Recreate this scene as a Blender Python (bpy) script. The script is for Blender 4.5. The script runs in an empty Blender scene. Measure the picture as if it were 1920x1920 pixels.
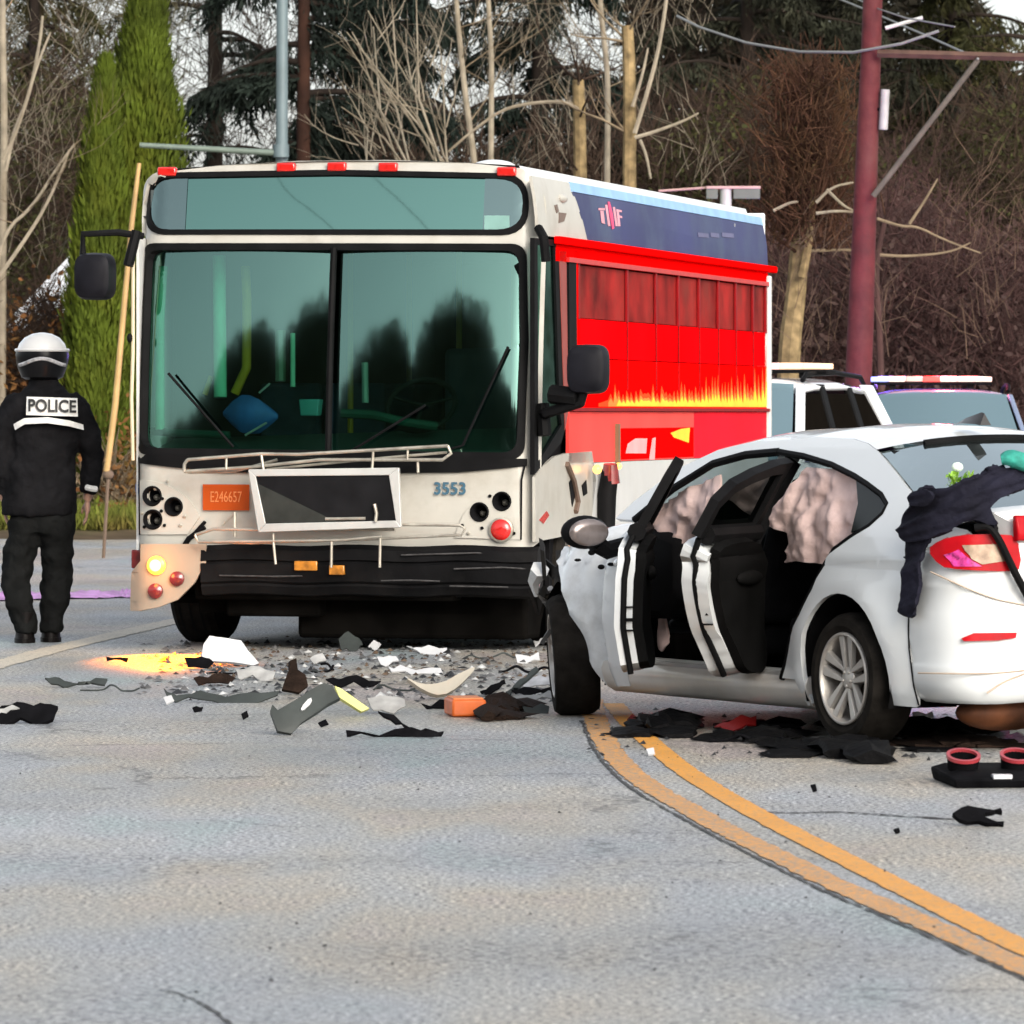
import bpy, bmesh, math, random
import numpy as np
from mathutils import Vector, Matrix, noise as mnoise
from mathutils.geometry import tessellate_polygon
PI = math.pi
R = math.radians
scene = bpy.context.scene
COL = scene.collection

# ------------------------------------------------------------------ camera
FPX, CX, HY, EYE = 10500.0, 960.0, 775.0, 1.5      # focal length and horizon in photograph pixels, eye height in metres
cam_d = bpy.data.cameras.new('camera')
cam_d.sensor_width = 36.0
cam_d.lens = FPX / 1920.0 * 36.0
cam_d.shift_y = -(960.0 - HY) / 1920.0
cam_d.clip_start, cam_d.clip_end = 0.5, 2000.0
cam_d.dof.use_dof = True
cam_d.dof.focus_distance = 31.0
cam_d.dof.aperture_fstop = 12.0
cam = bpy.data.objects.new('camera', cam_d)
COL.objects.link(cam)
cam.location = (0, 0, EYE)
cam.rotation_euler = (PI / 2, 0, 0)
scene.camera = cam

# ------------------------------------------------------------------ sky, sun, exposure
SUN_EL, SUN_AZ = R(26), R(205)            # soft low sun behind the photographer's right shoulder, above thin cloud
world = bpy.data.worlds.new('World')
scene.world = world
world.use_nodes = True
wn, wl = world.node_tree.nodes, world.node_tree.links
wn.clear()
sky = wn.new('ShaderNodeTexSky')
sky.sky_type = 'NISHITA'
sky.sun_disc = False
sky.sun_elevation = SUN_EL
sky.sun_rotation = PI - SUN_AZ + PI
sky.air_density = 1.0
sky.dust_density = 3.0
sky.ozone_density = 1.0
hsv = wn.new('ShaderNodeHueSaturation')
hsv.inputs['Saturation'].default_value = 0.30
bgn = wn.new('ShaderNodeBackground')
bgn.inputs['Strength'].default_value = 0.15
wo = wn.new('ShaderNodeOutputWorld')
wl.new(sky.outputs[0], hsv.inputs['Color'])
wl.new(hsv.outputs[0], bgn.inputs['Color'])
wl.new(bgn.outputs[0], wo.inputs['Surface'])

sd = bpy.data.lights.new('sun', 'SUN')
sd.energy = 0.9
sd.angle = R(30)
sd.color = (1.0, 0.86, 0.68)
sun = bpy.data.objects.new('sun', sd)
COL.objects.link(sun)
# direction towards the sun: behind the camera (-Y) and to its right (+X)
sv = Vector((math.sin(R(25)) * math.cos(SUN_EL), -math.cos(R(25)) * math.cos(SUN_EL), math.sin(SUN_EL)))
sun.rotation_euler = sv.to_track_quat('Z', 'Y').to_euler()
sky.sun_rotation = math.atan2(sv.x, sv.y)

vs = scene.view_settings
vs.view_transform = 'Standard'
vs.look = 'None'
vs.gamma = 1.0
vs.use_curve_mapping = False
vs.exposure = 0.98
scene.render.engine = 'CYCLES'
scene.cycles.max_bounces = 8
scene.cycles.transparent_max_bounces = 24
scene.cycles.filter_width = 1.5
try:
    scene.cycles.use_denoising = True
except Exception:
    pass

# ------------------------------------------------------------------ pixels of the photograph to places in the world
def at(px, py, D):
    return Vector(((px - CX) / FPX * D, D, EYE - (py - HY) / FPX * D))
def ground(px, py, z=0.0):
    D = FPX * (EYE - z) / (py - HY)
    return Vector(((px - CX) / FPX * D, D, z))
def scale_at(D):
    return FPX / D

# ------------------------------------------------------------------ materials
MATS = {}
def mat(name, col, rough=0.5, metal=0.0, spec=0.5, var=0.12, vscale=6.0, bump=0.0, bscale=60.0, coat=0.0,
        emit=None, estr=0.0, dirt=None, dscale=3.0, damt=0.4, sub=0.0):
    if name in MATS:
        return MATS[name]
    m = bpy.data.materials.new(name)
    m.use_nodes = True
    n, l = m.node_tree.nodes, m.node_tree.links
    b = n['Principled BSDF']
    b.inputs['Roughness'].default_value = rough
    b.inputs['Metallic'].default_value = metal
    b.inputs['Specular IOR Level'].default_value = spec
    b.inputs['Coat Weight'].default_value = coat
    b.inputs['Coat Roughness'].default_value = 0.06
    tc = n.new('ShaderNodeTexCoord')
    nz = n.new('ShaderNodeTexNoise')
    nz.inputs['Scale'].default_value = vscale
    nz.inputs['Detail'].default_value = 5
    l.new(tc.outputs['Object'], nz.inputs['Vector'])
    rp = n.new('ShaderNodeValToRGB')
    rp.color_ramp.elements[0].position = 0.3
    rp.color_ramp.elements[1].position = 0.7
    rp.color_ramp.elements[0].color = (*[c * (1 - var) for c in col], 1)
    rp.color_ramp.elements[1].color = (*[min(1, c * (1 + var)) for c in col], 1)
    l.new(nz.outputs['Fac'], rp.inputs['Fac'])
    out = rp.outputs['Color']
    if dirt:
        n2 = n.new('ShaderNodeTexNoise')
        n2.inputs['Scale'].default_value = dscale
        n2.inputs['Detail'].default_value = 8
        n2.inputs['Roughness'].default_value = 0.65
        l.new(tc.outputs['Object'], n2.inputs['Vector'])
        r2 = n.new('ShaderNodeValToRGB')
        r2.color_ramp.elements[0].position = 0.48
        r2.color_ramp.elements[1].position = 0.72
        r2.color_ramp.elements[0].color = (0, 0, 0, 1)
        r2.color_ramp.elements[1].color = (damt, damt, damt, 1)
        l.new(n2.outputs['Fac'], r2.inputs['Fac'])
        mx = n.new('ShaderNodeMixRGB')
        l.new(r2.outputs['Color'], mx.inputs['Fac'])
        l.new(out, mx.inputs['Color1'])
        mx.inputs['Color2'].default_value = (*dirt, 1)
        out = mx.outputs['Color']
    l.new(out, b.inputs['Base Color'])
    if bump:
        n3 = n.new('ShaderNodeTexNoise')
        n3.inputs['Scale'].default_value = bscale
        n3.inputs['Detail'].default_value = 4
        l.new(tc.outputs['Object'], n3.inputs['Vector'])
        bp = n.new('ShaderNodeBump')
        bp.inputs['Strength'].default_value = bump
        bp.inputs['Distance'].default_value = 0.02
        l.new(n3.outputs['Fac'], bp.inputs['Height'])
        l.new(bp.outputs['Normal'], b.inputs['Normal'])
    if emit:
        b.inputs['Emission Color'].default_value = (*emit, 1)
        b.inputs['Emission Strength'].default_value = estr
    MATS[name] = m
    return m

def glass(name, refl=(0.5, 0.8, 0.75), thru=(0.25, 0.45, 0.4), fac=0.45, rough=0.02, wobble=0.0):
    """tinted pane: part mirror, part clear"""
    if name in MATS:
        return MATS[name]
    m = bpy.data.materials.new(name)
    m.use_nodes = True
    n, l = m.node_tree.nodes, m.node_tree.links
    n.clear()
    o = n.new('ShaderNodeOutputMaterial')
    g = n.new('ShaderNodeBsdfGlossy')
    g.inputs['Color'].default_value = (*refl, 1)
    g.inputs['Roughness'].default_value = rough
    t = n.new('ShaderNodeBsdfTransparent')
    t.inputs['Color'].default_value = (*thru, 1)
    mx = n.new('ShaderNodeMixShader')
    mx.inputs['Fac'].default_value = fac
    l.new(t.outputs[0], mx.inputs[1])
    l.new(g.outputs[0], mx.inputs[2])
    l.new(mx.outputs[0], o.inputs['Surface'])
    if wobble:
        tc = n.new('ShaderNodeTexCoord')
        nz = n.new('ShaderNodeTexNoise')
        nz.inputs['Scale'].default_value = 1.6
        l.new(tc.outputs['Object'], nz.inputs['Vector'])
        bp = n.new('ShaderNodeBump')
        bp.inputs['Strength'].default_value = wobble
        bp.inputs['Distance'].default_value = 0.05
        l.new(nz.outputs['Fac'], bp.inputs['Height'])
        l.new(bp.outputs['Normal'], g.inputs['Normal'])
    MATS[name] = m
    return m

# ------------------------------------------------------------------ objects and tags
def tag(o, label=None, cat=None, group=None, kind=None):
    if label: o['label'] = label
    if cat: o['category'] = cat
    if group: o['group'] = group
    if kind: o['kind'] = kind
    return o
def empty(name, loc=(0, 0, 0), rz=0.0, label=None, cat=None, group=None):
    o = bpy.data.objects.new(name, None)
    COL.objects.link(o)
    o.location = loc
    o.rotation_euler = (0, 0, rz)
    o.empty_display_size = 0.2
    return tag(o, label, cat, group)
def finish(me, smooth=True, ang=38):
    if smooth and len(me.polygons):
        me.shade_smooth()
        me.set_sharp_from_angle(angle=R(ang))
def link(name, me, m, parent=None, smooth=True, ang=38):
    if not isinstance(m, (list, tuple)): m = [m]
    for k in m: me.materials.append(k)
    finish(me, smooth, ang)
    o = bpy.data.objects.new(name, me)
    COL.objects.link(o)
    if parent is not None: o.parent = parent
    return o
def bevel(o, w, seg=2, ang=35):
    b = o.modifiers.new('bevel', 'BEVEL')
    b.width = w; b.segments = seg; b.limit_method = 'ANGLE'; b.angle_limit = R(ang)
    return o
def copy_tree(o, parent=None):
    c = o.copy()
    COL.objects.link(c)
    if parent is not None: c.parent = parent
    for ch in list(o.children):
        copy_tree(ch, c)
    return c

class MB:
    """collects shapes into ONE mesh"""
    def __init__(s): s.v = []; s.f = []
    def add(s, vs, fs):
        k = len(s.v)
        s.v += [tuple(p) for p in vs]
        s.f += [tuple(i + k for i in f) for f in fs]
        return s
    def box(s, c, d, rot=None):
        x, y, z = d[0] / 2, d[1] / 2, d[2] / 2
        P = [Vector(p) for p in ((-x,-y,-z),(x,-y,-z),(x,y,-z),(-x,y,-z),(-x,-y,z),(x,-y,z),(x,y,z),(-x,y,z))]
        if rot is not None: P = [rot @ p for p in P]
        c = Vector(c)
        return s.add([p + c for p in P], [(0,3,2,1),(4,5,6,7),(0,1,5,4),(1,2,6,5),(2,3,7,6),(3,0,4,7)])
    def hexa(s, P):
        return s.add(P, [(0,3,2,1),(4,5,6,7),(0,1,5,4),(1,2,6,5),(2,3,7,6),(3,0,4,7)])
    def loft(s, rings, caps=True, closed=True):
        n = len(rings[0]); k = len(s.v); vs = []; fs = []
        for r in rings: vs += [tuple(p) for p in r]
        for i in range(len(rings) - 1):
            for j in range(n if closed else n - 1):
                a, b = i * n + j, i * n + (j + 1) % n
                fs.append((a, b, b + n, a + n))
        if caps and closed:
            fs.append(tuple(range(n - 1, -1, -1)))
            fs.append(tuple(range((len(rings) - 1) * n, len(rings) * n)))
        return s.add(vs, fs)
    def tube(s, pts, r, n=8, caps=True):
        pts = [Vector(p) for p in pts]
        rr = r if isinstance(r, (list, tuple)) else [r] * len(pts)
        rings = []
        up = None
        for i, p in enumerate(pts):
            a = pts[max(i - 1, 0)]; b = pts[min(i + 1, len(pts) - 1)]
            t = (b - a)
            t = t.normalized() if t.length > 1e-9 else Vector((0, 0, 1))
            if up is None:
                up = Vector((0, 0, 1)) if abs(t.z) < 0.9 else Vector((1, 0, 0))
            u = t.cross(up)
            u = u.normalized() if u.length > 1e-6 else t.orthogonal().normalized()
            w = u.cross(t).normalized()
            up = w
            rings.append([p + (u * math.cos(2 * PI * j / n) + w * math.sin(2 * PI * j / n)) * rr[i] for j in range(n)])
        return s.loft(rings, caps)
    def ringz(s, rows, n=16):
        """rows of (cx, cy, z, rx, ry): horizontal ellipses, lofted"""
        return s.loft([[(cx + rx * math.cos(2 * PI * j / n), cy + ry * math.sin(2 * PI * j / n), z) for j in range(n)] for cx, cy, z, rx, ry in rows])
    def revolve(s, prof, c, axis, n=32, closed_prof=False, caps=True):
        """prof: (radius, offset along axis)"""
        axis = Vector(axis).normalized(); u = axis.orthogonal().normalized(); w = axis.cross(u); c = Vector(c)
        rings = [[c + axis * h + (u * math.cos(2 * PI * j / n) + w * math.sin(2 * PI * j / n)) * r for j in range(n)] for r, h in prof]
        if closed_prof:
            rings = rings + [rings[0]]
            return s.loft(rings, caps=False)
        return s.loft(rings, caps=caps)
    def ell(s, c, rad, nu=16, nv=10, rot=None):
        c = Vector(c); rings = []
        for i in range(nv + 1):
            t = -PI / 2 + PI * i / nv
            t = max(-PI / 2 + 0.02, min(PI / 2 - 0.02, t))
            ring = []
            for j in range(nu):
                p = Vector((math.cos(t) * math.cos(2 * PI * j / nu) * rad[0], math.cos(t) * math.sin(2 * PI * j / nu) * rad[1], math.sin(t) * rad[2]))
                if rot is not None: p = rot @ p
                ring.append(c + p)
            rings.append(ring)
        return s.loft(rings)
    def mesh(s, name):
        me = bpy.data.meshes.new(name)
        me.from_pydata(s.v, [], s.f)
        me.update()
        return me
    def build(s, name, m, parent=None, smooth=True, ang=38, bev=0.0):
        me = s.mesh(name)
        bm = bmesh.new(); bm.from_mesh(me)
        bmesh.ops.recalc_face_normals(bm, faces=bm.faces[:])
        bm.to_mesh(me); bm.free()
        o = link(name, me, m, parent, smooth, ang)
        if bev: bevel(o, bev)
        return o

def panel(name, outer, fn, m, parent=None, holes=(), step=0.06, thick=0.02, offset=-1.0, smooth=True, ang=50, flip=False, sv=None):
    """flat outline (with holes) cut into a grid, then laid onto the surface fn(u, v)"""
    polys = [[Vector((p[0], p[1], 0)) for p in outer]] + [[Vector((p[0], p[1], 0)) for p in h] for h in holes]
    tris = tessellate_polygon(polys)
    flat = [p for q in polys for p in q]
    bm = bmesh.new()
    vs = [bm.verts.new(p) for p in flat]
    for t in tris:
        try: bm.faces.new([vs[i] for i in t])
        except ValueError: pass
    us = [p.x for p in polys[0]]; ws = [p.y for p in polys[0]]
    for lo, hi, ax, st in ((min(us), max(us), 0, step), (min(ws), max(ws), 1, sv or step)):
        k = max(1, int((hi - lo) / st))
        for i in range(1, k):
            co = [0, 0, 0]; no = [0, 0, 0]
            co[ax] = lo + (hi - lo) * i / k; no[ax] = 1
            bmesh.ops.bisect_plane(bm, geom=bm.verts[:] + bm.edges[:] + bm.faces[:], dist=1e-5, plane_co=co, plane_no=no)
    bmesh.ops.remove_doubles(bm, verts=bm.verts[:], dist=1e-5)
    bmesh.ops.recalc_face_normals(bm, faces=bm.faces[:])
    if bm.faces and (bm.faces[:][0].normal.z < 0) != flip:
        bmesh.ops.reverse_faces(bm, faces=bm.faces[:])
    for v in bm.verts:
        v.co = fn(v.co.x, v.co.y)
    me = bpy.data.meshes.new(name)
    bm.to_mesh(me); bm.free()
    o = link(name, me, m, parent, smooth, ang)
    if thick:
        sm = o.modifiers.new('thick', 'SOLIDIFY')
        sm.thickness = thick; sm.offset = offset
        es = o.modifiers.new('crisp', 'EDGE_SPLIT'); es.split_angle = R(min(ang, 50))
    return o

def rrect(x0, y0, x1, y1, r, n=6):
    P = []
    for cx, cy, a in ((x1 - r, y1 - r, 0), (x0 + r, y1 - r, 90), (x0 + r, y0 + r, 180), (x1 - r, y0 + r, 270)):
        for i in range(n + 1):
            t = R(a + 90 * i / n)
            P.append((cx + r * math.cos(t), cy + r * math.sin(t)))
    return P
def circ(cx, cy, r, n=20, ry=None):
    return [(cx + r * math.cos(2 * PI * i / n), cy + (ry or r) * math.sin(2 * PI * i / n)) for i in range(n)]
def chaikin(P, k=2, closed=True):
    for _ in range(k):
        Q = []
        n = len(P)
        for i in range(n if closed else n - 1):
            a, b = P[i], P[(i + 1) % n]
            Q.append(tuple(0.75 * a[j] + 0.25 * b[j] for j in range(len(a))))
            Q.append(tuple(0.25 * a[j] + 0.75 * b[j] for j in range(len(a))))
        if not closed: Q = [P[0]] + Q + [P[-1]]
        P = Q
    return P
def text_obj(name, s, size, m, parent, fn, depth=0.004, sx=1.0, font_bold=0.0):
    """lettering as thin raised mesh, laid through fn(u, v, w)"""
    cu = bpy.data.curves.new(name, 'FONT')
    cu.body = s; cu.size = size; cu.align_x = 'CENTER'; cu.align_y = 'CENTER'
    cu.extrude = depth; cu.resolution_u = 3; cu.offset = font_bold
    t = bpy.data.objects.new(name + '_tmp', cu)
    COL.objects.link(t)
    dg = bpy.context.evaluated_depsgraph_get()
    me = bpy.data.meshes.new_from_object(t.evaluated_get(dg))
    bpy.data.objects.remove(t); bpy.data.curves.remove(cu)
    me.name = name
    for v in me.vertices:
        v.co = fn(v.co.x * sx, v.co.y, v.co.z)
    me.materials.clear()
    return link(name, me, m, parent, smooth=False)
def remesh(o, vox, smooth_it=4, disp=0.0, dscale=0.15):
    r = o.modifiers.new('remesh', 'REMESH')
    r.mode = 'VOXEL'; r.voxel_size = vox; r.use_smooth_shade = True
    if smooth_it:
        s = o.modifiers.new('smooth', 'SMOOTH'); s.factor = 0.5; s.iterations = smooth_it
    if disp:
        tx = bpy.data.textures.new(o.name + '_folds', 'CLOUDS'); tx.noise_scale = dscale
        d = o.modifiers.new('folds', 'DISPLACE'); d.texture = tx; d.strength = disp; d.mid_level = 0.5
        d.texture_coords = 'LOCAL'
    return o
def fast_mesh(name, V, F):
    """V (n,3) array, F (m,k) array of one face size"""
    V = np.asarray(V, dtype=np.float32); F = np.asarray(F, dtype=np.int32)
    me = bpy.data.meshes.new(name)
    me.vertices.add(len(V)); me.vertices.foreach_set('co', V.ravel())
    k = F.shape[1]
    me.loops.add(F.size); me.loops.foreach_set('vertex_index', F.ravel())
    me.polygons.add(len(F)); me.polygons.foreach_set('loop_start', np.arange(0, F.size, k, dtype=np.int32))
    me.update(calc_edges=True)
    return me
def norm(a): return a / np.maximum(np.linalg.norm(a, axis=1, keepdims=True), 1e-9)
def sticks(P0, P1, R0, R1, n=4):
    """tapered prisms, all in arrays -> V, F(quads)"""
    P0 = np.asarray(P0, float); P1 = np.asarray(P1, float); R0 = np.asarray(R0, float); R1 = np.asarray(R1, float)
    t = norm(P1 - P0)
    ref = np.where(np.abs(t[:, 2:3]) < 0.9, np.array([[0, 0, 1.0]]), np.array([[1.0, 0, 0]]))
    u = norm(np.cross(t, ref)); w = np.cross(u, t)
    m = len(P0)
    V = np.zeros((m, 2 * n, 3))
    for j in range(n):
        d = u * math.cos(2 * PI * j / n) + w * math.sin(2 * PI * j / n)
        V[:, j] = P0 + d * R0[:, None]
        V[:, n + j] = P1 + d * R1[:, None]
    q = np.array([(j, (j + 1) % n, n + (j + 1) % n, n + j) for j in range(n)])
    F = (np.arange(m)[:, None, None] * 2 * n + q[None]).reshape(-1, 4)
    return V.reshape(-1, 3), F
def leaves(C, D, S, L, Wd):
    """leaf quads (kite shaped): centre base C, direction D, side S, length L, width Wd"""
    D = norm(D); S = norm(S - D * np.sum(S * D, axis=1, keepdims=True))
    m = len(C)
    V = np.zeros((m, 4, 3))
    V[:, 0] = C
    V[:, 1] = C + D * (L * 0.45)[:, None] + S * (Wd * 0.5)[:, None]
    V[:, 2] = C + D * L[:, None]
    V[:, 3] = C + D * (L * 0.45)[:, None] - S * (Wd * 0.5)[:, None]
    F = np.arange(m * 4).reshape(-1, 4)
    return V.reshape(-1, 3), F
def join_vf(parts):
    Vs, Fs, k = [], [], 0
    for V, F in parts:
        if len(V) == 0: continue
        Vs.append(V); Fs.append(F + k); k += len(V)
    return np.concatenate(Vs), np.concatenate(Fs)

# ================================================================== the setting: road, verge, markings
def road_material():
    m = bpy.data.materials.new('asphalt')
    m.use_nodes = True
    n, l = m.node_tree.nodes, m.node_tree.links
    b = n['Principled BSDF']
    tc = n.new('ShaderNodeTexCoord')
    def nz(scale, detail=4, rough=0.5, stretch=None):
        t = n.new('ShaderNodeTexNoise')
        t.inputs['Scale'].default_value = scale; t.inputs['Detail'].default_value = detail; t.inputs['Roughness'].default_value = rough
        if stretch:
            mp = n.new('ShaderNodeMapping'); mp.inputs['Scale'].default_value = stretch
            l.new(tc.outputs['Object'], mp.inputs['Vector']); l.new(mp.outputs[0], t.inputs['Vector'])
        else:
            l.new(tc.outputs['Object'], t.inputs['Vector'])
        return t
    def ramp(src, stops):
        r = n.new('ShaderNodeValToRGB')
        e = r.color_ramp.elements
        while len(e) < len(stops): e.new(0.5)
        for k, (p, c) in enumerate(stops):
            e[k].position = p; e[k].color = (*c, 1) if len(c) == 3 else c
        l.new(src, r.inputs['Fac'])
        return r
    def mix(a, bb, fac, mode='MIX'):
        x = n.new('ShaderNodeMixRGB'); x.blend_type = mode
        if isinstance(fac, float): x.inputs['Fac'].default_value = fac
        else: l.new(fac, x.inputs['Fac'])
        for s, v in ((x.inputs['Color1'], a), (x.inputs['Color2'], bb)):
            if isinstance(v, tuple): s.default_value = (*v, 1)
            else: l.new(v, s)
        return x
    big = ramp(nz(0.35, 5, 0.6).outputs['Fac'], [(0.3, (0.262, 0.266, 0.264)), (0.7, (0.392, 0.390, 0.380))])
    # worn film of oil and grit: faint warm and cool patches
    hue = ramp(nz(0.9, 3, 0.6, (0.8, 0.25, 1)).outputs['Fac'],
               [(0.32, (0.82, 1.0, 1.04)), (0.42, (0.94, 0.98, 1.06)), (0.50, (1.0, 1.0, 0.98)), (0.58, (1.10, 1.0, 0.86)), (0.65, (1.09, 0.95, 0.91)), (0.74, (1.0, 1.0, 1.0))])
    c1 = mix(big.outputs[0], hue.outputs[0], 1.0, 'MULTIPLY')
    speck = ramp(nz(52, 3, 0.75).outputs['Fac'], [(0.38, (0.10, 0.10, 0.11)), (0.46, (0.74, 0.74, 0.75)), (0.53, (1.15, 1.15, 1.15)), (0.62, (2.1, 2.08, 2.0))])
    c2 = mix(c1.outputs[0], speck.outputs[0], 1.0, 'MULTIPLY')
    # darker grit lying in patches
    gr = ramp(nz(26, 4, 0.75).outputs['Fac'], [(0.54, (0, 0, 0)), (0.60, (1, 1, 1))])
    gm = ramp(nz(0.5, 4, 0.6).outputs['Fac'], [(0.46, (0, 0, 0)), (0.60, (0.85, 0.85, 0.85))])
    gx = mix(gr.outputs[0], gm.outputs[0], 1.0, 'MULTIPLY')
    c3 = mix(c2.outputs[0], (0.06, 0.062, 0.065), gx.outputs[0])
    # fine cracks
    vr = n.new('ShaderNodeTexVoronoi'); vr.feature = 'DISTANCE_TO_EDGE'; vr.inputs['Scale'].default_value = 0.33
    wob = nz(1.4, 5, 0.7)
    ad = n.new('ShaderNodeMixRGB'); ad.blend_type = 'ADD'; ad.inputs['Fac'].default_value = 0.9
    l.new(tc.outputs['Object'], ad.inputs['Color1']); l.new(wob.outputs['Color'], ad.inputs['Color2'])
    l.new(ad.outputs[0], vr.inputs['Vector'])
    cr = ramp(vr.outputs['Distance'], [(0.0, (1, 1, 1)), (0.011, (0, 0, 0))])
    cm = ramp(nz(0.8, 2).outputs['Fac'], [(0.5, (0, 0, 0)), (0.6, (0.7, 0.7, 0.7))])
    cx = mix(cr.outputs[0], cm.outputs[0], 1.0, 'MULTIPLY')
    c4 = mix(c3.outputs[0], (0.03, 0.03, 0.03), cx.outputs[0])
    l.new(c4.outputs[0], b.inputs['Base Color'])
    rr = ramp(nz(0.7, 4, 0.6).outputs['Fac'], [(0.35, (0.34, 0.34, 0.34)), (0.65, (0.60, 0.60, 0.60))])
    l.new(rr.outputs[0], b.inputs['Roughness'])
    b.inputs['Specular IOR Level'].default_value = 0.5
    bp = n.new('ShaderNodeBump'); bp.inputs['Strength'].default_value = 0.9; bp.inputs['Distance'].default_value = 0.016
    l.new(nz(75, 3, 0.7).outputs['Fac'], bp.inputs['Height'])
    l.new(bp.outputs[0], b.inputs['Normal'])
    return m
ASPH = road_material()

def strip(name, pts, w, z, m, rag=0.0, seed=1):
    rnd = random.Random(seed)
    P = [Vector(p) for p in pts]
    # resample
    Q = []
    for i in range(len(P) - 1):
        k = max(1, int((P[i + 1] - P[i]).length / 0.05))
        for j in range(k): Q.append(P[i].lerp(P[i + 1], j / k))
    Q.append(P[-1])
    vs, fs = [], []
    for i, p in enumerate(Q):
        t = (Q[min(i + 1, len(Q) - 1)] - Q[max(i - 1, 0)]).normalized()
        s = Vector((t.y, -t.x, 0))
        a = w / 2 + rnd.uniform(-rag, rag); c = w / 2 + rnd.uniform(-rag, rag)
        for q in (p - s * a, p + s * c): vs.append((q.x, q.y, z))
        if i: fs.append((2 * i - 2, 2 * i - 1, 2 * i + 1, 2 * i))
    mb = MB().add(vs, fs)
    return mb.build(name, m, None, smooth=False)
def spline(P, k=3):
    return chaikin([tuple(p) for p in P], k, closed=False)

# ground: soil and grass, one sheet to the horizon, rising gently behind the road
SOIL = mat('verge soil', (0.085, 0.062, 0.038), 0.95, spec=0.1, var=0.4, vscale=1.5, bump=0.6, bscale=8, dirt=(0.07, 0.085, 0.025), dscale=0.5, damt=0.9)
gx = np.concatenate([[-600, -200, -60], np.linspace(-24, 24, 49), [60, 200, 600]])
gy = np.concatenate([[-600, -100, 0], np.linspace(10, 130, 61), [200, 400, 1200]])
def road_far_edge(x):      # the depth at which asphalt gives way to verge
    return 69.0 + 1.2 * math.sin(x * 0.5) + 0.35 * x
V = []
for y in gy:
    for x in gx:
        d = y - road_far_edge(x)
        z = -0.05
        if d > 0: z = -0.05 + min(1.0, d / 14.0) * 0.75 + 0.06 * math.sin(x * 1.7 + y) 
        if y > 200 or abs(x) > 60: z = min(z, 0.6)
        V.append((x, y, z))
nx = len(gx)
F = [(j * nx + i, j * nx + i + 1, (j + 1) * nx + i + 1, (j + 1) * nx + i) for j in range(len(gy) - 1) for i in range(nx - 1)]
tag(MB().add(V, F).build('ground', SOIL, None), 'brown soil and grass ground beyond the road', kind='structure')

rd = MB()
rows = []
for k, x in enumerate(np.linspace(-16, 16, 65)):
    rows.append((x, road_far_edge(x) + 0.25 * math.sin(x * 5.1) + 0.1 * math.sin(x * 13)))
vs = [(x, -12.0, 0.0) for x, y in rows] + [(x, y, 0.0) for x, y in rows]
n_ = len(rows)
rd.add(vs, [(i, i + 1, n_ + i + 1, n_ + i) for i in range(n_ - 1)])
tag(rd.build('road', ASPH, None, smooth=False), 'pale grey worn asphalt road surface', kind='structure')

def paint(name, col, chip, thr):
    m = bpy.data.materials.new(name); m.use_nodes = True
    n, l = m.node_tree.nodes, m.node_tree.links
    b = n['Principled BSDF']; b.inputs['Roughness'].default_value = 0.6
    tc = n.new('ShaderNodeTexCoord')
    a = n.new('ShaderNodeTexNoise'); a.inputs['Scale'].default_value = 38; a.inputs['Detail'].default_value = 6; a.inputs['Roughness'].default_value = 0.7
    l.new(tc.outputs['Object'], a.inputs['Vector'])
    r = n.new('ShaderNodeValToRGB'); e = r.color_ramp.elements
    e[0].position = thr - 0.05; e[1].position = thr + 0.04
    e[0].color = (*chip, 1); e[1].color = (*col, 1)
    l.new(a.outputs['Fac'], r.inputs['Fac'])
    c = n.new('ShaderNodeTexNoise'); c.inputs['Scale'].default_value = 2.5; c.inputs['Detail'].default_value = 5
    l.new(tc.outputs['Object'], c.inputs['Vector'])
    r2 = n.new('ShaderNodeValToRGB'); r2.color_ramp.elements[0].color = (0.75, 0.75, 0.78, 1); r2.color_ramp.elements[1].color = (1.1, 1.08, 1.05, 1)
    l.new(c.outputs['Fac'], r2.inputs['Fac'])
    x = n.new('ShaderNodeMixRGB'); x.blend_type = 'MULTIPLY'; x.inputs['Fac'].default_value = 1
    l.new(r.outputs[0], x.inputs['Color1']); l.new(r2.outputs[0], x.inputs['Color2'])
    l.new(x.outputs[0], b.inputs['Base Color'])
    bp = n.new('ShaderNodeBump'); bp.inputs['Strength'].default_value = 0.5; bp.inputs['Distance'].default_value = 0.01
    l.new(a.outputs['Fac'], bp.inputs['Height']); l.new(bp.outputs[0], b.inputs['Normal'])
    return m
YEL = paint('yellow road paint', (0.72, 0.32, 0.035), (0.34, 0.25, 0.15), 0.43)
YEL2 = paint('worn yellow road paint', (0.68, 0.31, 0.06), (0.30, 0.245, 0.18), 0.495)
WHT = paint('worn white road paint', (0.55, 0.50, 0.40), (0.25, 0.23, 0.20), 0.44)
L1 = [(1110,1312),(1112,1340),(1139,1405),(1201,1467),(1284,1514),(1368,1561),(1472,1613),(1576,1665),(1701,1717),(1805,1764),(1909,1811),(2080,1885)]
L2 = [(1150,1320),(1185,1362),(1227,1400),(1284,1447),(1368,1499),(1472,1556),(1576,1608),(1701,1671),(1805,1723),(1909,1775),(2080,1850)]
tag(strip('lane_line', spline([ground(*p) for p in L1]), 0.112, 0.004, YEL2, 0.008, 2), 'worn outer stripe of the double yellow centre line', kind='structure')
tag(strip('lane_line', spline([ground(*p) for p in L2]), 0.108, 0.004, YEL, 0.004, 3), 'bright inner stripe of the double yellow centre line', kind='structure')
L3 = [(-160,1290),(0,1246),(100,1218),(220,1190),(330,1164),(460,1140)]
tag(strip('edge_line', spline([ground(*p) for p in L3]), 0.20, 0.004, WHT, 0.012, 4), 'faded cream edge line on the left of the road', kind='structure')
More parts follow.
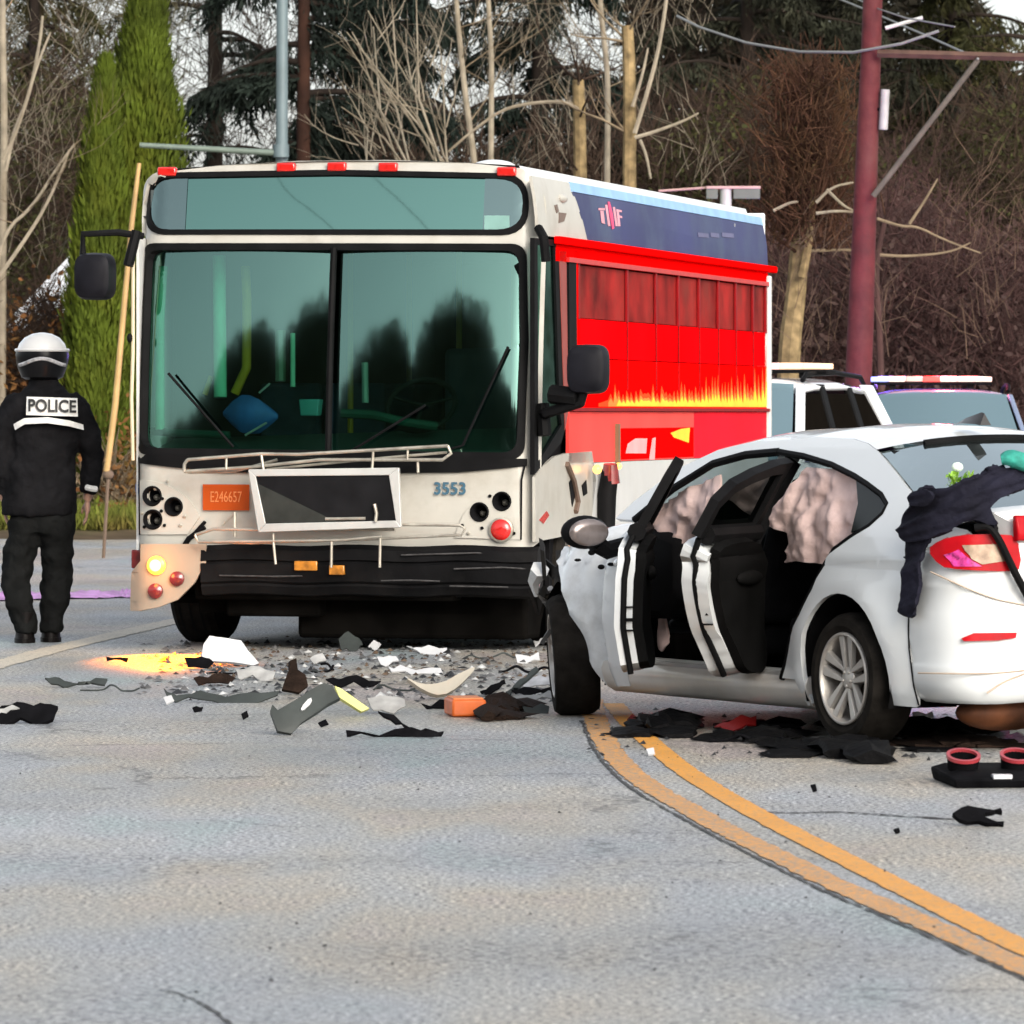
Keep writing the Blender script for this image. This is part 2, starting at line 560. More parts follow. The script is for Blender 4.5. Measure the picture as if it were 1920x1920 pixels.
# seam of tar beside the worn yellow line and the long crack on the right lane
TAR = mat('tar seam', (0.035, 0.034, 0.033), 0.7, var=0.3, vscale=20)
seam = [(x - 22, y + 12) for x, y in L1[1:]]
tag(strip('tar_seam', spline([ground(*p) for p in seam]), 0.014, 0.004, TAR, 0.007, 5), 'dark tar seam along the worn yellow line', kind='structure')
tag(strip('road_crack', spline([ground(*p) for p in [(1440,1524),(1500,1526),(1560,1523),(1610,1526),(1700,1532),(1800,1538)]]), 0.03, 0.004, TAR, 0.015, 6), 'long crack across the right hand lane', kind='structure')
tag(strip('road_crack', spline([ground(*p) for p in [(300,1856),(340,1866),(380,1884),(420,1910),(440,1935)]]), 0.010, 0.004, TAR, 0.006, 7), 'crack in the road near the lower left corner', kind='structure')

# small loose grit and splinters on the road: uncountable
rng = np.random.default_rng(5)
def scatter_debris(name, n, xr, yr, size, m, seed, label, zrange=(0, 0.01)):
    rg = np.random.default_rng(seed)
    C = []
    while len(C) < n:
        px, py = rg.uniform(*xr), rg.uniform(*yr)
        C.append(ground(px, py))
    C = np.array(C)
    s = size * rg.uniform(0.3, 1.0, n) ** 1.5
    V = np.zeros((n, 5, 3))
    ang = rg.uniform(0, 2 * PI, n)
    for j in range(4):
        a = ang + j * PI / 2 + rg.uniform(-0.4, 0.4, n)
        rr = s * rg.uniform(0.4, 1.0, n)
        V[:, j, 0] = C[:, 0] + np.cos(a) * rr; V[:, j, 1] = C[:, 1] + np.sin(a) * rr * 1.3; V[:, j, 2] = 0.001 + rg.uniform(0, 0.5, n) * s * 0.5
    V[:, 4] = C; V[:, 4, 2] = s * rg.uniform(0.15, 0.8, n) + 0.002
    q = np.array([(0, 1, 4), (1, 2, 4), (2, 3, 4), (3, 0, 4)])
    F = (np.arange(n)[:, None, None] * 5 + q[None]).reshape(-1, 3)
    me = fast_mesh(name, V.reshape(-1, 3), F)
    return tag(link(name, me, m, None, smooth=False), label, kind='stuff')
GRIT_D = mat('dark plastic crumbs', (0.02, 0.02, 0.021), 0.5)
GRIT_G = mat('grey plastic crumbs', (0.12, 0.12, 0.12), 0.5, var=0.5, vscale=3)
GRIT_W = mat('pale paint crumbs', (0.6, 0.6, 0.58), 0.4, var=0.3)
GRIT_B = mat('brown soil crumbs', (0.10, 0.065, 0.04), 0.9, var=0.5, vscale=3)
scatter_debris('dark_crumbs', 420, (300, 1060), (1205, 1318), 0.05, GRIT_D, 1, 'dark splinters of broken plastic strewn before the bus')
scatter_debris('grey_crumbs', 380, (260, 1060), (1200, 1310), 0.045, GRIT_G, 2, 'grey crumbs of broken trim strewn before the bus')
scatter_debris('pale_crumbs', 200, (330, 1060), (1200, 1310), 0.04, GRIT_W, 3, 'pale crumbs of paint and plastic strewn before the bus')
scatter_debris('soil_crumbs', 520, (380, 1060), (1195, 1275), 0.035, GRIT_B, 4, 'brown dirt shaken onto the road before the bus')
scatter_debris('road_grit', 150, (20, 1900), (1400, 1880), 0.012, GRIT_D, 6, 'tiny dark grit on the open road')
scatter_debris('loose_splinters', 160, (1100, 1900), (1330, 1430), 0.03, GRIT_D, 7, 'dark splinters under and behind the white car')

# ================================================================== the bus
BTH = R(13.1); BC, BS = math.cos(BTH), math.sin(BTH)
BX, BY, BW, BL = -1.143, 35.3, 1.32, 8.0          # front centre, half width, length
bus = empty('city_bus', (BX, BY, 0), -BTH, 'white transit bus with smashed front, cracked lamp bays and red side, standing across the lane', 'bus')

def yf(X, Z):
    """front skin: bowed in plan, raked upwards, rounded at the corners"""
    y = 0.05 * (X / BW) ** 2
    t = max(0.0, Z - 1.15)
    y += 0.035 * t + 0.048 * t * t
    e = abs(X) - (BW - 0.16)
    if e > 0: y += 0.16 - math.sqrt(max(0.0, 0.16 ** 2 - min(e, 0.158) ** 2))
    if Z > 3.02: y += (Z - 3.02) ** 2 * 8
    return y
def bf(px, py, dy=0.0):
    """pixel of the photograph -> (X, Z) on the front skin"""
    a = (px - CX) / FPX
    X = Z = 0.0; y = 0.0
    for _ in range(4):
        X = (a * (BY + y * BC) - BX - y * BS) / (BC + a * BS)
        wy = BY - X * BS + y * BC
        Z = EYE - (py - HY) / FPX * wy
        X = max(-BW, min(BW, X))
        y = yf(X, Z) + dy
    return (X, Z)
def bside(px, py):
    """pixel -> (Y, Z) on the right hand flank"""
    a = (px - CX) / FPX
    Y = (a * (BY - BW * BS) - BX - BW * BC) / (BS - a * BC)
    wy = BY - BW * BS + Y * BC
    return (Y, EYE - (py - HY) / FPX * wy)
def front(dy=0.0):
    return lambda u, v: Vector((u, yf(u, v) + dy, v))
def bp(L, dy=0.0): return [bf(x, y, dy) for x, y in L]

CREAM = mat('bus cream paint', (0.44, 0.425, 0.38), 0.38, coat=0.2, var=0.05, dirt=(0.25, 0.21, 0.155), dscale=2.3, damt=0.5, bump=0.05, bscale=7)
BWHITE = mat('bus white paint', (0.62, 0.63, 0.62), 0.32, coat=0.3, var=0.04, dirt=(0.45, 0.43, 0.38), dscale=1.2, damt=0.3)
RUBBER = mat('black rubber', (0.006, 0.006, 0.0065), 0.6, spec=0.06, var=0.3)
BLACKP = mat('black bumper plastic', (0.005, 0.005, 0.0055), 0.55, spec=0.07, var=0.4, vscale=3, bump=0.15, bscale=18, dirt=(0.018, 0.016, 0.015), dscale=2.5, damt=0.5)
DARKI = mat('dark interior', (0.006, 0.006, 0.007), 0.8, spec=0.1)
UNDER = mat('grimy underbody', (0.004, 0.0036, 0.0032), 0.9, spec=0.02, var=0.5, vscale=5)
STEEL = mat('dull steel tube', (0.42, 0.39, 0.33), 0.35, metal=0.55, var=0.25, vscale=9, dirt=(0.16, 0.12, 0.09), dscale=7, damt=0.6)
ALU = mat('pale aluminium frame', (0.52, 0.52, 0.50), 0.35, metal=0.25, var=0.1)
REDL = mat('red lens', (0.55, 0.015, 0.012), 0.2, coat=0.6, var=0.2, vscale=30)
DREDL = mat('dark red lens', (0.16, 0.012, 0.012), 0.2, coat=0.6, var=0.3, vscale=20)
WSG = glass('windscreen glass', (0.24, 0.43, 0.37), (0.34, 0.62, 0.52), 0.43, 0.06, 0.06)
SIGNG = glass('sign glass', (0.20, 0.38, 0.325), (0.10, 0.18, 0.16), 0.66, 0.03, 0.02)

# -- front body skin with its openings
outer = [(-1.28,0.66)] + [(-BW,0.70),(-BW,2.6),(-1.312,2.84),(-1.27,2.97),(-1.17,3.045),(-0.8,3.085),(-0.3,3.108),(0.3,3.108),(0.8,3.085),(1.17,3.045),(1.27,2.97),(1.312,2.84),(BW,2.6),(BW,0.70),(1.28,0.66)]
WS = chaikin(bp([(256,850),(250,600),(262,460),(985,460),(988,600),(985,858)]), 0)
def roundpoly(P, r=0.09, n=6):
    out = []
    m = len(P)
    for i in range(m):
        p = Vector(P[i]); a = Vector(P[i - 1]); b = Vector(P[(i + 1) % m])
        d0 = (a - p); d1 = (b - p)
        if abs(d0.normalized().dot(d1.normalized()) + 1) < 0.06:
            out.append(tuple(p)); continue
        rr = min(r, d0.length * 0.45, d1.length * 0.45)
        s = p + d0.normalized() * rr; e = p + d1.normalized() * rr
        for k in range(n + 1):
            t = k / n
            out.append(tuple(s * (1 - t) ** 2 + p * 2 * t * (1 - t) + e * t * t))
    return out
def inset(P, d):
    c = Vector((sum(p[0] for p in P) / len(P), sum(p[1] for p in P) / len(P)))
    xs = [p[0] for p in P]; ys = [p[1] for p in P]
    sx = 1 - d / ((max(xs) - min(xs)) / 2); sy = 1 - d / ((max(ys) - min(ys)) / 2)
    return [(c.x + (p[0] - c.x) * sx, c.y + (p[1] - c.y) * sy) for p in P]
ws_o = roundpoly(bp([(252,852),(247,640),(262,457),(988,457),(992,640),(984,862)]), 0.10)
ds_o = roundpoly(bp([(266,441),(266,326),(632,318),(992,326),(992,441)]), 0.24)
lamp_l = [(287,930,16),(327,950,15),(288,974,16)]
lamp_r = [(900,960,15),(942,940,15)]
holes = [ws_o[::-1], ds_o[::-1]]
lampholes = []
for x, y, r in lamp_l + lamp_r:
    c = bf(x, y)
    lampholes.append(circ(c[0], c[1], r / 297.0, 18))
cowl_top = 0
panel('front_panel', outer, front(), CREAM, bus, holes + [h[::-1] for h in lampholes], step=0.04, thick=0.03, sv=0.09)

# headlamp bay covers (the raised quarter rounds) and their empty sockets
def bay(pts, hl):
    return panel('lamp_bay', bp(pts, -0.012), front(-0.014), CREAM, bus, [h[::-1] for h in hl], step=0.08, thick=0.02)
arcL = [(262,1002),(262,900)] + [(262 + 118 * math.sin(t), 1000 - 100 * math.cos(t)) for t in np.linspace(0.1, 1.25, 9)] + [(352,1002)]
bay(arcL, lampholes[:3])
arcR = [(852,1008)] + [(975 - 118 * math.sin(t), 1006 - 92 * math.cos(t)) for t in np.linspace(1.3, 0.02, 10)] + [(976,1012)]
bay(arcR, lampholes[3:] + [circ(*bf(942, 993), 18 / 297.0, 18)])
for (x, y, r) in lamp_l + lamp_r:
    c = bf(x, y); Y = yf(*c)
    q = MB().revolve([(r / 297.0 + 0.012, -0.018), (r / 297.0 + 0.004, -0.03), (r / 297.0 - 0.008, 0.0), (r / 297.0 - 0.014, 0.09), (0.012, 0.10)], (c[0], Y, c[1]), (0, 1, 0), 24, caps=False)
    o = q.build('lamp_socket', DARKI, bus)
    MB().ell((c[0], Y + 0.085, c[1] - 0.01), (0.022, 0.03, 0.022), 10, 6).build('bulb_holder', STEEL, o)
c = bf(942, 993); Y = yf(*c)
o = MB().revolve([(0.068, -0.04), (0.062, -0.05), (0.035, -0.062), (0.004, -0.066)], (c[0], Y, c[1]), (0, 1, 0), 28).build('turn_lamp', REDL, bus)
MB().revolve([(0.078, -0.018), (0.078, -0.042), (0.066, -0.046), (0.066, -0.018)], (c[0], Y, c[1]), (0, 1, 0), 28, True).build('lamp_rim', STEEL, o)
# little screws and clip holes round the empty bays
for k, (x, y) in enumerate([(268,962),(304,958),(306,935),(348,968),(310,985),(272,988),(340,985),(868,985),(905,990),(880,1000),(965,1000),(920,930),(316,902)]):
    c = bf(x, y)
    MB().revolve([(0.011, -0.016), (0.011, -0.024), (0.004, -0.026)], (c[0], yf(*c), c[1]), (0, 1, 0), 8).build('clip', RUBBER if k % 3 else STEEL, bus)
# seams of the front skin
def seam_on_front(pts, r=0.006, m=RUBBER, dy=-0.016):
    return MB().tube([(X, yf(X, Z) + dy, Z) for X, Z in bp(pts)], r, 6).build('panel_seam', m, bus)
seam_on_front([(262,868),(262,900),(263,1003)])
seam_on_front([(978,1012),(979,900),(985,872)])
seam_on_front([(385,988),(355,1010),(348,1022)], 0.018)
seam_on_front([(366,1000),(386,978)], 0.012)

# -- gaskets, divider, cowl
panel('windscreen_gasket', ws_o, front(-0.012), RUBBER, bus, [inset(ws_o, 0.045)[::-1]], step=0.035, thick=0.05, sv=0.1)
panel('sign_gasket', ds_o, front(-0.012), RUBBER, bus, [inset(ds_o, 0.035)[::-1]], step=0.035, thick=0.05, sv=0.1)
xd = bf(620, 650)[0]
wi = inset(ws_o, 0.04)
def halfclip(P, x, keep_left):
    out = []
    m = len(P)
    for i in range(m):
        a, b = P[i], P[(i + 1) % m]
        ia = (a[0] <= x) == keep_left; ib = (b[0] <= x) == keep_left
        if ia: out.append(a)
        if ia != ib:
            t = (x - a[0]) / (b[0] - a[0])
            out.append((x, a[1] + t * (b[1] - a[1])))
    return out
zmin = min(p[1] for p in wi); zmax = max(p[1] for p in wi)
def wsfn(xc, w):
    # each pane is a little crowned so it mirrors its own piece of the street
    def f(u, v):
        d = (u - xc) / w
        return Vector((u, yf(u, v) + 0.016 + 0.030 * d * d, v))
    return f
panel('windscreen_pane', halfclip(wi, xd - 0.015, True), wsfn(-0.64, 0.6), WSG, bus, step=0.035, thick=0)
panel('windscreen_pane', halfclip(wi, xd + 0.015, False), wsfn(0.64, 0.6), WSG, bus, step=0.035, thick=0)
MB().tube([(xd, yf(xd, z) - 0.006, z) for z in np.linspace(zmin, zmax, 9)], 0.022, 8).build('windscreen_divider', RUBBER, bus)
# destination sign: outer glass, dark end blinds, reflecting centre
di = inset(ds_o, 0.03)
panel('sign_glass', di, front(0.012), SIGNG, bus, step=0.035, thick=0, sv=0.08)
SIGNB = mat('sign blind grey', (0.055, 0.07, 0.07), 0.6)
xa, xb = bf(350, 390)[0], bf(905, 390)[0]
for X0, X1 in ((min(p[0] for p in di) + 0.02, xa), (xb, max(p[0] for p in di) - 0.02)):
    zt = 2.93; zb = 2.66
    MB().box(((X0 + X1) / 2, 0.30, (zt + zb) / 2), (X1 - X0, 0.02, zt - zb)).build('sign_blind', SIGNB, bus)
    # blind pane a hair before the glass: matt film on the ends
    P = [p for p in di]
    Q = halfclip(di, X1 if X0 < 0 else X0, X0 < 0)
    panel('sign_end_film', inset(Q, 0.004), front(0.006), glass('film', (0.20, 0.28, 0.27), (0.2, 0.25, 0.25), 0.75, 0.12), bus, step=0.035, thick=0, sv=0.08)
MB().box(((xa + xb) / 2, 0.33, 2.79), (xb - xa, 0.02, 0.30)).build('sign_board', SIGNB, bus)
Q = bp([(908,432),(908,404),(955,404),(955,432)])
panel('route_card', Q, front(0.002), mat('sign card', (0.16, 0.30, 0.27), 0.4), bus, step=0.1, thick=0.003)
# black cowl strip under the windscreen
panel('cowl_strip', bp([(258,852),(620,858),(990,860),(990,874),(860,886),(620,888),(420,886),(260,868)]), front(-0.020), RUBBER, bus, step=0.1, thick=0.02)

# marker lamps along the brow
for x in (315, 538, 633, 729, 951):
    py = 322 - 9 * (1 - ((x - 633) / 318.0) ** 2)
    X, Z = bf(x, py)
    mb = MB().box((X, yf(X, Z) - 0.012, Z), (0.125, 0.05, 0.058))
    mb.build('marker_lamp', REDL, bus, bev=0.012)

# -- interior seen through the screen
WALLI = mat('bus inner lining', (0.05, 0.055, 0.055), 0.7)
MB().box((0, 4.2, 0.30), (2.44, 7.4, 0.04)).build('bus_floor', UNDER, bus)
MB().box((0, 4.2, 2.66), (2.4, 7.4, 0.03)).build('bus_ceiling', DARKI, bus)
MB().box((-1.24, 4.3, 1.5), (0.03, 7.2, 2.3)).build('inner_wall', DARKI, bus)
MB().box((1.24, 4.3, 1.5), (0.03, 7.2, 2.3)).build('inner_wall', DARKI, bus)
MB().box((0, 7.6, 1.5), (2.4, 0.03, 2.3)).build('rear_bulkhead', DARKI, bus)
dash = MB().loft([[(-1.2, 0.16, 1.05), (-1.2, 0.16, 1.28), (-1.2, 0.55, 1.34), (-1.2, 0.7, 1.05)], [(1.2, 0.16, 1.05), (1.2, 0.16, 1.26), (1.2, 0.6, 1.42), (1.2, 0.75, 1.05)]])
dash.build('dashboard', mat('dashboard', (0.03, 0.05, 0.045), 0.6), bus, bev=0.02)
def inb(px, py, dy): # a spot inside, dy behind the screen
    X, Z = bf(px, py, dy)
    return (X, yf(X, Z) + dy, Z)
GREENM = mat('pale green lit pole', (0.26, 0.66, 0.47), 0.5, spec=0.2)  # light coming through the bus, put into the poles' colour
YELM = mat('yellow grab pole', (0.45, 0.25, 0.015), 0.5, spec=0.2)
MB().tube([inb(413, 745, 0.35), inb(411, 480, 0.35)], 0.042, 10).build('grab_pole', GREENM, bus)
MB().tube([inb(300, 806, 0.25), inb(300, 600, 0.25), inb(306, 500, 0.25)], 0.030, 10).build('grab_pole', GREENM, bus)
MB().tube([inb(440, 738, 0.4), inb(462, 690, 0.4), inb(463, 560, 0.4), inb(460, 500, 0.4)], 0.030, 10).build('grab_pole', YELM, bus)
MB().tube([inb(384, 740, 0.4), inb(396, 705, 0.4)], 0.018, 8).build('grab_pole', YELM, bus)
MB().tube([inb(685, 755, 0.3), inb(684, 680, 0.3)], 0.022, 8).build('grab_pole', mat('grey green pole', (0.2, 0.3, 0.26), 0.4), bus)
MB().tube([inb(549, 725, 0.5), inb(549, 625, 0.5)], 0.016, 8).build('grab_pole', GREENM, bus)
MB().tube([inb(526, 715, 0.55), inb(526, 620, 0.55)], 0.034, 8).build('grab_pole', mat('dim green pole', (0.06, 0.14, 0.08), 0.5), bus)
# farebox pale teal cup and dashboard ridge
o = inb(583, 765, 0.25)
MB().loft([[(o[0] - 0.06, o[1] - 0.04, o[2] - 0.05), (o[0] + 0.055, o[1] - 0.04, o[2] - 0.05), (o[0] + 0.055, o[1] + 0.05, o[2] - 0.05), (o[0] - 0.06, o[1] + 0.05, o[2] - 0.05)],
           [(o[0] - 0.067, o[1] - 0.05, o[2] + 0.055), (o[0] + 0.067, o[1] - 0.05, o[2] + 0.055), (o[0] + 0.067, o[1] + 0.06, o[2] + 0.055), (o[0] - 0.067, o[1] + 0.06, o[2] + 0.055)]]).build('fare_box', mat('teal plastic', (0.10, 0.42, 0.40), 0.4), bus, bev=0.008)
MB().tube([inb(640, 775, 0.2), inb(700, 778, 0.22), inb(760, 792, 0.25), inb(820, 800, 0.3)], 0.03, 8).build('dash_ridge', mat('green dash trim', (0.015, 0.07, 0.05), 0.6, spec=0.2), bus)
MB().tube([inb(260, 808, 0.2), inb(330, 812, 0.2), inb(430, 816, 0.2)], 0.025, 8).build('dash_ridge', mat('green dash trim', (0.015, 0.07, 0.05), 0.6, spec=0.2), bus)
SEATB = mat('blue grey bus seat', (0.05, 0.07, 0.11), 0.8, spec=0.1, var=0.3)
for sx in (-0.95, -0.50, 0.50, 0.95):
    for sy in (2.3, 3.1, 3.9):
        q = MB().box((sx, sy, 0.82), (0.42, 0.42, 0.10)).box((sx, sy + 0.22, 1.28), (0.42, 0.10, 0.85))
        q.build('passenger_seat', SEATB, bus, bev=0.03)
for sx in (-0.62, 0.62):
    for sy in (1.9, 3.5):
        MB().tube([(sx * 0.6, sy, 0.32), (sx * 0.6, sy, 2.6)], 0.02, 8).build('grab_pole', YELM, bus)
# steering wheel and driver's seat
sw = inb(790, 760, 0.5)
sm = MB()
ax = Vector((0, -0.75, 0.66)).normalized(); u_ = Vector((1, 0, 0)); w_ = ax.cross(u_)
sm.tube([Vector(sw) + (u_ * math.cos(t) + w_ * math.sin(t)) * 0.22 for t in np.linspace(0, 2 * PI, 25)], 0.017, 8)
for t in (0.3, 2.8, 4.7): sm.tube([sw, Vector(sw) + (u_ * math.cos(t) + w_ * math.sin(t)) * 0.21], 0.012, 6)
sm.build('steering_wheel', mat('grey wheel rim', (0.012, 0.012, 0.012), 0.7, spec=0.1), bus)
s_ = MB().box((0.62, 1.25, 1.05), (0.5, 0.5, 0.14)).box((0.62, 1.5, 1.5), (0.48, 0.12, 0.85)).build('driver_seat', mat('seat cloth', (0.03, 0.035, 0.05), 0.9), bus, bev=0.04)
# wipers parked across the panes
for P in ([(318,700),(440,838)], [(955,650),(870,835),(846,842)], [(800,760),(660,846)]):
    MB().tube([(bf(*p)[0], yf(*bf(*p)) - 0.03, bf(*p)[1]) for p in P], 0.009, 6).build('wiper', RUBBER, bus)

# -- flanks and roof
def sidep(name, P, m, dx=0.0, holes=(), thick=0.02, step=0.4):
    return panel(name, P, lambda u, v: Vector((BW + dx - 0.10 * max(0.0, v - 2.62) ** 2 * 3.2, u, v)), m, bus, holes, step=step, thick=thick, sv=0.12, flip=False)
def bsd(L): return [bside(*p) for p in L]
RIMY = 0.10
BLUE = mat('bus blue band', (0.028, 0.034, 0.115), 0.45, spec=0.15, var=0.25, vscale=0.9, dirt=(0.06, 0.09, 0.15), dscale=1.2, damt=0.8)
LBLUE = mat('light blue cove', (0.20, 0.40, 0.68), 0.4, coat=0.2, var=0.15)
REDP = mat('bus red trim and reflection', (0.92, 0.002, 0.002), 0.6, spec=0.0, coat=0.0, var=0.06, vscale=0.8)  # red trim colour, also a fire engine's reflection painted on the side
REDS = mat('bus salmon red light', (0.80, 0.065, 0.055), 0.5, spec=0.08, var=0.14, vscale=1.5)  # red light on the white belt panel, put into its colour
REDM = mat('bus crimson red light', (0.78, 0.005, 0.02), 0.5, spec=0.03, var=0.25, vscale=1.2)  # deeper red light painted on the rear belt panel
def rec(y0, y1, z0, z1): return [(y0, z0), (y1, z0), (y1, z1), (y0, z1)]
# cream front corner of the flank, sign band, red gutter, window band, belt, skirt
yc0, yc1 = bside(1080, 335)[0], bside(1102, 445)[0]
sidep('flank_corner', [(RIMY, 2.62), (yc1, 2.62), (yc0, 2.99), (RIMY, 2.99)], CREAM)
sidep('sign_band', [(yc1 + 0.004, 2.62), (BL, 2.62), (BL, 2.93), (yc0 + 0.004, 2.93)], BLUE)
sidep('cove', [(yc0 + 0.004, 2.934), (BL, 2.934), (BL, 2.995), (yc0 + 0.004, 2.995)], LBLUE, 0.004)
MB().box((BW + 0.02, (BL + 0.4) / 2 + 0.16, 2.60), (0.05, BL - 0.4, 0.05)).build('gutter_rail', REDP, bus, bev=0.008)
sidep('window_header', rec(0.62, BL, 2.47, 2.574), REDP)
MB().box((BW + 0.012, BL / 2 + 0.45, 2.485), (0.02, BL - 0.9, 0.03)).build('header_trim', mat('dull red trim', (0.5, 0.02, 0.02), 0.35), bus)
# windows: red reflection painted on the panes, between dark posts
WINR = mat('maroon reflection window', (0.22, 0.012, 0.010), 0.55, spec=0.04, var=0.6, vscale=2.6, dirt=(0.17, 0.03, 0.022), dscale=2.4, damt=0.8)  # dirt here is a second red of the painted reflection
WINM = mat('red reflection window', (0.80, 0.002, 0.004), 0.5, spec=0.0, var=0.3, vscale=0.7)
xs = [1085, 1176, 1230, 1272, 1311, 1347, 1380, 1412, 1436]
ys_ = [bside(x, 600)[0] for x in xs]
for i in range(len(ys_) - 1):
    y0, y1 = ys_[i] + 0.035, ys_[i + 1] - 0.035
    o = sidep('window', rec(y0, y1, 2.12, 2.46), WINR, -0.012, thick=0.01)
    o2 = sidep('window_lower', rec(y0 - 0.03, y1 + 0.03, 1.86, 2.115), WINM, -0.004, thick=0.01)
for y in ys_:
    MB().box((BW - 0.004, y, 2.29), (0.02, 0.045, 0.36)).build('window_post', mat('dark red post', (0.22, 0.003, 0.005), 0.5, spec=0.15), bus, bev=0.004)
sidep('red_reflection_panel', rec(1.12, BL, 1.535, 1.855), REDP)  # painted reflection of a red fire engine
# jagged painted reflection of the fire engine's yellow striping
rnd = random.Random(8)
P = []; y = bside(1140, 750)[0]; yend = BL - 0.06
base = 1.545
pts_t = []
while y < yend:
    k = (y - 1.9) / (yend - 1.9)
    pts_t.append((y, base + (0.05 + 0.03 * k) * rnd.uniform(0.4, 1.0)))
    y += rnd.uniform(0.04, 0.08)
    pts_t.append((y, base + (0.07 + 0.09 * k * k + (0.09 if k > 0.96 else 0)) * rnd.uniform(0.7, 1.4)))
    y += rnd.uniform(0.05, 0.10)
ORA = mat('orange reflection paint', (0.85, 0.22, 0.01), 0.45, var=0.15, vscale=3)
OFL = mat('red orange reflection paint', (0.90, 0.06, 0.004), 0.5, spec=0.05, var=0.15, vscale=3)
sidep('stripe_reflection', [(pts_t[0][0] - 0.3, base - 0.002)] + [(pts_t[-1][0], base - 0.002)] + [(a, base + (b - base) * 1.55) for a, b in pts_t[::-1]] + [(pts_t[0][0] - 0.3, base + 0.02)], OFL, 0.0015, thick=0.001, step=2.0)
for yy in ys_[1:-1]:
    MB().tube([(BW + 0.002, yy, 2.12), (BW + 0.003, yy, 1.86), (BW + 0.0035, yy, 1.66)], 0.0035, 4).build('side_seam', mat('dark red post', (0.22, 0.003, 0.005), 0.5), bus)
YFL = mat('yellow reflection paint', (0.92, 0.62, 0.02), 0.45, var=0.15, vscale=3)
sidep('stripe_reflection', [(pts_t[0][0], base)] + [(pts_t[-1][0], base)] + pts_t[::-1], ORA, 0.003, thick=0.002, step=2.0)
sidep('stripe_reflection', [(pts_t[0][0] + 0.25, base + 0.004)] + [(pts_t[-1][0], base + 0.004)] + [(a, base + 0.004 + (b - base) * 0.62) for a, b in pts_t[::-1] if a > pts_t[0][0] + 0.3], YFL, 0.006, thick=0.002, step=2.0)
MB().box((BW + 0.012, BL / 2 + 0.5, 1.525), (0.03, BL - 1.0, 0.022)).build('belt_rail', mat('dark red post', (0.22, 0.003, 0.005), 0.5, spec=0.15), bus)
sidep('belt_panel', rec(0.98, 5.1, 1.18, 1.51), REDS)
sidep('belt_panel', rec(5.104, BL, 1.18, 1.51), REDM)
# red block with pale shapes behind the corner
yk0, yk1 = bside(1157, 850)[0], bside(1300, 850)[0]
sidep('red_side_block', rec(yk0, min(yk1, BL - 0.5), 1.19, 1.40), REDP, 0.003, thick=0.002)
sidep('pale_side_shape', [bside(*p) for p in ((1172, 850), (1210, 850), (1212, 822), (1190, 822), (1176, 832))], mat('pale pink side paint', (0.85, 0.36, 0.36), 0.5), 0.006, thick=0.002)
sidep('pale_side_shape', [bside(*p) for p in ((1216, 862), (1226, 862), (1228, 820), (1222, 822))], mat('pale pink side paint', (0.85, 0.36, 0.36), 0.5), 0.006, thick=0.002)
sidep('yellow_side_patch', [bside(*p) for p in ((1262, 820), (1290, 830), (1292, 802), (1276, 804), (1256, 812))], YFL, 0.006, thick=0.002)
MB().box((BW + 0.01, bside(1155, 850)[0], 1.3), (0.03, 0.06, 0.26)).build('panel_strap', mat('brown strap', (0.16, 0.10, 0.05), 0.5), bus)
sidep('skirt_panel', rec(1.7, BL, 0.42, 1.176), BWHITE)
# driver's side glass, pillar, torn lower corner
dg = bsd([(1008, 452), (1042, 455), (1052, 770), (1056, 800), (1010, 872)])
panel('driver_window', dg, lambda u, v: Vector((BW - 0.02, u, v)), glass('cracked side glass', (0.25, 0.45, 0.38), (0.10, 0.30, 0.22), 0.5, 0.15, 0.6), bus, step=0.3, thick=0)
panel('window_frame', bsd([(1004, 446), (1048, 450), (1062, 802), (1054, 830), (1004, 890)]), lambda u, v: Vector((BW - 0.005, u, v)), RUBBER, bus, [inset(dg, 0.02)[::-1]], step=0.3, thick=0.03)
# the post behind the driver's window and the black door edge
sidep('door_post', bsd([(1049, 470), (1062, 472), (1066, 770), (1060, 806)]), mat('rust red post', (0.25, 0.05, 0.04), 0.5))
sidep('door_edge', bsd([(1064, 490), (1078, 491), (1080, 745), (1066, 745)]), RUBBER, 0.01)
sidep('door_jamb', bsd([(1078, 470), (1086, 470), (1088, 770), (1081, 770)]), REDP, 0.0)
sidep('side_corner', bsd([(1004, 895), (1012, 880), (1040, 856), (1062, 850), (1110, 846), (1118, 900), (1108, 985), (1085, 1000), (1004, 1016)]), CREAM)
MB().tube([(BW + 0.012, y, z) for y, z in bsd([(1060, 870), (1072, 900), (1080, 940), (1076, 960)])], 0.02, 6).build('torn_edge', mat('torn metal', (0.18, 0.12, 0.09), 0.5, metal=0.4), bus)
for k, P in enumerate([[(1066, 905), (1074, 890), (1078, 925), (1072, 950)], [(1090, 910), (1098, 900), (1100, 925), (1093, 930)]]):
    sidep('tear', bsd(P), RUBBER, 0.006, thick=0.004)
sidep('red_sticker', bsd([(1010, 975), (1024, 958), (1029, 966), (1018, 982)]), REDL, 0.004, thick=0.003)
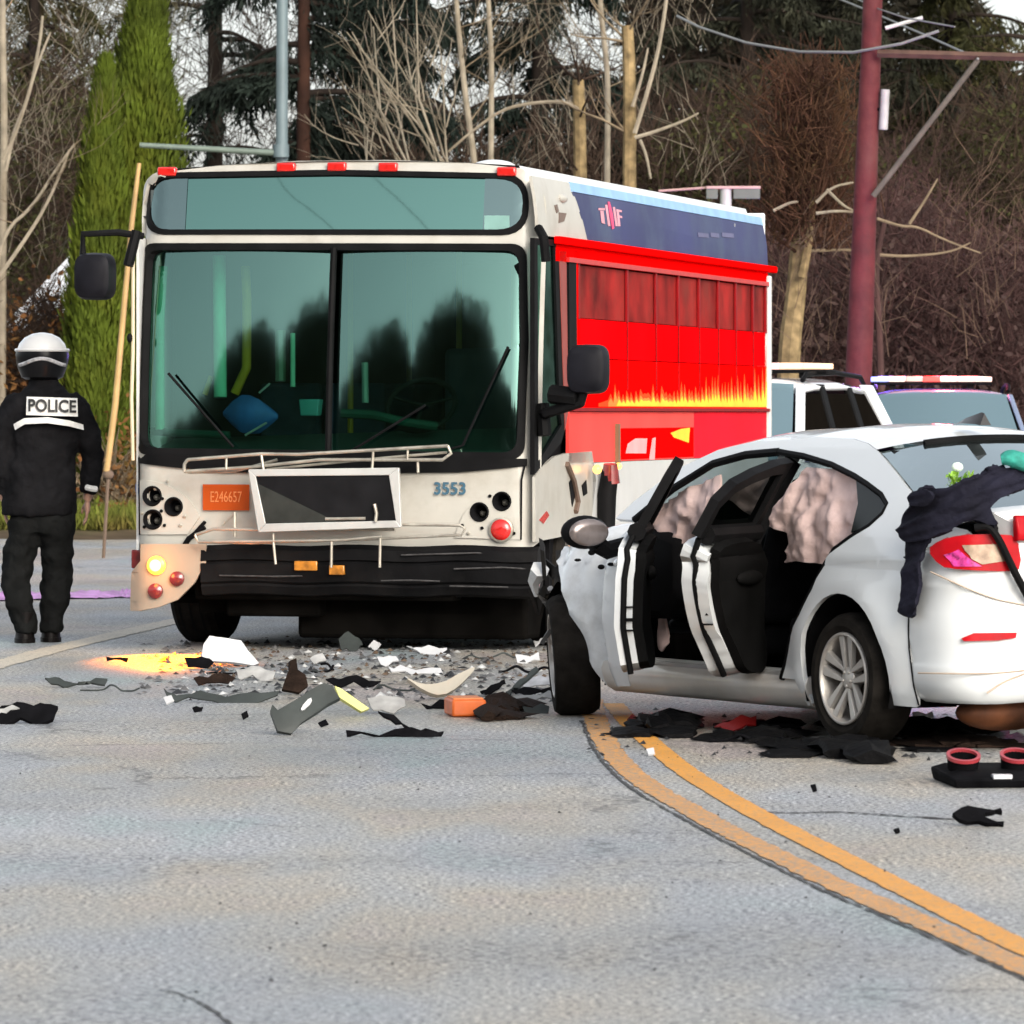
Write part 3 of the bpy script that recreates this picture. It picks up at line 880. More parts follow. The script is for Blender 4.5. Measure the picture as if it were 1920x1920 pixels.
# rust stains are geometry-free; the black burst boot and amber lamps hanging at the corner
o = MB().tube([(BW + 0.08, *bside(1122, 882)), (BW + 0.06, *bside(1121, 930)), (BW + 0.06, *bside(1120, 1000))], [0.058, 0.064, 0.058], 12).build('burst_hose', RUBBER, bus)
MB().tube([(BW + 0.085, *bside(1121, 870)), (BW + 0.08, *bside(1122, 905))], [0.048, 0.066], 12).build('hose_collar', DREDL, o)
AMB_E = mat('amber lamp lit', (0.9, 0.4, 0.03), 0.3, emit=(1.0, 0.42, 0.06), estr=3.0)
MB().ell((BW + 0.07, *bside(1100, 880)), (0.03, 0.03, 0.03), 10, 8).build('side_marker', AMB_E, bus)
MB().ell((BW + 0.05, *bside(1146, 874)), (0.022, 0.022, 0.022), 10, 8).build('side_marker', AMB_E, bus)
# dents on the cream top corner: an open hatch hole
for P in ([(1043, 385), (1048, 383), (1050, 396), (1045, 400)], [(1050, 398), (1064, 400), (1058, 415), (1048, 418)]):
    sidep('tear', bsd(P), mat('torn metal', (0.18, 0.12, 0.09), 0.5, metal=0.4), 0.004, thick=0.003)
MB().ell((BW - 0.02, *bside(1060, 372)), (0.03, 0.10, 0.03), 10, 8).build('dent', CREAM, bus)

# emblem on the blue band: a T, a drop-tailed bar and an E shape
EMB = mat('pink emblem print', (0.62, 0.28, 0.34), 0.5)
EMR = mat('red emblem print', (0.70, 0.05, 0.16), 0.5)
def bandq(P, m, name='emblem'):
    sidep(name, bsd(P), m, 0.004, thick=0.002, step=2.0)
bandq([(1126,390),(1138,390),(1138,394),(1126,394)], EMB); bandq([(1129,395),(1135,395),(1135,420),(1129,418)], EMB)
bandq([(1140,384),(1144,384),(1145,424),(1141,424)], EMB)
bandq([(1146,378),(1150,378),(1152,404),(1152,428),(1148,430),(1146,404)], EMR)
bandq([(1154,388),(1158,388),(1159,424),(1155,424)], EMB)
bandq([(1160,392),(1170,394),(1170,398),(1164,397),(1164,404),(1169,405),(1169,409),(1164,408),(1164,424),(1160,424)], EMB)
FAINT = mat('faint band print', (0.10, 0.10, 0.20), 0.5)
for a, b in ((1310, 1330), (1334, 1350), (1356, 1378)):
    bandq([(a,436),(b,438),(b,446),(a,444)], FAINT, 'faint_print')
MB().box((BW - 0.03, bside(1384, 430)[0], 2.77), (0.012, 0.02, 0.28)).build('band_joint', ALU, bus)
MB().box((BW + 0.004, BL - 0.02, 1.9), (0.05, 0.07, 1.3)).build('rear_corner_trim', BWHITE, bus, bev=0.01)
# other flank, roof, rear
panel('far_flank', rec(0.14, BL, 0.42, 2.62), lambda u, v: Vector((-BW, u, v)), BWHITE, bus, step=0.6, thick=0.02, offset=1)
roofr = []
for y in np.linspace(0.16, BL, 14):
    ring = []
    for X in np.linspace(-1, 1, 17):
        z = 3.05 - 0.43 * max(0, abs(X) - 0.80) ** 2 / 0.04 * 0.95 if abs(X) > 0.8 else 3.05
        ring.append((X * (BW - 0.01), y + (0.0 if y > 0.2 else 0.08), min(3.05, 2.62 + 0.43 * math.sqrt(max(0, 1 - ((abs(X) - 0.88) / 0.12) ** 2)) if abs(X) > 0.88 else 3.05)))
    roofr.append(ring)
roofr = [[(x, y, z + 0.055 * (1 - (x / BW) ** 2)) for x, y, z in r] for r in roofr]
roofr[0] = [(x, yf(max(-1.31, min(1.31, x)), min(z, 3.06)) + 0.02, z) for x, y, z in roofr[0]]
MB().loft(roofr, caps=False, closed=False).build('roof', BWHITE, bus)
MB().box((0, BL - 0.015, 1.75), (2 * BW - 0.04, 0.03, 2.56)).build('rear_panel', BWHITE, bus, bev=0.05)
MB().ell((bf(885, 310)[0], 0.9, 3.08), (0.14, 0.22, 0.05), 16, 8).build('roof_vent', BWHITE, bus)

# -- bumper and running gear
bmp = []
for X in np.linspace(bf(385, 1050)[0], BW + 0.02, 22):
    y = yf(min(max(X, -1.28), 1.28), 0.6)
    ring = []
    for z, d in ((0.665, 0.0), (0.67, -0.10), (0.64, -0.145), (0.575, -0.15), (0.565, -0.135), (0.55, -0.15), (0.44, -0.14), (0.425, -0.12), (0.41, -0.13), (0.36, -0.10), (0.34, 0.0)):
        w = 0.012 * math.sin(X * 5.0 + z * 7) + 0.008 * math.sin(X * 17)
        ring.append((X, y + d + w + 0.05, z + 0.006 * math.sin(X * 9)))
    bmp.append(ring)
MB().loft(bmp).build('bumper', BLACKP, bus, ang=30)
MB().box((-0.05, 0.12, 0.40), (1.7, 0.22, 0.16)).box((-0.42, 0.3, 0.28), (0.62, 0.3, 0.14)).build('bumper_mount', UNDER, bus, bev=0.02)
MB().box((bf(296, 1030)[0], 0.12, 0.62), (0.26, 0.1, 0.10)).box((-0.95, 0.2, 0.55), (0.08, 0.3, 0.2)).build('bumper_bracket', UNDER, bus, bev=0.01)
MB().box((0.0, 1.2, 0.33), (1.9, 1.8, 0.20)).build('underframe', UNDER, bus)
MB().box((0.45, 0.75, 0.22), (1.5, 0.9, 0.30)).build('drop_plate', UNDER, bus, bev=0.03)
MB().box((0.0, 5.0, 0.38), (2.4, 5.6, 0.3)).build('underframe', UNDER, bus)
MB().tube([(-1.1, 1.25, 0.46), (1.1, 1.25, 0.46)], 0.09, 10).build('front_axle', UNDER, bus)
TYRE = mat('tyre rubber', (0.013, 0.0115, 0.010), 0.85, spec=0.06, var=0.4, vscale=12, bump=0.3, bscale=30)
HUBM = mat('wheel hub grey', (0.16, 0.15, 0.14), 0.5, metal=0.5)
def bwheel(X, Y, r=0.475, w=0.28):
    h = MB().revolve([(0.05, -w * 0.3), (0.26, -w * 0.36), (0.28, -w * 0.45), (0.28, w * 0.45), (0.26, w * 0.36), (0.05, w * 0.3)], (X, Y, r), (1, 0, 0), 28).build('wheel', HUBM, bus)
    t = MB().revolve([(0.28, -w / 2 * 0.8), (r * 0.93, -w / 2), (r, -w / 2 * 0.75), (r, w / 2 * 0.75), (r * 0.93, w / 2), (0.28, w / 2 * 0.8)], (X, Y, r), (1, 0, 0), 40, True).build('tyre', TYRE, h)
    for k in (-0.07, 0.0, 0.07):
        MB().revolve([(r + 0.002, k - 0.008), (r + 0.003, k), (r + 0.002, k + 0.008), (r - 0.01, k)], (X, Y, r), (1, 0, 0), 40, True).build('tread_groove', RUBBER, h)
bwheel(-1.17, 1.25); bwheel(1.17, 1.25); bwheel(-1.10, 6.4); bwheel(1.10, 6.4)
o = MB().tube([(-0.55, 0.9, 0.30), (0.1, 1.0, 0.26), (0.9, 0.8, 0.24)], 0.07, 8).build('hanging_pipe', UNDER, bus)
for L in ([(722,1088),(780,1087),(832,1089)], [(858,1066),(950,1063),(1030,1066)], [(420,1078),(520,1080),(575,1079)], [(760,1040),(900,1036),(1020,1040)], [(850,1098),(960,1100)]):
    P = [(X, yf(min(X, 1.28), 0.6) - 0.104 + 0.004 * math.sin(X * 9), Z) for X, Z in bp(L)]
    MB().tube(P, 0.005, 5).build('bumper_scrape', mat('bumper scrape grey', (0.045, 0.043, 0.043), 0.6, var=0.5, vscale=30), bus)
# amber reflector blocks on the bumper face
for (x, y, w) in ((582, 1060, 0.15), (640, 1068, 0.10)):
    X, Z = bf(x, y)
    MB().box((X, yf(X, 0.6) - 0.105, Z), (w, 0.03, 0.06)).build('bumper_reflector', mat('amber reflector', (0.42, 0.16, 0.015), 0.3, coat=0.5, var=0.5, vscale=20), bus, bev=0.006)
# red side marker behind the missing bumper end
X, Z = bf(252, 1048)
MB().box((X, 0.16, Z), (0.07, 0.05, 0.12)).build('bumper_bracket_lamp', DREDL, bus, bev=0.01)

# -- torn-off bumper corner hanging with its lamps; the upper one is lit
pan = bp([(264,1020),(386,1020),(386,1078),(376,1072),(366,1092),(335,1124),(300,1138),(262,1145),(212,1144),(226,1124),(240,1098),(250,1072),(264,1052)], -0.10)
hang = panel('hanging_lamp_panel', pan, lambda u, v: Vector((u, yf(max(-1.3, min(1.3, u)), 0.6) - 0.12 + 0.05 * (v - 0.4) + (0.08 * (u + 1.2) ** 2), v)), mat('hanging panel paint', (0.33, 0.27, 0.21), 0.5, spec=0.15, var=0.08, dirt=(0.3, 0.22, 0.16), dscale=3, damt=0.4), bus, step=0.06, thick=0.02)
LIT = mat('lit amber lamp', (1.0, 0.55, 0.1), 0.3, emit=(1.0, 0.30, 0.012), estr=0.9)
def hlamp(px, py, r, m, name):
    X, Z = bf(px, py, -0.10); Y = yf(max(-1.3, X), 0.6) - 0.12 + 0.05 * (Z - 0.4) + 0.08 * (X + 1.2) ** 2
    o = MB().revolve([(r, -0.004), (r * 0.96, -0.02), (r * 0.6, -0.034), (0.003, -0.038)], (X, Y - 0.002, Z), (0, 1, 0), 28).build(name, m, bus)
    return o, Vector((X, Y, Z))
for px, py, m, nm, rr in ((295,1060,LIT,'lit_turn_lamp',0.062), (334,1085,DREDL,'dark_lamp',0.048), (294,1108,DREDL,'dark_lamp',0.050)):
    o, P = hlamp(px, py, rr, m, nm)
    if nm == 'lit_turn_lamp':
        lt = bpy.data.lights.new('turn_lamp_light', 'SPOT'); lt.energy = 420; lt.color = (1.0, 0.21, 0.0); lt.shadow_soft_size = 0.05
        lt.spot_size = R(44); lt.spot_blend = 0.9
        lo = bpy.data.objects.new('turn_lamp_light', lt); COL.objects.link(lo); lo.parent = bus
        lo.location = P + Vector((0.05, -0.09, 0.0)); lo.rotation_euler = Vector((-0.34, 1.0, 0.60)).to_track_quat('Z', 'Y').to_euler()
        MB().ell(P + Vector((0, -0.036, 0.0)), (0.038, 0.012, 0.038), 18, 10).build('bulb', mat('glowing bulb', (1.0, 0.8, 0.3), 0.4, emit=(1.0, 0.72, 0.16), estr=1.8), o)
        halo = bpy.data.lights.new('turn_lamp_glow', 'POINT'); halo.energy = 1.3; halo.color = (1.0, 0.36, 0.05); halo.shadow_soft_size = 0.06
        ho = bpy.data.objects.new('turn_lamp_glow', halo); COL.objects.link(ho); ho.parent = bus; ho.location = P + Vector((0, -0.13, 0))

# -- plate, fleet number, fleet emblem
X0, Z1 = bf(382, 908); X1, Z0 = bf(469, 957)
pl = panel('licence_plate', [(X0, Z0), (X1, Z0), (X1, Z1), (X0, Z1)], front(-0.022), mat('orange plate', (0.40, 0.060, 0.005), 0.5, spec=0.2, var=0.06), bus, step=0.05, thick=0.006)
xm, zm = (X0 + X1) / 2, (Z0 + Z1) / 2
text_obj('plate_number', 'E246657', 0.098, mat('plate print', (0.62, 0.20, 0.06), 0.5), pl, lambda u, v, w: Vector((xm + u, yf(xm + u, zm) - 0.025 - w, zm + v)), 0.001, sx=0.62)
xm2, zm2 = bf(845, 917)
text_obj('fleet_number', '3553', 0.108, mat('blue number print', (0.035, 0.10, 0.15), 0.5), bus, lambda u, v, w: Vector((xm2 + u, yf(xm2 + u, zm2) - 0.018 - w, zm2 + v)), 0.002, sx=0.98, font_bold=0.0025)
xe, ze = bf(237, 915)
e_ = panel('fleet_emblem', circ(xe + 0.01, ze, 0.030, 20, 0.062), front(-0.004), mat('blue emblem', (0.04, 0.12, 0.30), 0.5), bus, step=0.05, thick=0.003)
panel('emblem_swirl', chaikin([(xe - 0.014, ze + 0.01), (xe + 0.012, ze + 0.02), (xe + 0.03, ze), (xe + 0.02, ze - 0.012), (xe, ze - 0.004)], 2), front(-0.009), BWHITE, e_, step=0.05, thick=0.002)

# -- bent bicycle rack with its poster frame
def rk(L, dy): return [(*[bf(x, y, dy)[0]], yf(bf(x, y, dy)[0], 0.9) + dy, bf(x, y, dy)[1]) for x, y in L]
rack = MB()
for L, dy, r in (([(352,862),(490,851),(560,852),(840,836)], -0.22, 0.011), ([(345,884),(346,870),(352,862)], -0.22, 0.011), ([(345,884),(470,876),(600,862),(830,862),(846,850),(840,836)], -0.2, 0.011),
                 ([(352,886),(440,884),(520,862)], -0.16, 0.009), ([(490,851),(494,880)], -0.22, 0.009), ([(425,858),(424,880)], -0.21, 0.008), ([(700,846),(698,880)], -0.21, 0.009), ([(765,840),(764,862)], -0.2, 0.008),
                 ([(500,880),(640,866),(838,848)], -0.18, 0.009), ([(783,862),(784,886)], -0.17, 0.010),
                 ([(366,1003),(400,992),(470,993),(740,993)], -0.16, 0.010), ([(366,1003),(372,1016),(470,1018),(716,1010)], -0.17, 0.010), ([(745,984),(862,985),(872,991),(865,1003),(800,1006),(716,1010)], -0.15, 0.009),
                 ([(372,1016),(640,1013),(715,1006)], -0.21, 0.008), ([(512,1000),(513,1020),(517,1058)], -0.2, 0.009), ([(622,1012),(621,1064)], -0.2, 0.009), ([(713,1008),(712,1064)], -0.2, 0.009), ([(440,960),(440,1006)], -0.1, 0.012), ([(416,985),(438,964)], -0.08, 0.008)):
    rack.tube(rk(L, dy), r, 8)
rack.build('bike_rack', STEEL, bus)
fo = rk([(465,880),(748,877),(752,989),(484,998)], -0.25)
fi = rk([(479,893),(729,891),(742,976),(498,982)], -0.25)
fm = MB()
for k in range(4):
    a, b, c, d = fo[k], fo[(k + 1) % 4], fi[(k + 1) % 4], fi[k]
    fm.hexa([*[Vector(p) + Vector((0, 0.03, 0)) for p in (a, b, c, d)], *[Vector(p) for p in (a, b, c, d)]])
fr = fm.build('poster_frame', ALU, bus, smooth=False, bev=0.004)
bb = [Vector(p) + Vector((0, 0.012, 0)) for p in fi]
MB().add([bb[0], bb[1], bb[2], bb[3]] + [p + Vector((0, 0.01, 0)) for p in bb], [(0, 1, 2, 3), (7, 6, 5, 4)]).build('poster_board', mat('black poster board', (0.008, 0.008, 0.009), 0.5, spec=0.1, var=0.3), fr, smooth=False)
q = [bb[0].lerp(bb[3], 0.15), bb[3], bb[3].lerp(bb[2], 0.55)]
MB().add([p - Vector((0, 0.004, 0)) for p in q], [(0, 1, 2)]).build('poster_tear', mat('grey poster', (0.028, 0.030, 0.027), 0.5, spec=0.15, var=0.3), fr, smooth=False)
MB().tube(rk([(702,945),(706,962),(704,978)], -0.26), 0.011, 8).build('rack_hook', STEEL, fr)
MB().tube(rk([(610,973),(685,972)], -0.24), 0.010, 8).build('rack_hook', STEEL, fr)

# -- mirrors
mb = MB().tube([bf(240, 440) and (-BW + 0.05, 0.12, 2.63), (-BW - 0.08, 0.0, 2.65), (-BW - 0.30, -0.04, 2.64), (-BW - 0.30, -0.04, 2.50)], 0.022, 8)
mb.tube([(-BW + 0.02, 0.08, 2.66), (-BW - 0.02, 0.03, 2.44)], 0.035, 8)
arm = mb.build('mirror_arm', RUBBER, bus)
mc = Vector((-BW - 0.215, -0.05, 2.37))
h = MB().loft([[(mc.x + sx * 0.125 * k, mc.y + dy, mc.z + sz * 0.15 * k) for sx, sz in [(math.copysign(abs(math.cos(t)) ** 0.5, math.cos(t)), math.copysign(abs(math.sin(t)) ** 0.5, math.sin(t))) for t in np.linspace(0, 2 * PI, 24, endpoint=False)]]
                for k, dy in ((0.7, -0.10), (0.92, -0.08), (1.0, -0.02), (1.0, 0.05))])
h.build('mirror_housing', mat('mirror shell', (0.008, 0.008, 0.011), 0.5, spec=0.10, var=0.3), arm)
mb = MB().tube([(BW - 0.02, 0.18, 1.50), (BW + 0.06, 0.05, 1.50), (BW + 0.30, -0.02, 1.57), (BW + 0.32, -0.02, 1.66)], 0.035, 8)
mb.tube([(BW + 0.02, 0.12, 1.56), (BW + 0.04, 0.1, 1.36)], 0.045, 8).tube([(BW + 0.10, 0.02, 1.62), (BW + 0.28, -0.02, 1.60)], 0.06, 8)
arm = mb.build('mirror_arm', RUBBER, bus)
mc = Vector((BW + 0.345, -0.02, 1.775))
MB().loft([[(mc.x + sx * 0.128 * k, mc.y + dy, mc.z + sz * 0.155 * k) for sx, sz in [(math.copysign(abs(math.cos(t)) ** 0.5, math.cos(t)), math.copysign(abs(math.sin(t)) ** 0.5, math.sin(t))) for t in np.linspace(0, 2 * PI, 24, endpoint=False)]]
            for k, dy in ((0.7, -0.10), (0.92, -0.08), (1.0, -0.02), (1.0, 0.05))]).build('mirror_housing', mat('mirror shell', (0.008, 0.008, 0.011), 0.5, spec=0.10, var=0.3), arm)
MB().tube([(BW + 0.0, 0.1, 2.66), (BW + 0.05, 0.03, 2.60), (BW + 0.06, 0.05, 2.45)], 0.03, 8).build('mirror_bracket', RUBBER, bus)
MB().tube([(-BW - 0.01, 0.1, z) for z in (2.6, 2.2, 1.9)] + [(-BW - 0.02, 0.1, 1.6), (-BW - 0.01, 0.1, 1.2)], 0.012, 6).build('door_rail', mat('cream rail', (0.6, 0.5, 0.32), 0.4), bus)
MB().ell((-BW - 0.02, 0.06, 1.98), (0.02, 0.02, 0.03), 8, 6).build('rail_bracket', RUBBER, bus)

# a blue folded umbrella lying on the dashboard: not part of the bus
c0 = Vector(inb(470, 775, 0.28))
u_m = MB()
nseg = 9
rows = []
for i in range(7):
    t = i / 6.0
    rad = [0.02, 0.10, 0.15, 0.165, 0.14, 0.08, 0.02][i]
    rows.append([(c0.x - 0.18 + 0.36 * t, c0.y + rad * 0.5 * math.sin(2 * PI * j / 14), c0.z - 0.02 * t + rad * 0.75 * math.cos(2 * PI * j / 14) * (1 + 0.12 * math.sin(5 * 2 * PI * j / 14 + i))) for j in range(14)])
u_m.loft(rows)
Mb = Matrix.Translation(Vector((BX, BY, 0))) @ Matrix.Rotation(-BTH, 4, 'Z')
umb = empty('umbrella', Mb @ c0, -BTH, 'crumpled blue umbrella lying on the dashboard behind the bus windscreen', 'umbrella')
for k, p in enumerate(u_m.v): u_m.v[k] = tuple(Vector(p) - c0)
u_m.build('canopy', mat('blue umbrella cloth', (0.03, 0.12, 0.42), 0.6, var=0.3, vscale=8), umb)
MB().tube([(-0.02, -0.06, -0.14), (0.12, -0.05, -0.06)], 0.008, 6).tube([(0.07, -0.05, 0.13), (0.14, -0.05, 0.19)], 0.007, 6).build('shaft', ALU, umb)

# wires hung across the street before the bus: out of the frame, but mirrored in its glass
def mirrored(px, py, t):
    """where the sight line through this pixel goes after the bus glass has turned it"""
    X, Z = bf(px, py); e = 1e-3
    n = Vector(((yf(X + e, Z) - yf(X - e, Z)) / (2 * e), -1.0, (yf(X, Z + e) - yf(X, Z - e)) / (2 * e))).normalized()
    P = Mb @ Vector((X, yf(X, Z), Z))
    N = (Mb.to_3x3() @ n).normalized()
    d = (P - Vector((0, 0, EYE))).normalized()
    r = d - 2 * d.dot(N) * N
    return P + r * t
for L, lab in (([(500,300,25),(530,350,24),(575,392,23),(620,425,22),(665,465,21)], 'overhead wire mirrored in the left half of the destination sign'),
               ([(680,310,25),(715,345,24),(765,390,23),(800,430,22),(815,450,21)], 'overhead wire mirrored in the right half of the destination sign')):
    tag(MB().tube([mirrored(*p) for p in chaikin(L, 2, False)], 0.014, 5).build('overhead_wire', mat('wire grey', (0.22, 0.23, 0.22), 0.5), None), lab, 'wire')

# ================================================================== the wrecked white car
KX, KY = 2.281, 25.767                                # middle of the rear axle on the ground
KH = math.atan2(0.889, -0.459)                        # heading
FW = Vector((math.cos(KH), math.sin(KH))); LF = Vector((-math.sin(KH), math.cos(KH)))
car = empty('wrecked_car', (KX, KY, 0), KH, 'white saloon car with crushed nose, open doors and hanging airbags', 'car')
CARW = mat('white car paint', (0.66, 0.69, 0.70), 0.25, coat=0.7, var=0.015)
CRUMP = mat('scuffed white paint', (0.66, 0.68, 0.69), 0.22, coat=0.7, var=0.04, dirt=(0.22, 0.20, 0.18), dscale=5, damt=0.4)
GLS = glass('car rear glass', (0.86, 0.97, 0.96), (0.20, 0.26, 0.26), 0.85, 0.03, 0.0)
DGL = glass('dark side glass', (0.45, 0.5, 0.5), (0.05, 0.07, 0.06), 0.25, 0.03)
TRIM = mat('door card black', (0.005, 0.005, 0.005), 0.7, spec=0.05, var=0.4, vscale=4)

ZP = [0.10, 0.14, 0.25, 0.50, 0.74, 0.815, 0.845, 0.95, 1.05, 1.20, 1.34, 1.42]
YP = [0.76, 0.80, 0.845, 0.885, 0.878, 0.862, 0.876, 0.828, 0.772, 0.690, 0.605, 0.52]
def cy(x, z):
    y = float(np.interp(z, ZP, YP))
    if x < -0.15: y *= 1 - 0.17 * ((-0.15 - x) / 0.80) ** 2
    if x > 2.4: y *= 1 - 0.10 * ((x - 2.4) / 0.7) ** 2
    # flare over the rear wheel
    d = math.hypot(x, z - 0.31)
    y += 0.022 * math.exp(-((d - 0.40) / 0.10) ** 2) * (1 if z < 0.85 else 0)
    return y
def left(dy=0.0): return lambda u, v: Vector((u, cy(u, v) + dy, v))
def right(dy=0.0): return lambda u, v: Vector((u, -cy(u, v) - dy, v))
def kl(px, py, yl):
    """pixel -> (x, z) in the car's own axes on the upright plane y = yl"""
    a = (px - CX) / FPX
    D = (LF.x * KX + LF.y * KY + yl) / (a * LF.x + LF.y)
    X = a * D
    return ((X - KX) * FW.x + (D - KY) * FW.y, EYE - (py - HY) / FPX * D)
def ks(px, py, dy=0.0):
    x, z = 0, 0.8
    for _ in range(5):
        x, z = kl(px, py, cy(x, max(0.1, z)) + dy)
    return (x, z)
def arch(cx, cz, r, a0, a1, n=16):
    return [(cx + r * math.cos(R(a0 + (a1 - a0) * i / n)), cz + r * math.sin(R(a0 + (a1 - a0) * i / n))) for i in range(n + 1)]

door_edge_r = [(0.62, 0.275), (0.545, 0.36), (0.47, 0.46), (0.363, 0.582), (0.26, 0.70), (0.195, 0.806), (0.12, 0.88), (0.02, 0.935), (-0.10, 0.99), (-0.165, 1.045), (-0.168, 1.085), (-0.08, 1.128), (0.10, 1.178), (0.243, 1.212), (0.5, 1.262), (0.8, 1.300), (1.05, 1.318)]
glass_edge = [(0.16, 1.335), (0.05, 1.295), (-0.1, 1.238), (-0.3, 1.155), (-0.45, 1.088), (-0.56, 1.03)]
quarter = [(0.40, 0.155), (0.46, 0.275)] + door_edge_r + [(1.05, 1.375), (0.8, 1.39), (0.45, 1.382), (0.28, 1.362)] + glass_edge + \
          [(-0.66, 1.005), (-0.80, 0.985), (-0.86, 0.955), (-0.74, 0.945), (-0.60, 0.905), (-0.555, 0.86), (-0.525, 0.80), (-0.521, 0.60), (-0.521, 0.40), (-0.520, 0.22), (-0.505, 0.19)] + arch(0, 0.31, 0.375, 198, -22, 22)
panel('quarter_panel', quarter, left(), CARW, car, step=0.045, thick=0.025, ang=60, flip=True)
panel('quarter_panel', quarter, right(), CARW, car, step=0.09, thick=0.025, ang=60)
# black lip round the door and quarter window opening
lip = MB()
lp = [(0.62, 0.272)] + door_edge_r + [(1.05, 1.318)]
lip.tube([(x + 0.0, cy(x, z) - 0.012, z) for x, z in lp], 0.017, 8)
lip.build('door_seal', RUBBER, car)
panel('quarter_window', [(-0.16, 1.05), (-0.162, 1.08), (-0.07, 1.122), (0.10, 1.17), (0.243, 1.205), (0.12, 1.09), (0.06, 0.96), (-0.09, 0.995)], left(-0.02), mat('quarter glass', (0.010, 0.013, 0.011), 0.2, spec=0.15), car, step=0.05, thick=0.006, flip=True)
# sill
sill = []
for x in np.linspace(0.36, 2.38, 24):
    b = 0.006 * math.sin(x * 8)
    sill.append([(x, cy(x, z) + d + b, z) for z, d in ((0.285, -0.13), (0.30, -0.075), (0.285, -0.02), (0.25, 0.0), (0.20, 0.006), (0.16, 0.0), (0.135, -0.03), (0.13, -0.12))])
MB().loft(sill).build('rocker_panel', mat('silver sill paint', (0.66, 0.64, 0.60), 0.3, coat=0.6, var=0.08, dirt=(0.3, 0.22, 0.15), dscale=3, damt=0.4), car, ang=50)
MB().loft([[(x, -y, z) for x, y, z in r] for r in sill]).build('rocker_panel', CARW, car)
MB().box((1.7, 0.74, 0.305), (0.75, 0.06, 0.012)).build('sill_plate', mat('pale sill plate', (0.55, 0.55, 0.53), 0.4), car, bev=0.003)
MB().box((0.85, 0.73, 0.302), (0.6, 0.07, 0.012)).build('sill_plate', mat('pale sill plate', (0.55, 0.55, 0.53), 0.4), car, bev=0.003)
# B pillar and front roof rail / A pillar
bpil = [(0.99, 0.27), (1.12, 0.27), (1.13, 0.8), (1.11, 0.95), (1.10, 1.32), (0.985, 1.312), (0.99, 0.95)]
panel('door_pillar', bpil, left(-0.05), CARW, car, step=0.08, thick=0.05, flip=True)
panel('pillar_cover', [(0.965, 0.30), (1.01, 0.30), (1.02, 0.95), (1.01, 1.30), (0.945, 1.29), (0.965, 0.95)], left(-0.035), RUBBER, car, step=0.08, thick=0.06, flip=True)
rail = [(1.05, 1.318), (1.35, 1.302), (1.62, 1.257), (1.90, 1.13), (2.12, 0.98), (2.30, 0.985), (2.20, 1.07), (1.92, 1.232), (1.62, 1.325), (1.35, 1.365), (1.05, 1.375)]
panel('roof_rail', rail, left(), CARW, car, step=0.07, thick=0.03, flip=True)
panel('roof_rail', rail, right(), CARW, car, step=0.09, thick=0.03)
lip = MB().tube([(x, cy(x, z) - 0.012, z) for x, z in [(1.05, 1.318), (1.35, 1.302), (1.62, 1.257), (1.90, 1.13), (2.12, 0.98)]], 0.020, 8)
lip.build('door_seal', RUBBER, car)
# roof skin between the rails
edge_top = [(1.62, 1.325), (1.35, 1.365), (1.05, 1.375), (0.8, 1.39), (0.45, 1.382), (0.28, 1.362), (0.16, 1.335)]
rows = []
for i in range(len(edge_top) * 4 - 3):
    t = i / 4.0; k = min(int(t), len(edge_top) - 2); f = t - k
    x = edge_top[k][0] * (1 - f) + edge_top[k + 1][0] * f; z = edge_top[k][1] * (1 - f) + edge_top[k + 1][1] * f
    ye = cy(x, z) - 0.004
    bow = 0.10 * (1 if x < 0.5 else 1) 
    rows.append([(x + (-0.10 * (1 - s * s) if x < 0.30 else (0.10 * (1 - s * s) if x > 1.3 else 0)) * (min(1, abs(x - 0.8) / 0.6)), s * ye, z + 0.062 * (1 - abs(s) ** 2.2)) for s in np.linspace(1, -1, 21)])
MB().loft(rows, caps=False, closed=False).build('roof', CARW, car, ang=80)
rear_row = rows[-1]
# rear window: between the roof's rear edge and the deck, edge following the pillar
ge = [(0.15, 1.328)] + glass_edge[1:]
rg = []
for k, (x, z) in enumerate(ge):
    f = k / (len(ge) - 1)
    ye = cy(x, z) - 0.02
    rg.append([(x - 0.11 * (1 - s * s), s * ye, z + (0.060 * (1 - f) + 0.022 * f) * (1 - abs(s) ** 2.2) - 0.006) for s in np.linspace(1, -1, 19)])
MB().loft(rg, caps=False, closed=False).build('rear_window', GLS, car, ang=80)
fr = MB().tube([Vector(p) + Vector((0.0, 0, 0.006)) for p in rg[0][3:]], 0.018, 6)
fr.build('window_seal', RUBBER, car)
# shark fin antenna
fin = MB().loft([[(0.30, 0.02, 1.452), (0.30, -0.02, 1.452), (0.295, 0.0, 1.455)], [(0.20, 0.035, 1.455), (0.20, -0.035, 1.455), (0.22, 0.0, 1.478)], [(0.08, 0.036, 1.45), (0.08, -0.036, 1.45), (0.085, 0.0, 1.505)], [(0.05, 0.03, 1.445), (0.05, -0.03, 1.445), (0.06, 0.0, 1.500)]])
fx, fz = kl(1822, 818, 0.12)
for k, (x, y, z) in enumerate(fin.v): fin.v[k] = (x - 0.17 + fx, y + 0.12, z)
fin.build('roof_antenna', mat('antenna black', (0.02, 0.018, 0.017), 0.35), car)

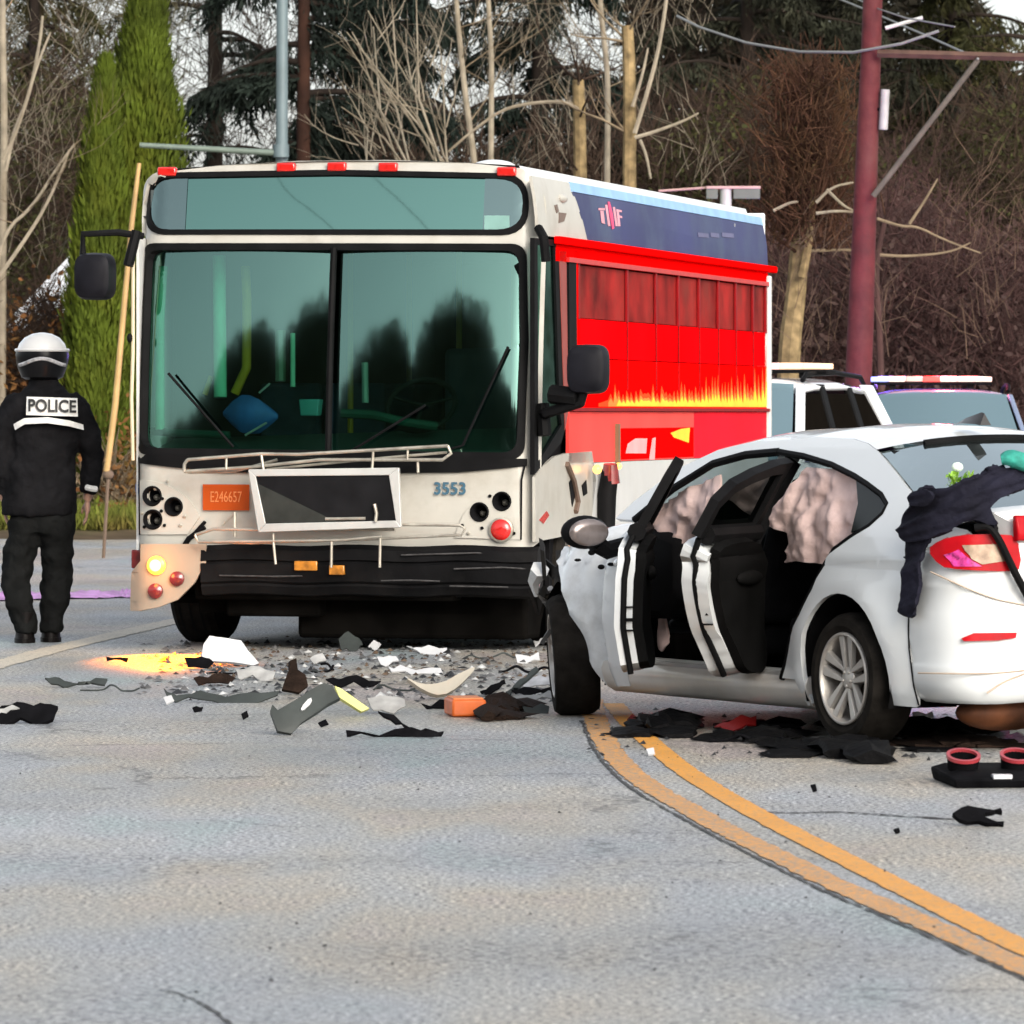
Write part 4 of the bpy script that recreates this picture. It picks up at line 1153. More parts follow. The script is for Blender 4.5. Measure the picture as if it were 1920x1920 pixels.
# rear bumper, wrapped round from the quarter panel seam
plan = [(-0.525, 1.0), (-0.62, 1.0), (-0.72, 0.985), (-0.80, 0.945), (-0.86, 0.87), (-0.91, 0.72), (-0.945, 0.5), (-0.965, 0.25), (-0.97, 0.0)]
plan = plan + [(x, -y) for x, y in plan[-2::-1]]
prof = [(0.895, 0.05), (0.885, 0.005), (0.80, -0.002), (0.74, -0.004), (0.725, 0.006), (0.62, 0.0), (0.50, 0.004), (0.40, 0.012), (0.385, 0.004), (0.30, 0.0), (0.235, 0.02), (0.215, 0.06)]
rows = []
for z, ins in prof:
    ring = []
    for x, yy in plan:
        ye = 0.872 * (1 - 0.17 * ((0.375) / 0.80) ** 2 * 0) * (1.0 if z > 0.3 else 0.985)
        ye = cy(-0.525, min(z, 0.82))
        lift = 0.05 * max(0, 0.7 - abs(yy)) if z < 0.3 else 0
        nx_, ny_ = (1, 0) if abs(yy) < 0.8 else (0.4, 0.9)
        ring.append((x + ins * nx_, (abs(yy) * ye - ins * ny_) * (1 if yy >= 0 else -1), z + lift))
    rows.append(ring)
MB().loft(rows, caps=False, closed=False).build('rear_bumper', CARW, car, ang=60)
MB().tube([(-0.523, cy(-0.523, z) + 0.001, z) for z in np.linspace(0.20, 0.80, 8)], 0.004, 5).build('panel_gap', RUBBER, car)
def onbump(px, py, off=0.006):
    """pixel -> point on the bumper's rear corner skin (plan polyline swept upright)"""
    a = (px - CX) / FPX
    best = None
    for i in range(len(plan) - 1):
        ye = 0.868
        p0 = Vector((plan[i][0], plan[i][1] * ye)); p1 = Vector((plan[i + 1][0], plan[i + 1][1] * ye))
        for k in range(41):
            p = p0.lerp(p1, k / 40)
            w = Vector((KX, KY)) + FW * p.x + LF * p.y
            e = abs(w.x / w.y - a)
            if best is None or e < best[0]:
                n = Vector((-(p1 - p0).y, (p1 - p0).x)).normalized()
                if n.x > 0 and abs(n.x) > abs(n.y): n = -n
                if p.y > 0 and n.y < 0 and abs(n.y) > abs(n.x): n = -n
                best = (e, p, n, w.y)
    e, p, n, D = best
    return Vector((p.x + n.x * off, p.y + n.y * off, EYE - (py - HY) / FPX * D))
def skinpatch(name, P, m, off, parent=car, k=0, thick=0.02):
    """outline in pixels laid on the rear corner skin"""
    Q = chaikin(P, k) if k else P
    return panel(name, [(x / 500.0, -y / 500.0) for x, y in Q], lambda u, v: onbump(u * 500.0, -v * 500.0, off), m, parent, step=0.02, thick=thick, offset=-1, flip=False)
TAIL = mat('tail lamp red', (0.36, 0.003, 0.008), 0.3, spec=0.15, coat=0.15, var=0.15, vscale=14)
tl = skinpatch('taillight', [(1743, 1030), (1768, 1012), (1800, 1003), (1860, 1001), (1905, 1004), (1912, 1066), (1890, 1072), (1800, 1068), (1768, 1062)], TAIL, 0.022, k=1, thick=0.035)
skinpatch('taillight_lens', [(1806, 1022), (1866, 1020), (1880, 1052), (1840, 1058), (1820, 1048)], mat('clear lamp chrome', (0.36, 0.26, 0.19), 0.2, metal=0.3, coat=0.3, var=0.3, vscale=25), 0.028, tl, thick=0.004)
skinpatch('taillight_lens', [(1776, 1040), (1800, 1030), (1822, 1052), (1840, 1062), (1790, 1062)], mat('pink lamp facet', (0.50, 0.04, 0.22), 0.2, coat=0.3, var=0.7, vscale=40), 0.027, tl, thick=0.004)
skinpatch('reflector', [(1803, 1197), (1826, 1187), (1905, 1186), (1902, 1196), (1870, 1201), (1808, 1202)], TAIL, 0.012)
for P in ([(1745, 1072), (1850, 1120), (1925, 1135)], [(1722, 1262), (1850, 1264), (1930, 1256)], [(1850, 1300), (1880, 1278), (1925, 1262)]):
    MB().tube([onbump(x, y, 0.001) for x, y in chaikin(P, 2, False)], 0.004, 5).build('bumper_crease', mat('crease shade', (0.45, 0.36, 0.28), 0.5), car)

# boot lid sprung open, tilted up about its front edge
lid = MB()
prof = [(-0.545, 1.030), (-0.66, 1.035), (-0.80, 1.030), (-0.885, 1.012), (-0.93, 0.985), (-0.945, 0.94), (-0.935, 0.86), (-0.94, 0.78), (-0.92, 0.74), (-0.88, 0.74), (-0.88, 0.97), (-0.78, 0.99), (-0.56, 1.0)]
def tilt(p, ang=R(-13), piv=(-0.55, 1.03)):
    x, z = p.x - piv[0], p.z - piv[1]
    return Vector((piv[0] + x * math.cos(ang) - z * math.sin(ang), p.y, piv[1] + x * math.sin(ang) + z * math.cos(ang)))
rows = []
for s in np.linspace(1, -1, 21):
    hw = 0.60
    rows.append([tilt(Vector((x + 0.05 * abs(s) ** 3 * (1 if x < -0.7 else 0), s * (hw + (0.03 if z > 0.95 else -0.04)), z + 0.018 * (1 - s * s)))) for x, z in prof])
MB().loft(rows).build('boot_lid', CARW, car, ang=45)
lamp = MB().loft([[tilt(Vector((x, s, z))) for x, z in ((-0.93, 0.965), (-0.958, 0.955), (-0.962, 0.87), (-0.95, 0.845), (-0.91, 0.85))] for s in (0.57, 0.50, 0.35, 0.22)])
lo = lamp.build('taillight', TAIL, car, bev=0.008)
MB().loft([[tilt(Vector((x, s, z))) for x, z in ((-0.955, 0.93), (-0.968, 0.925), (-0.968, 0.885), (-0.955, 0.88))] for s in (0.46, 0.30)]).build('taillight_lens', mat('pink lamp facet', (0.75, 0.12, 0.42), 0.12), lo)
# dark boot opening and the black seal hanging from it
MB().box((-0.82, 0.0, 0.90), (0.10, 1.30, 0.22)).build('boot_opening', DARKI, car)
sl = [onbump(1826, 990, 0.03), onbump(1850, 985, 0.05), onbump(1868, 1010, 0.06), onbump(1884, 1050, 0.05), onbump(1900, 1085, 0.05), onbump(1925, 1125, 0.03)]
MB().tube(chaikin([tuple(p) for p in sl], 2, False), 0.017, 8).build('boot_seal', RUBBER, car)

# shell of the cabin: floor, far side, bulkheads, headliner, seats
MB().box((1.25, 0, 0.20), (2.6, 1.5, 0.05)).box((-0.30, 0, 0.45), (0.9, 1.0, 0.40)).build('cabin_floor', DARKI, car)
FARS = [(0.40, 0.28), (2.3, 0.28), (2.25, 0.95), (-0.1, 0.98), (0.15, 0.85), (0.36, 0.58)]
panel('far_side', FARS, right(-0.03), CARW, car, step=0.1, thick=0.03)
panel('far_lining', FARS, right(-0.08), DARKI, car, step=0.1, thick=0.03)
panel('far_window', [(-0.13, 0.99), (2.1, 0.97), (1.62, 1.25), (1.05, 1.31), (0.5, 1.25), (-0.05, 1.12)], right(-0.03), mat('far window', (0.02, 0.024, 0.024), 0.2), car, step=0.1, thick=0.01)
panel('headliner', [(0.1, -0.55), (1.5, -0.55), (1.5, 0.55), (0.1, 0.55)], lambda u, v: Vector((u, v, 1.33)), DARKI, car, step=0.3, thick=0.02)
SEATM = mat('black seat cloth', (0.006, 0.006, 0.007), 0.9, spec=0.1, var=0.4, vscale=10)
def seat(x, y, w=0.5):
    s = MB().loft([[(x - 0.02, y - w / 2, 0.34), (x - 0.02, y + w / 2, 0.34), (x - 0.02, y + w / 2, 0.52), (x - 0.02, y - w / 2, 0.52)], [(x + 0.5, y - w / 2, 0.36), (x + 0.5, y + w / 2, 0.36), (x + 0.5, y + w / 2, 0.56), (x + 0.5, y - w / 2, 0.56)]])
    o = s.build('seat', SEATM, car, bev=0.05)
    MB().loft([[(x + 0.06, y - w / 2, 0.5), (x + 0.06, y + w / 2, 0.5), (x - 0.10, y + w / 2, 0.5), (x - 0.10, y - w / 2, 0.5)], [(x - 0.13, y - w / 2 + .03, 1.0), (x - 0.13, y + w / 2 - .03, 1.0), (x - 0.25, y + w / 2 - .03, 1.0), (x - 0.25, y - w / 2 + .03, 1.0)]]).build('seat_back', SEATM, o, bev=0.05)
    MB().box((x - 0.22, y, 1.11), (0.10, 0.26, 0.17), Matrix.Rotation(-0.2, 3, 'Y')).build('headrest', SEATM, o, bev=0.04)
seat(1.32, 0.38); seat(1.32, -0.38); seat(0.38, 0.36, 0.62); seat(0.38, -0.36, 0.62)
MB().loft([[(2.0, s, 0.5), (1.85, s, 0.62), (1.85, s, 0.9), (2.25, s, 0.97), (2.3, s, 0.5)] for s in (0.72, 0.3, -0.3, -0.72)]).build('dashboard', DARKI, car, bev=0.04)
# pink tag and flesh coloured seat-belt buckle seen on the pillar
bx, bz = kl(1428, 1020, 0.70)
MB().box((bx, 0.74, bz), (0.03, 0.03, 0.12), Matrix.Rotation(0.3, 3, 'Y')).build('belt_anchor', mat('orange tag', (0.62, 0.20, 0.10), 0.5, var=0.3), car, bev=0.01)

# curtain airbags hanging in the openings
BAG = mat('airbag cloth', (0.80, 0.60, 0.56), 0.85, var=0.10, vscale=7, bump=0.5, bscale=14, dirt=(0.50, 0.34, 0.29), dscale=4, damt=0.5)
def curtain(name, P, yl, seed):
    Q = [kl(x, y, yl) for x, y in P]
    def f(u, v):
        n1 = mnoise.noise(Vector((u * 6 + seed, v * 5, 0))); n2 = mnoise.noise(Vector((u * 16, v * 11 + seed, 3)))
        fold = math.sin(u * 26 + 3 * v + 3 * n1) 
        return Vector((u, yl - 0.10 * max(0, v - 1.0) / 0.3 + 0.018 * n1 + 0.012 * n2 + 0.010 * fold + 0.018 * (1 - 2 * abs(mnoise.noise(Vector((u * 9 + v * 4, v * 13 - u * 5, seed))))), v))
    return panel(name, Q, f, BAG, car, step=0.022, thick=0.012, ang=75, flip=True)
curtain('airbag', [(1486,876),(1545,880),(1596,898),(1632,920),(1636,938),(1612,985),(1592,1016),(1560,1036),(1552,1058),(1500,1052),(1468,1054),(1472,1034),(1476,1000),(1440,984),(1446,955),(1462,930),(1478,890)], 0.70, 2)
curtain('airbag', [(1204,985),(1215,960),(1260,926),(1310,900),(1336,890),(1340,930),(1330,985),(1300,1008),(1262,1030),(1258,1062),(1240,1062),(1236,1020),(1212,1002)], 0.68, 9)
curtain('airbag', [(1238,1160),(1252,1158),(1256,1205),(1248,1222),(1238,1212)], 0.60, 4)

# doors, each built shut and swung about its hinge
def swing(hx, hy, ang):
    c, s = math.cos(ang), math.sin(ang)
    def f(p):
        dx, dy = p.x - hx, p.y - hy
        # turning a point that lies rearward of the hinge outwards (to +y)
        return Vector((hx + dx * c + dy * s, hy - dx * s + dy * c, p.z))
    return f
def door(skin, frame_out, frame_in, glassp, hinge, ang, paintm, edge_pts, dth=0.085):
    sw = swing(hinge[0], hinge[1], ang)
    skin = chaikin(skin, 2); edge_pts = chaikin(edge_pts, 2, False)
    P = lambda dy: (lambda u, v: sw(Vector((u, cy(u, v) + dy, v))))
    d = panel('door', skin, P(0.0), paintm, car, step=0.06, thick=dth, ang=50, flip=True)
    panel('door_trim', inset(skin, 0.018), P(-dth - 0.002), TRIM, d, step=0.08, thick=0.045, flip=True)
    fr = panel('window_frame', frame_out, P(-0.03), RUBBER, d, [frame_in[::-1]], step=0.07, thick=0.045, flip=True)
    panel('door_glass', glassp, P(-0.05), DGL, d, step=0.08, thick=0.004, flip=True)
    MB().tube([sw(Vector((x, cy(x, 0.945) - dth * 0.6, 0.945))) for x in np.linspace(min(p[0] for p in skin) + 0.03, max(p[0] for p in skin) - 0.02, 8)], 0.045, 8).build('belt_trim', RUBBER, d)
    # weather seal running down the middle of the shut face, striker latch, handle
    m = MB().tube([sw(Vector((x - 0.002, cy(x, z) - dth * 0.5, z))) for x, z in edge_pts], 0.015, 8)
    m.build('door_seal', RUBBER, d)
    lx, lz = edge_pts[len(edge_pts) // 2]
    q = MB()
    for dz, hh in ((0.0, 0.016), (0.06, 0.008), (-0.05, 0.008)):
        c = sw(Vector((lx - 0.004, cy(lx, lz) - dth * 0.8, lz + dz)))
        q.box(c, (0.035, 0.035, hh))
    q.build('door_latch', RUBBER, d)
    ins = sw(Vector((skin[0][0] * 0.5 + lx * 0.5, cy(lx, 0.72) - dth - 0.06, 0.74)))
    MB().ell(ins, (0.20, 0.03, 0.035), 12, 8, Matrix.Rotation(-ang, 3, 'Z')).build('arm_rest', TRIM, d)
    oh = sw(Vector((lx + 0.12, cy(lx, 0.8) + 0.012, 0.80)))
    MB().ell(oh, (0.09, 0.018, 0.018), 12, 8, Matrix.Rotation(-ang, 3, 'Z')).build('door_handle', paintm, d)
    return d, sw
fd_skin = [(2.06, 0.27), (2.085, 0.60), (2.08, 0.95), (1.075, 0.95), (1.05, 0.75), (1.045, 0.55), (1.07, 0.40), (1.09, 0.27)]
fd_o = [(2.06, 0.955), (1.88, 1.115), (1.62, 1.24), (1.35, 1.288), (1.085, 1.302), (1.08, 0.955)]
fd_i = [(1.90, 0.975), (1.78, 1.10), (1.58, 1.195), (1.35, 1.24), (1.15, 1.25), (1.145, 0.975)]
door1, sw1 = door(fd_skin, fd_o, fd_i, [(1.93, 0.965), (1.8, 1.11), (1.59, 1.21), (1.35, 1.255), (1.13, 1.26), (1.13, 0.965)], (2.07, 0.86), R(31), CARW, [(1.077, 0.93), (1.05, 0.75), (1.045, 0.55), (1.07, 0.40), (1.09, 0.28)])
rd_skin = [(1.02, 0.27), (1.03, 0.60), (1.02, 0.945), (0.16, 0.945), (0.20, 0.84), (0.27, 0.72), (0.363, 0.60), (0.47, 0.47), (0.545, 0.37), (0.62, 0.275)]
rd_o = [(1.02, 0.95), (1.01, 1.295), (0.8, 1.285), (0.5, 1.248), (0.26, 1.20), (0.12, 1.12), (0.12, 0.955)]
rd_i = [(0.95, 0.975), (0.94, 1.24), (0.78, 1.235), (0.52, 1.20), (0.30, 1.155), (0.19, 1.09), (0.19, 0.975)]
door2, sw2 = door(rd_skin, rd_o, rd_i, [(0.96, 0.965), (0.95, 1.25), (0.78, 1.245), (0.52, 1.21), (0.29, 1.16), (0.18, 1.1), (0.18, 0.965)], (1.03, 0.86), R(46), CARW, [(0.162, 0.93), (0.20, 0.84), (0.27, 0.72), (0.363, 0.60), (0.47, 0.47), (0.545, 0.37), (0.61, 0.29)], 0.13)
# mirror on the front door
mx_, mz_ = kl(1096, 998, 1.12)
mo = MB().ell((mx_, 1.12, mz_), (0.075, 0.125, 0.082), 20, 12)
mo.tube([(mx_ + 0.02, 1.05, mz_ - 0.05), (mx_ + 0.03, 0.98, mz_ - 0.09), (mx_ + 0.03, 0.86, mz_ - 0.06)], [0.05, 0.045, 0.04], 8)
mirror = mo.build('side_mirror', RUBBER, door1)
MB().ell((mx_ - 0.055, 1.125, mz_), (0.03, 0.108, 0.066), 20, 12).build('mirror_glass', mat('mirror glass', (0.26, 0.22, 0.21), 0.2, metal=0.5, var=0.35, vscale=9), mirror)

# crumpled front wing and what is left of the nose
wing = [ks(x, y) for x, y in [(1034,1036),(1060,1022),(1100,1024),(1128,1034),(1150,1018),(1188,984)]] + [(2.10, 0.90), (2.10, 0.55), (2.10, 0.30), (2.14, 0.17), (2.40, 0.155), (2.46, 0.28), (2.53, 0.40), (2.58, 0.52), (2.66, 0.64), (2.76, 0.74), (2.86, 0.78), (2.90, 0.82)]
def crump(amp, seed=0, base=0.0):
    def f(u, v):
        k = min(1.0, max(0.0, (u - 2.14)) / 0.5)
        n = mnoise.noise(Vector((u * 3.1 + seed, v * 1.2, seed))) + 0.45 * mnoise.noise(Vector((u * 8 + v * 2, v * 3.5 + seed, 1)))
        q = mnoise.noise(Vector((u * 5.5 - v * 1.2, v * 2.2, 7 + seed)))
        crease = 0.6 - 2.2 * abs(q)                        # sharp folded ridges
        top = max(0.0, v - 0.62) / 0.3
        return Vector((u + 0.02 * n * k, cy(u, v) + base + amp * k * (0.55 * n + 0.45 * crease) - 0.10 * top * k - 0.055 * math.exp(-((u - 2.36 - 0.10 * (v - 0.5)) / 0.055) ** 2) + 0.030 * math.exp(-((u - 2.24) / 0.05) ** 2), v + 0.02 * k * crease))
    return f
panel('front_wing', wing, crump(0.10, 3), CRUMP, car, step=0.03, thick=0.012, ang=70, flip=True)
for x, y, r in ((1116, 1036, 0.018), (1152, 1058, 0.012), (1134, 1063, 0.016), (1090, 1050, 0.010)):
    wx, wz = ks(x, y)
    MB().ell((wx, cy(wx, wz) + 0.02, wz), (r, 0.02, r * 0.8), 8, 6).build('clip_hole', RUBBER, car)
# liner inside the arch and torn strut pieces
MB().loft([[(2.77 + 0.36 * math.cos(t), y, 0.30 + 0.40 * math.sin(t)) for t in np.linspace(R(10), R(200), 16)] for y in (0.80, 0.45)], caps=False, closed=False).build('wheel_liner', RUBBER, car)
MB().loft([[(0.0 + 0.385 * math.cos(t), y, 0.31 + 0.385 * math.sin(t)) for t in np.linspace(R(-20), R(200), 24)] for y in (0.86, 0.50)], caps=False, closed=False).build('wheel_liner', RUBBER, car)
rnd = random.Random(4)
ENGM = mat('crushed engine black', (0.010, 0.009, 0.008), 0.5, spec=0.3, var=0.5)
for k in range(26):
    c = Vector((rnd.uniform(2.75, 3.15), rnd.uniform(-0.6, 0.72), rnd.uniform(0.42, 0.80)))
    eng = MB().box(c, (rnd.uniform(0.08, 0.3), rnd.uniform(0.08, 0.3), rnd.uniform(0.05, 0.2)), Matrix.Rotation(rnd.uniform(0, 3), 3, 'Z') @ Matrix.Rotation(rnd.uniform(-0.6, 0.6), 3, 'X'))
    eng.build('engine_part', ENGM, car, bev=0.015)
for k in range(22):
    c = Vector((rnd.uniform(2.80, 3.12), rnd.uniform(0.58, 0.86), rnd.uniform(0.42, 0.84)))
    q = MB()
    pts = [c + Vector((rnd.uniform(-0.09, 0.09), rnd.uniform(-0.09, 0.09), rnd.uniform(-0.14, 0.08))) for _ in range(4)]
    q.add(pts + [p + Vector((0.012, 0.016, 0.01)) for p in pts], [(0, 1, 2), (0, 2, 3), (4, 6, 5), (4, 7, 6), (0, 4, 5, 1), (1, 5, 6, 2), (2, 6, 7, 3), (3, 7, 4, 0)])
    q.build('torn_liner', ENGM if k % 5 else mat('grey torn sheet', (0.10, 0.095, 0.09), 0.4, metal=0.4, var=0.4), car, smooth=False)
MTOR = mat('bright torn metal', (0.35, 0.33, 0.31), 0.3, metal=0.7, var=0.5, vscale=14)
for k in range(16):
    c = Vector((rnd.uniform(2.95, 3.2), rnd.uniform(0.45, 0.82), rnd.uniform(0.25, 0.80)))
    d = Vector((rnd.uniform(-1, 1), rnd.uniform(-1, 1), rnd.uniform(-1, 0.4))).normalized() * rnd.uniform(0.05, 0.14)
    MB().tube([c, c + d, c + d * 1.5 + Vector((0.03, 0.02, -0.05))], [0.016, 0.011, 0.005], 6).build('torn_strut', MTOR, car)
hood = [(2.20, -0.72), (2.16, 0.0), (2.20, 0.72), (2.60, 0.74), (2.95, 0.72), (3.08, 0.60), (3.02, 0.2), (3.1, -0.2), (3.0, -0.65)]
panel('crumpled_bonnet', hood, lambda u, v: Vector((u, v, 0.90 + 0.06 * math.sin(u * 9 + v * 2) + 0.07 * mnoise.noise(Vector((u * 3, v * 3, 2))) - 0.10 * max(0, u - 2.8) - 0.08 * abs(v))), CRUMP, car, step=0.05, thick=0.012, ang=70)
ws = []
for k, (x, z) in enumerate([(1.60, 1.335), (1.92, 1.225), (2.18, 1.06), (2.28, 0.97)]):
    ye = cy(x, z) - 0.03
    ws.append([(x + 0.12 * (1 - s * s), s * ye, z + 0.04 * (1 - s * s) * (1 - k / 3)) for s in np.linspace(1, -1, 13)])
MB().loft(ws, caps=False, closed=False).build('windscreen', glass('cracked windscreen', (0.6, 0.68, 0.68), (0.35, 0.42, 0.42), 0.45, 0.08), car, ang=80)
MB().box((2.5, 0, 0.30), (0.9, 1.2, 0.25)).build('front_subframe', UNDER, car, bev=0.03)
# silver wheel-arch ribbon torn from the nose
MB().tube([Vector((3.0, 0.86, 0.72)), Vector((3.08, 0.85, 0.66)), Vector((3.10, 0.83, 0.58))], [0.05, 0.035, 0.01], 6).build('torn_wing_flap', CRUMP, car)

# wheels
RIMM = mat('silver wheel trim', (0.46, 0.44, 0.41), 0.35, metal=0.45, var=0.15, dirt=(0.12, 0.09, 0.07), dscale=6, damt=0.6)
BRK = mat('brake dust brown', (0.045, 0.030, 0.022), 0.7, metal=0.3, var=0.4)
def cwheel(x, y, z=0.30, r=0.30, steer=0.0, camber=0.0, side=1, flat=1.0):
    Mx = Matrix.Translation(Vector((x, y, z))) @ Matrix.Rotation(steer, 4, 'Z') @ Matrix.Rotation(camber, 4, 'X')
    def fix(mb):
        mb.v = [tuple(Mx @ Vector(p)) for p in mb.v]; return mb
    ax = (0, side, 0); w = 0.205; rr = 0.208
    hub = fix(MB().revolve([(0.10, -0.08), (rr - 0.02, -0.07), (rr - 0.02, 0.0), (0.04, 0.02)], (0, 0, 0), ax, 28)).build('wheel', BRK, car)
    fix(MB().revolve([(rr, -w / 2), (r * 0.92, -w / 2 - 0.008), (r - 0.004, -w / 2 + 0.02), (r, -w / 2 + 0.04), (r, w / 2 - 0.04), (r - 0.004, w / 2 - 0.02), (r * 0.92, w / 2 + 0.008), (r * 0.80, w / 2 + 0.012), (rr, w / 2 - 0.008)], (0, 0, 0), ax, 56, True)).build('tyre', TYRE, hub)
    q = MB().revolve([(rr + 0.004, w / 2 - 0.012), (rr + 0.002, w / 2 + 0.006), (rr - 0.010, w / 2 + 0.008), (rr - 0.018, w / 2 - 0.01), (rr - 0.02, 0.0)], (0, 0, 0), ax, 56, caps=False)
    q.revolve([(0.055, 0.03), (0.052, 0.078), (0.035, 0.086), (0.004, 0.088)], (0, 0, 0), ax, 24)
    for k in range(5):
        a = 2 * PI * k / 5 + 0.35
        for s in (-1, 1):
            c0, c1 = a + s * 0.19, a + s * 0.20
            def P(rad, ang, h): return Vector((math.cos(ang) * rad, side * h, math.sin(ang) * rad))
            q.hexa([P(0.045, a + s * 0.55 - 0.25, 0.055), P(0.045, a + s * 0.55 + 0.25, 0.055), P(rr - 0.012, c0 + 0.15, 0.075), P(rr - 0.012, c0 - 0.15, 0.075),
                    P(0.045, a + s * 0.55 - 0.2, 0.082), P(0.045, a + s * 0.55 + 0.2, 0.082), P(rr - 0.012, c0 + 0.11, 0.098), P(rr - 0.012, c0 - 0.11, 0.098)])
        q.revolve([(0.009, 0.075), (0.009, 0.09), (0.003, 0.092)], (0.034 * math.cos(a + 0.6), 0, 0.034 * math.sin(a + 0.6)), ax, 8)
    fix(q).build('rim', RIMM, hub, bev=0.003)
    return hub
cwheel(0.0, 0.775, 0.298)
cwheel(0.0, -0.775, 0.298, side=-1)
cwheel(2.76, 0.80, 0.30, steer=R(-24), camber=R(-4))
cwheel(2.77, -0.75, 0.30, side=-1)
# underside seen below the tail: silencer and rusty beam
MB().ell((-0.60, 0.40, 0.165), (0.10, 0.25, 0.085), 20, 12).build('silencer', mat('rusty orange lit silencer', (0.11, 0.036, 0.012), 0.6, metal=0.4, var=0.6, vscale=7), car)  # rust brown here also carries the orange glow under the tail
MB().tube([(-0.2, 0.2, 0.2), (-0.5, 0.45, 0.22), (-0.75, 0.5, 0.24)], 0.03, 8).tube([(-0.70, -0.05, 0.32), (-0.80, 0.2, 0.18), (-0.82, 0.42, 0.14)], 0.025, 8).build('exhaust_pipe', mat('rusty orange lit silencer', (0.11, 0.036, 0.012), 0.6), car)
MB().tube([(0, -0.68, 0.29), (0.02, 0.68, 0.29)], 0.05, 10).build('rear_axle', UNDER, car)
MB().box((0.85, 0, 0.22), (2.6, 1.3, 0.06)).build('underbody', UNDER, car)

# things lying on the tail of the car
def kw(p): # car axes to world
    return Vector((KX + FW.x * p[0] + LF.x * p[1], KY + FW.y * p[0] + LF.y * p[1], p[2]))
def cloth_strip(path, widths, name, m, seed, th=0.035, nw=11, droop=0.0):
    """a bunched cloth laid along a path of world points"""
    P = [Vector(p) for p in chaikin([tuple(p) for p in path], 3, False)]
    n = len(P)
    mb = MB(); rings = []
    for i, p in enumerate(P):
        t = (P[min(i + 1, n - 1)] - P[max(i - 1, 0)]).normalized()
        w = float(np.interp(i / (n - 1), np.linspace(0, 1, len(widths)), widths))
        view = Vector((0.05, -1, 0.05)).normalized()
        side = t.cross(view).normalized(); out = side.cross(t).normalized()
        if out.dot(view) < 0: out = -out
        ring = []
        m_ = 2 * nw
        for j in range(m_):
            a = 2 * PI * j / m_
            nn = mnoise.noise(Vector((i * 0.10 + seed, math.cos(a) * 1.6, math.sin(a) * 1.6)))
            n2 = mnoise.noise(Vector((i * 0.22, j * 0.9 + seed, 4)))
            rr = 1 + 0.22 * nn + 0.12 * n2
            ring.append(p + side * math.cos(a) * w * rr + out * math.sin(a) * (th + 0.3 * w) * rr * 0.8)
        rings.append(ring)
    mb.loft(rings)
    return mb.build(name, m, None, ang=75)
NAVY = mat('navy jacket cloth', (0.010, 0.010, 0.019), 0.85, spec=0.15, var=0.5, vscale=5, bump=0.5, bscale=22)
def car_at(px, py, y, lift=0.0):
    x, z = kl(px, py, y); return kw((x, y, z)) 
jacket = empty('jacket', kw((-0.75, 0.6, 1.05)), 0, 'dark navy jacket draped over the tail of the white car with one sleeve hanging', 'jacket')
def wjb(px, py, off): return kw(onbump(px, py, off))
def drape(name, P, off, seed, k=2, amp=0.035, parent=None):
    """limp cloth with ridged folds, laid over the sprung lid and the rear corner"""
    Q = chaikin(P, k)
    def f(u, v):
        px, py = u * 500.0, -v * 500.0
        along = (px * 0.8 - py * 0.6) / 60.0; across = (px * 0.5 + py * 0.85) / 17.0
        n1 = mnoise.noise(Vector((along * 0.5, across * 0.8, seed)))
        n2 = mnoise.noise(Vector((along * 1.6, across * 1.9, seed + 5)))
        ridge = 1.0 - abs(math.sin(across * 0.9 + 2.2 * n1 + seed)) * 1.2
        o_ = off + amp * (0.6 * n1 + 0.35 * n2 + 0.55 * ridge)
        sh = 3.0 * n2
        return kw(onbump(px + sh, py + 2.0 * n1, max(0.012, o_))) - Vector(jacket.location)
    return panel(name, [(x / 500.0, -y / 500.0) for x, y in Q], f, NAVY, parent or jacket, step=0.012, thick=0.02, offset=-1, ang=70)
drape('jacket_body', [(1945,862),(1900,872),(1876,880),(1862,870),(1848,874),(1846,888),(1806,902),(1775,916),(1752,914),(1737,924),(1738,944),(1712,962),(1705,985),(1714,1018),(1740,1016),(1768,1004),(1800,985),(1826,972),(1850,985),(1868,982),(1850,955),(1872,930),(1920,908),(1945,905)], 0.06, 1)
drape('jacket_sleeve', [(1708,985),(1712,1022),(1706,1060),(1702,1100),(1694,1142),(1704,1154),(1724,1159),(1731,1120),(1735,1070),(1738,1030),(1756,1006),(1730,980)], 0.035, 4, amp=0.022)
drape('jacket_collar', [(1738,948),(1734,930),(1750,916),(1770,920),(1778,934),(1762,950)], 0.10, 9, amp=0.03)
TEALC = mat('teal cloth', (0.02, 0.24, 0.19), 0.8, var=0.5, vscale=14, bump=0.5, bscale=22)
t1 = cloth_strip([wjb(1872, 862, 0.06), wjb(1890, 858, 0.08), wjb(1915, 872, 0.07), wjb(1945, 876, 0.06)], [0.020, 0.040, 0.036, 0.03], 'teal_cloth', TEALC, 5)
tag(t1, 'bright teal cloth bunched on the tail of the white car by the rear window', 'cloth')
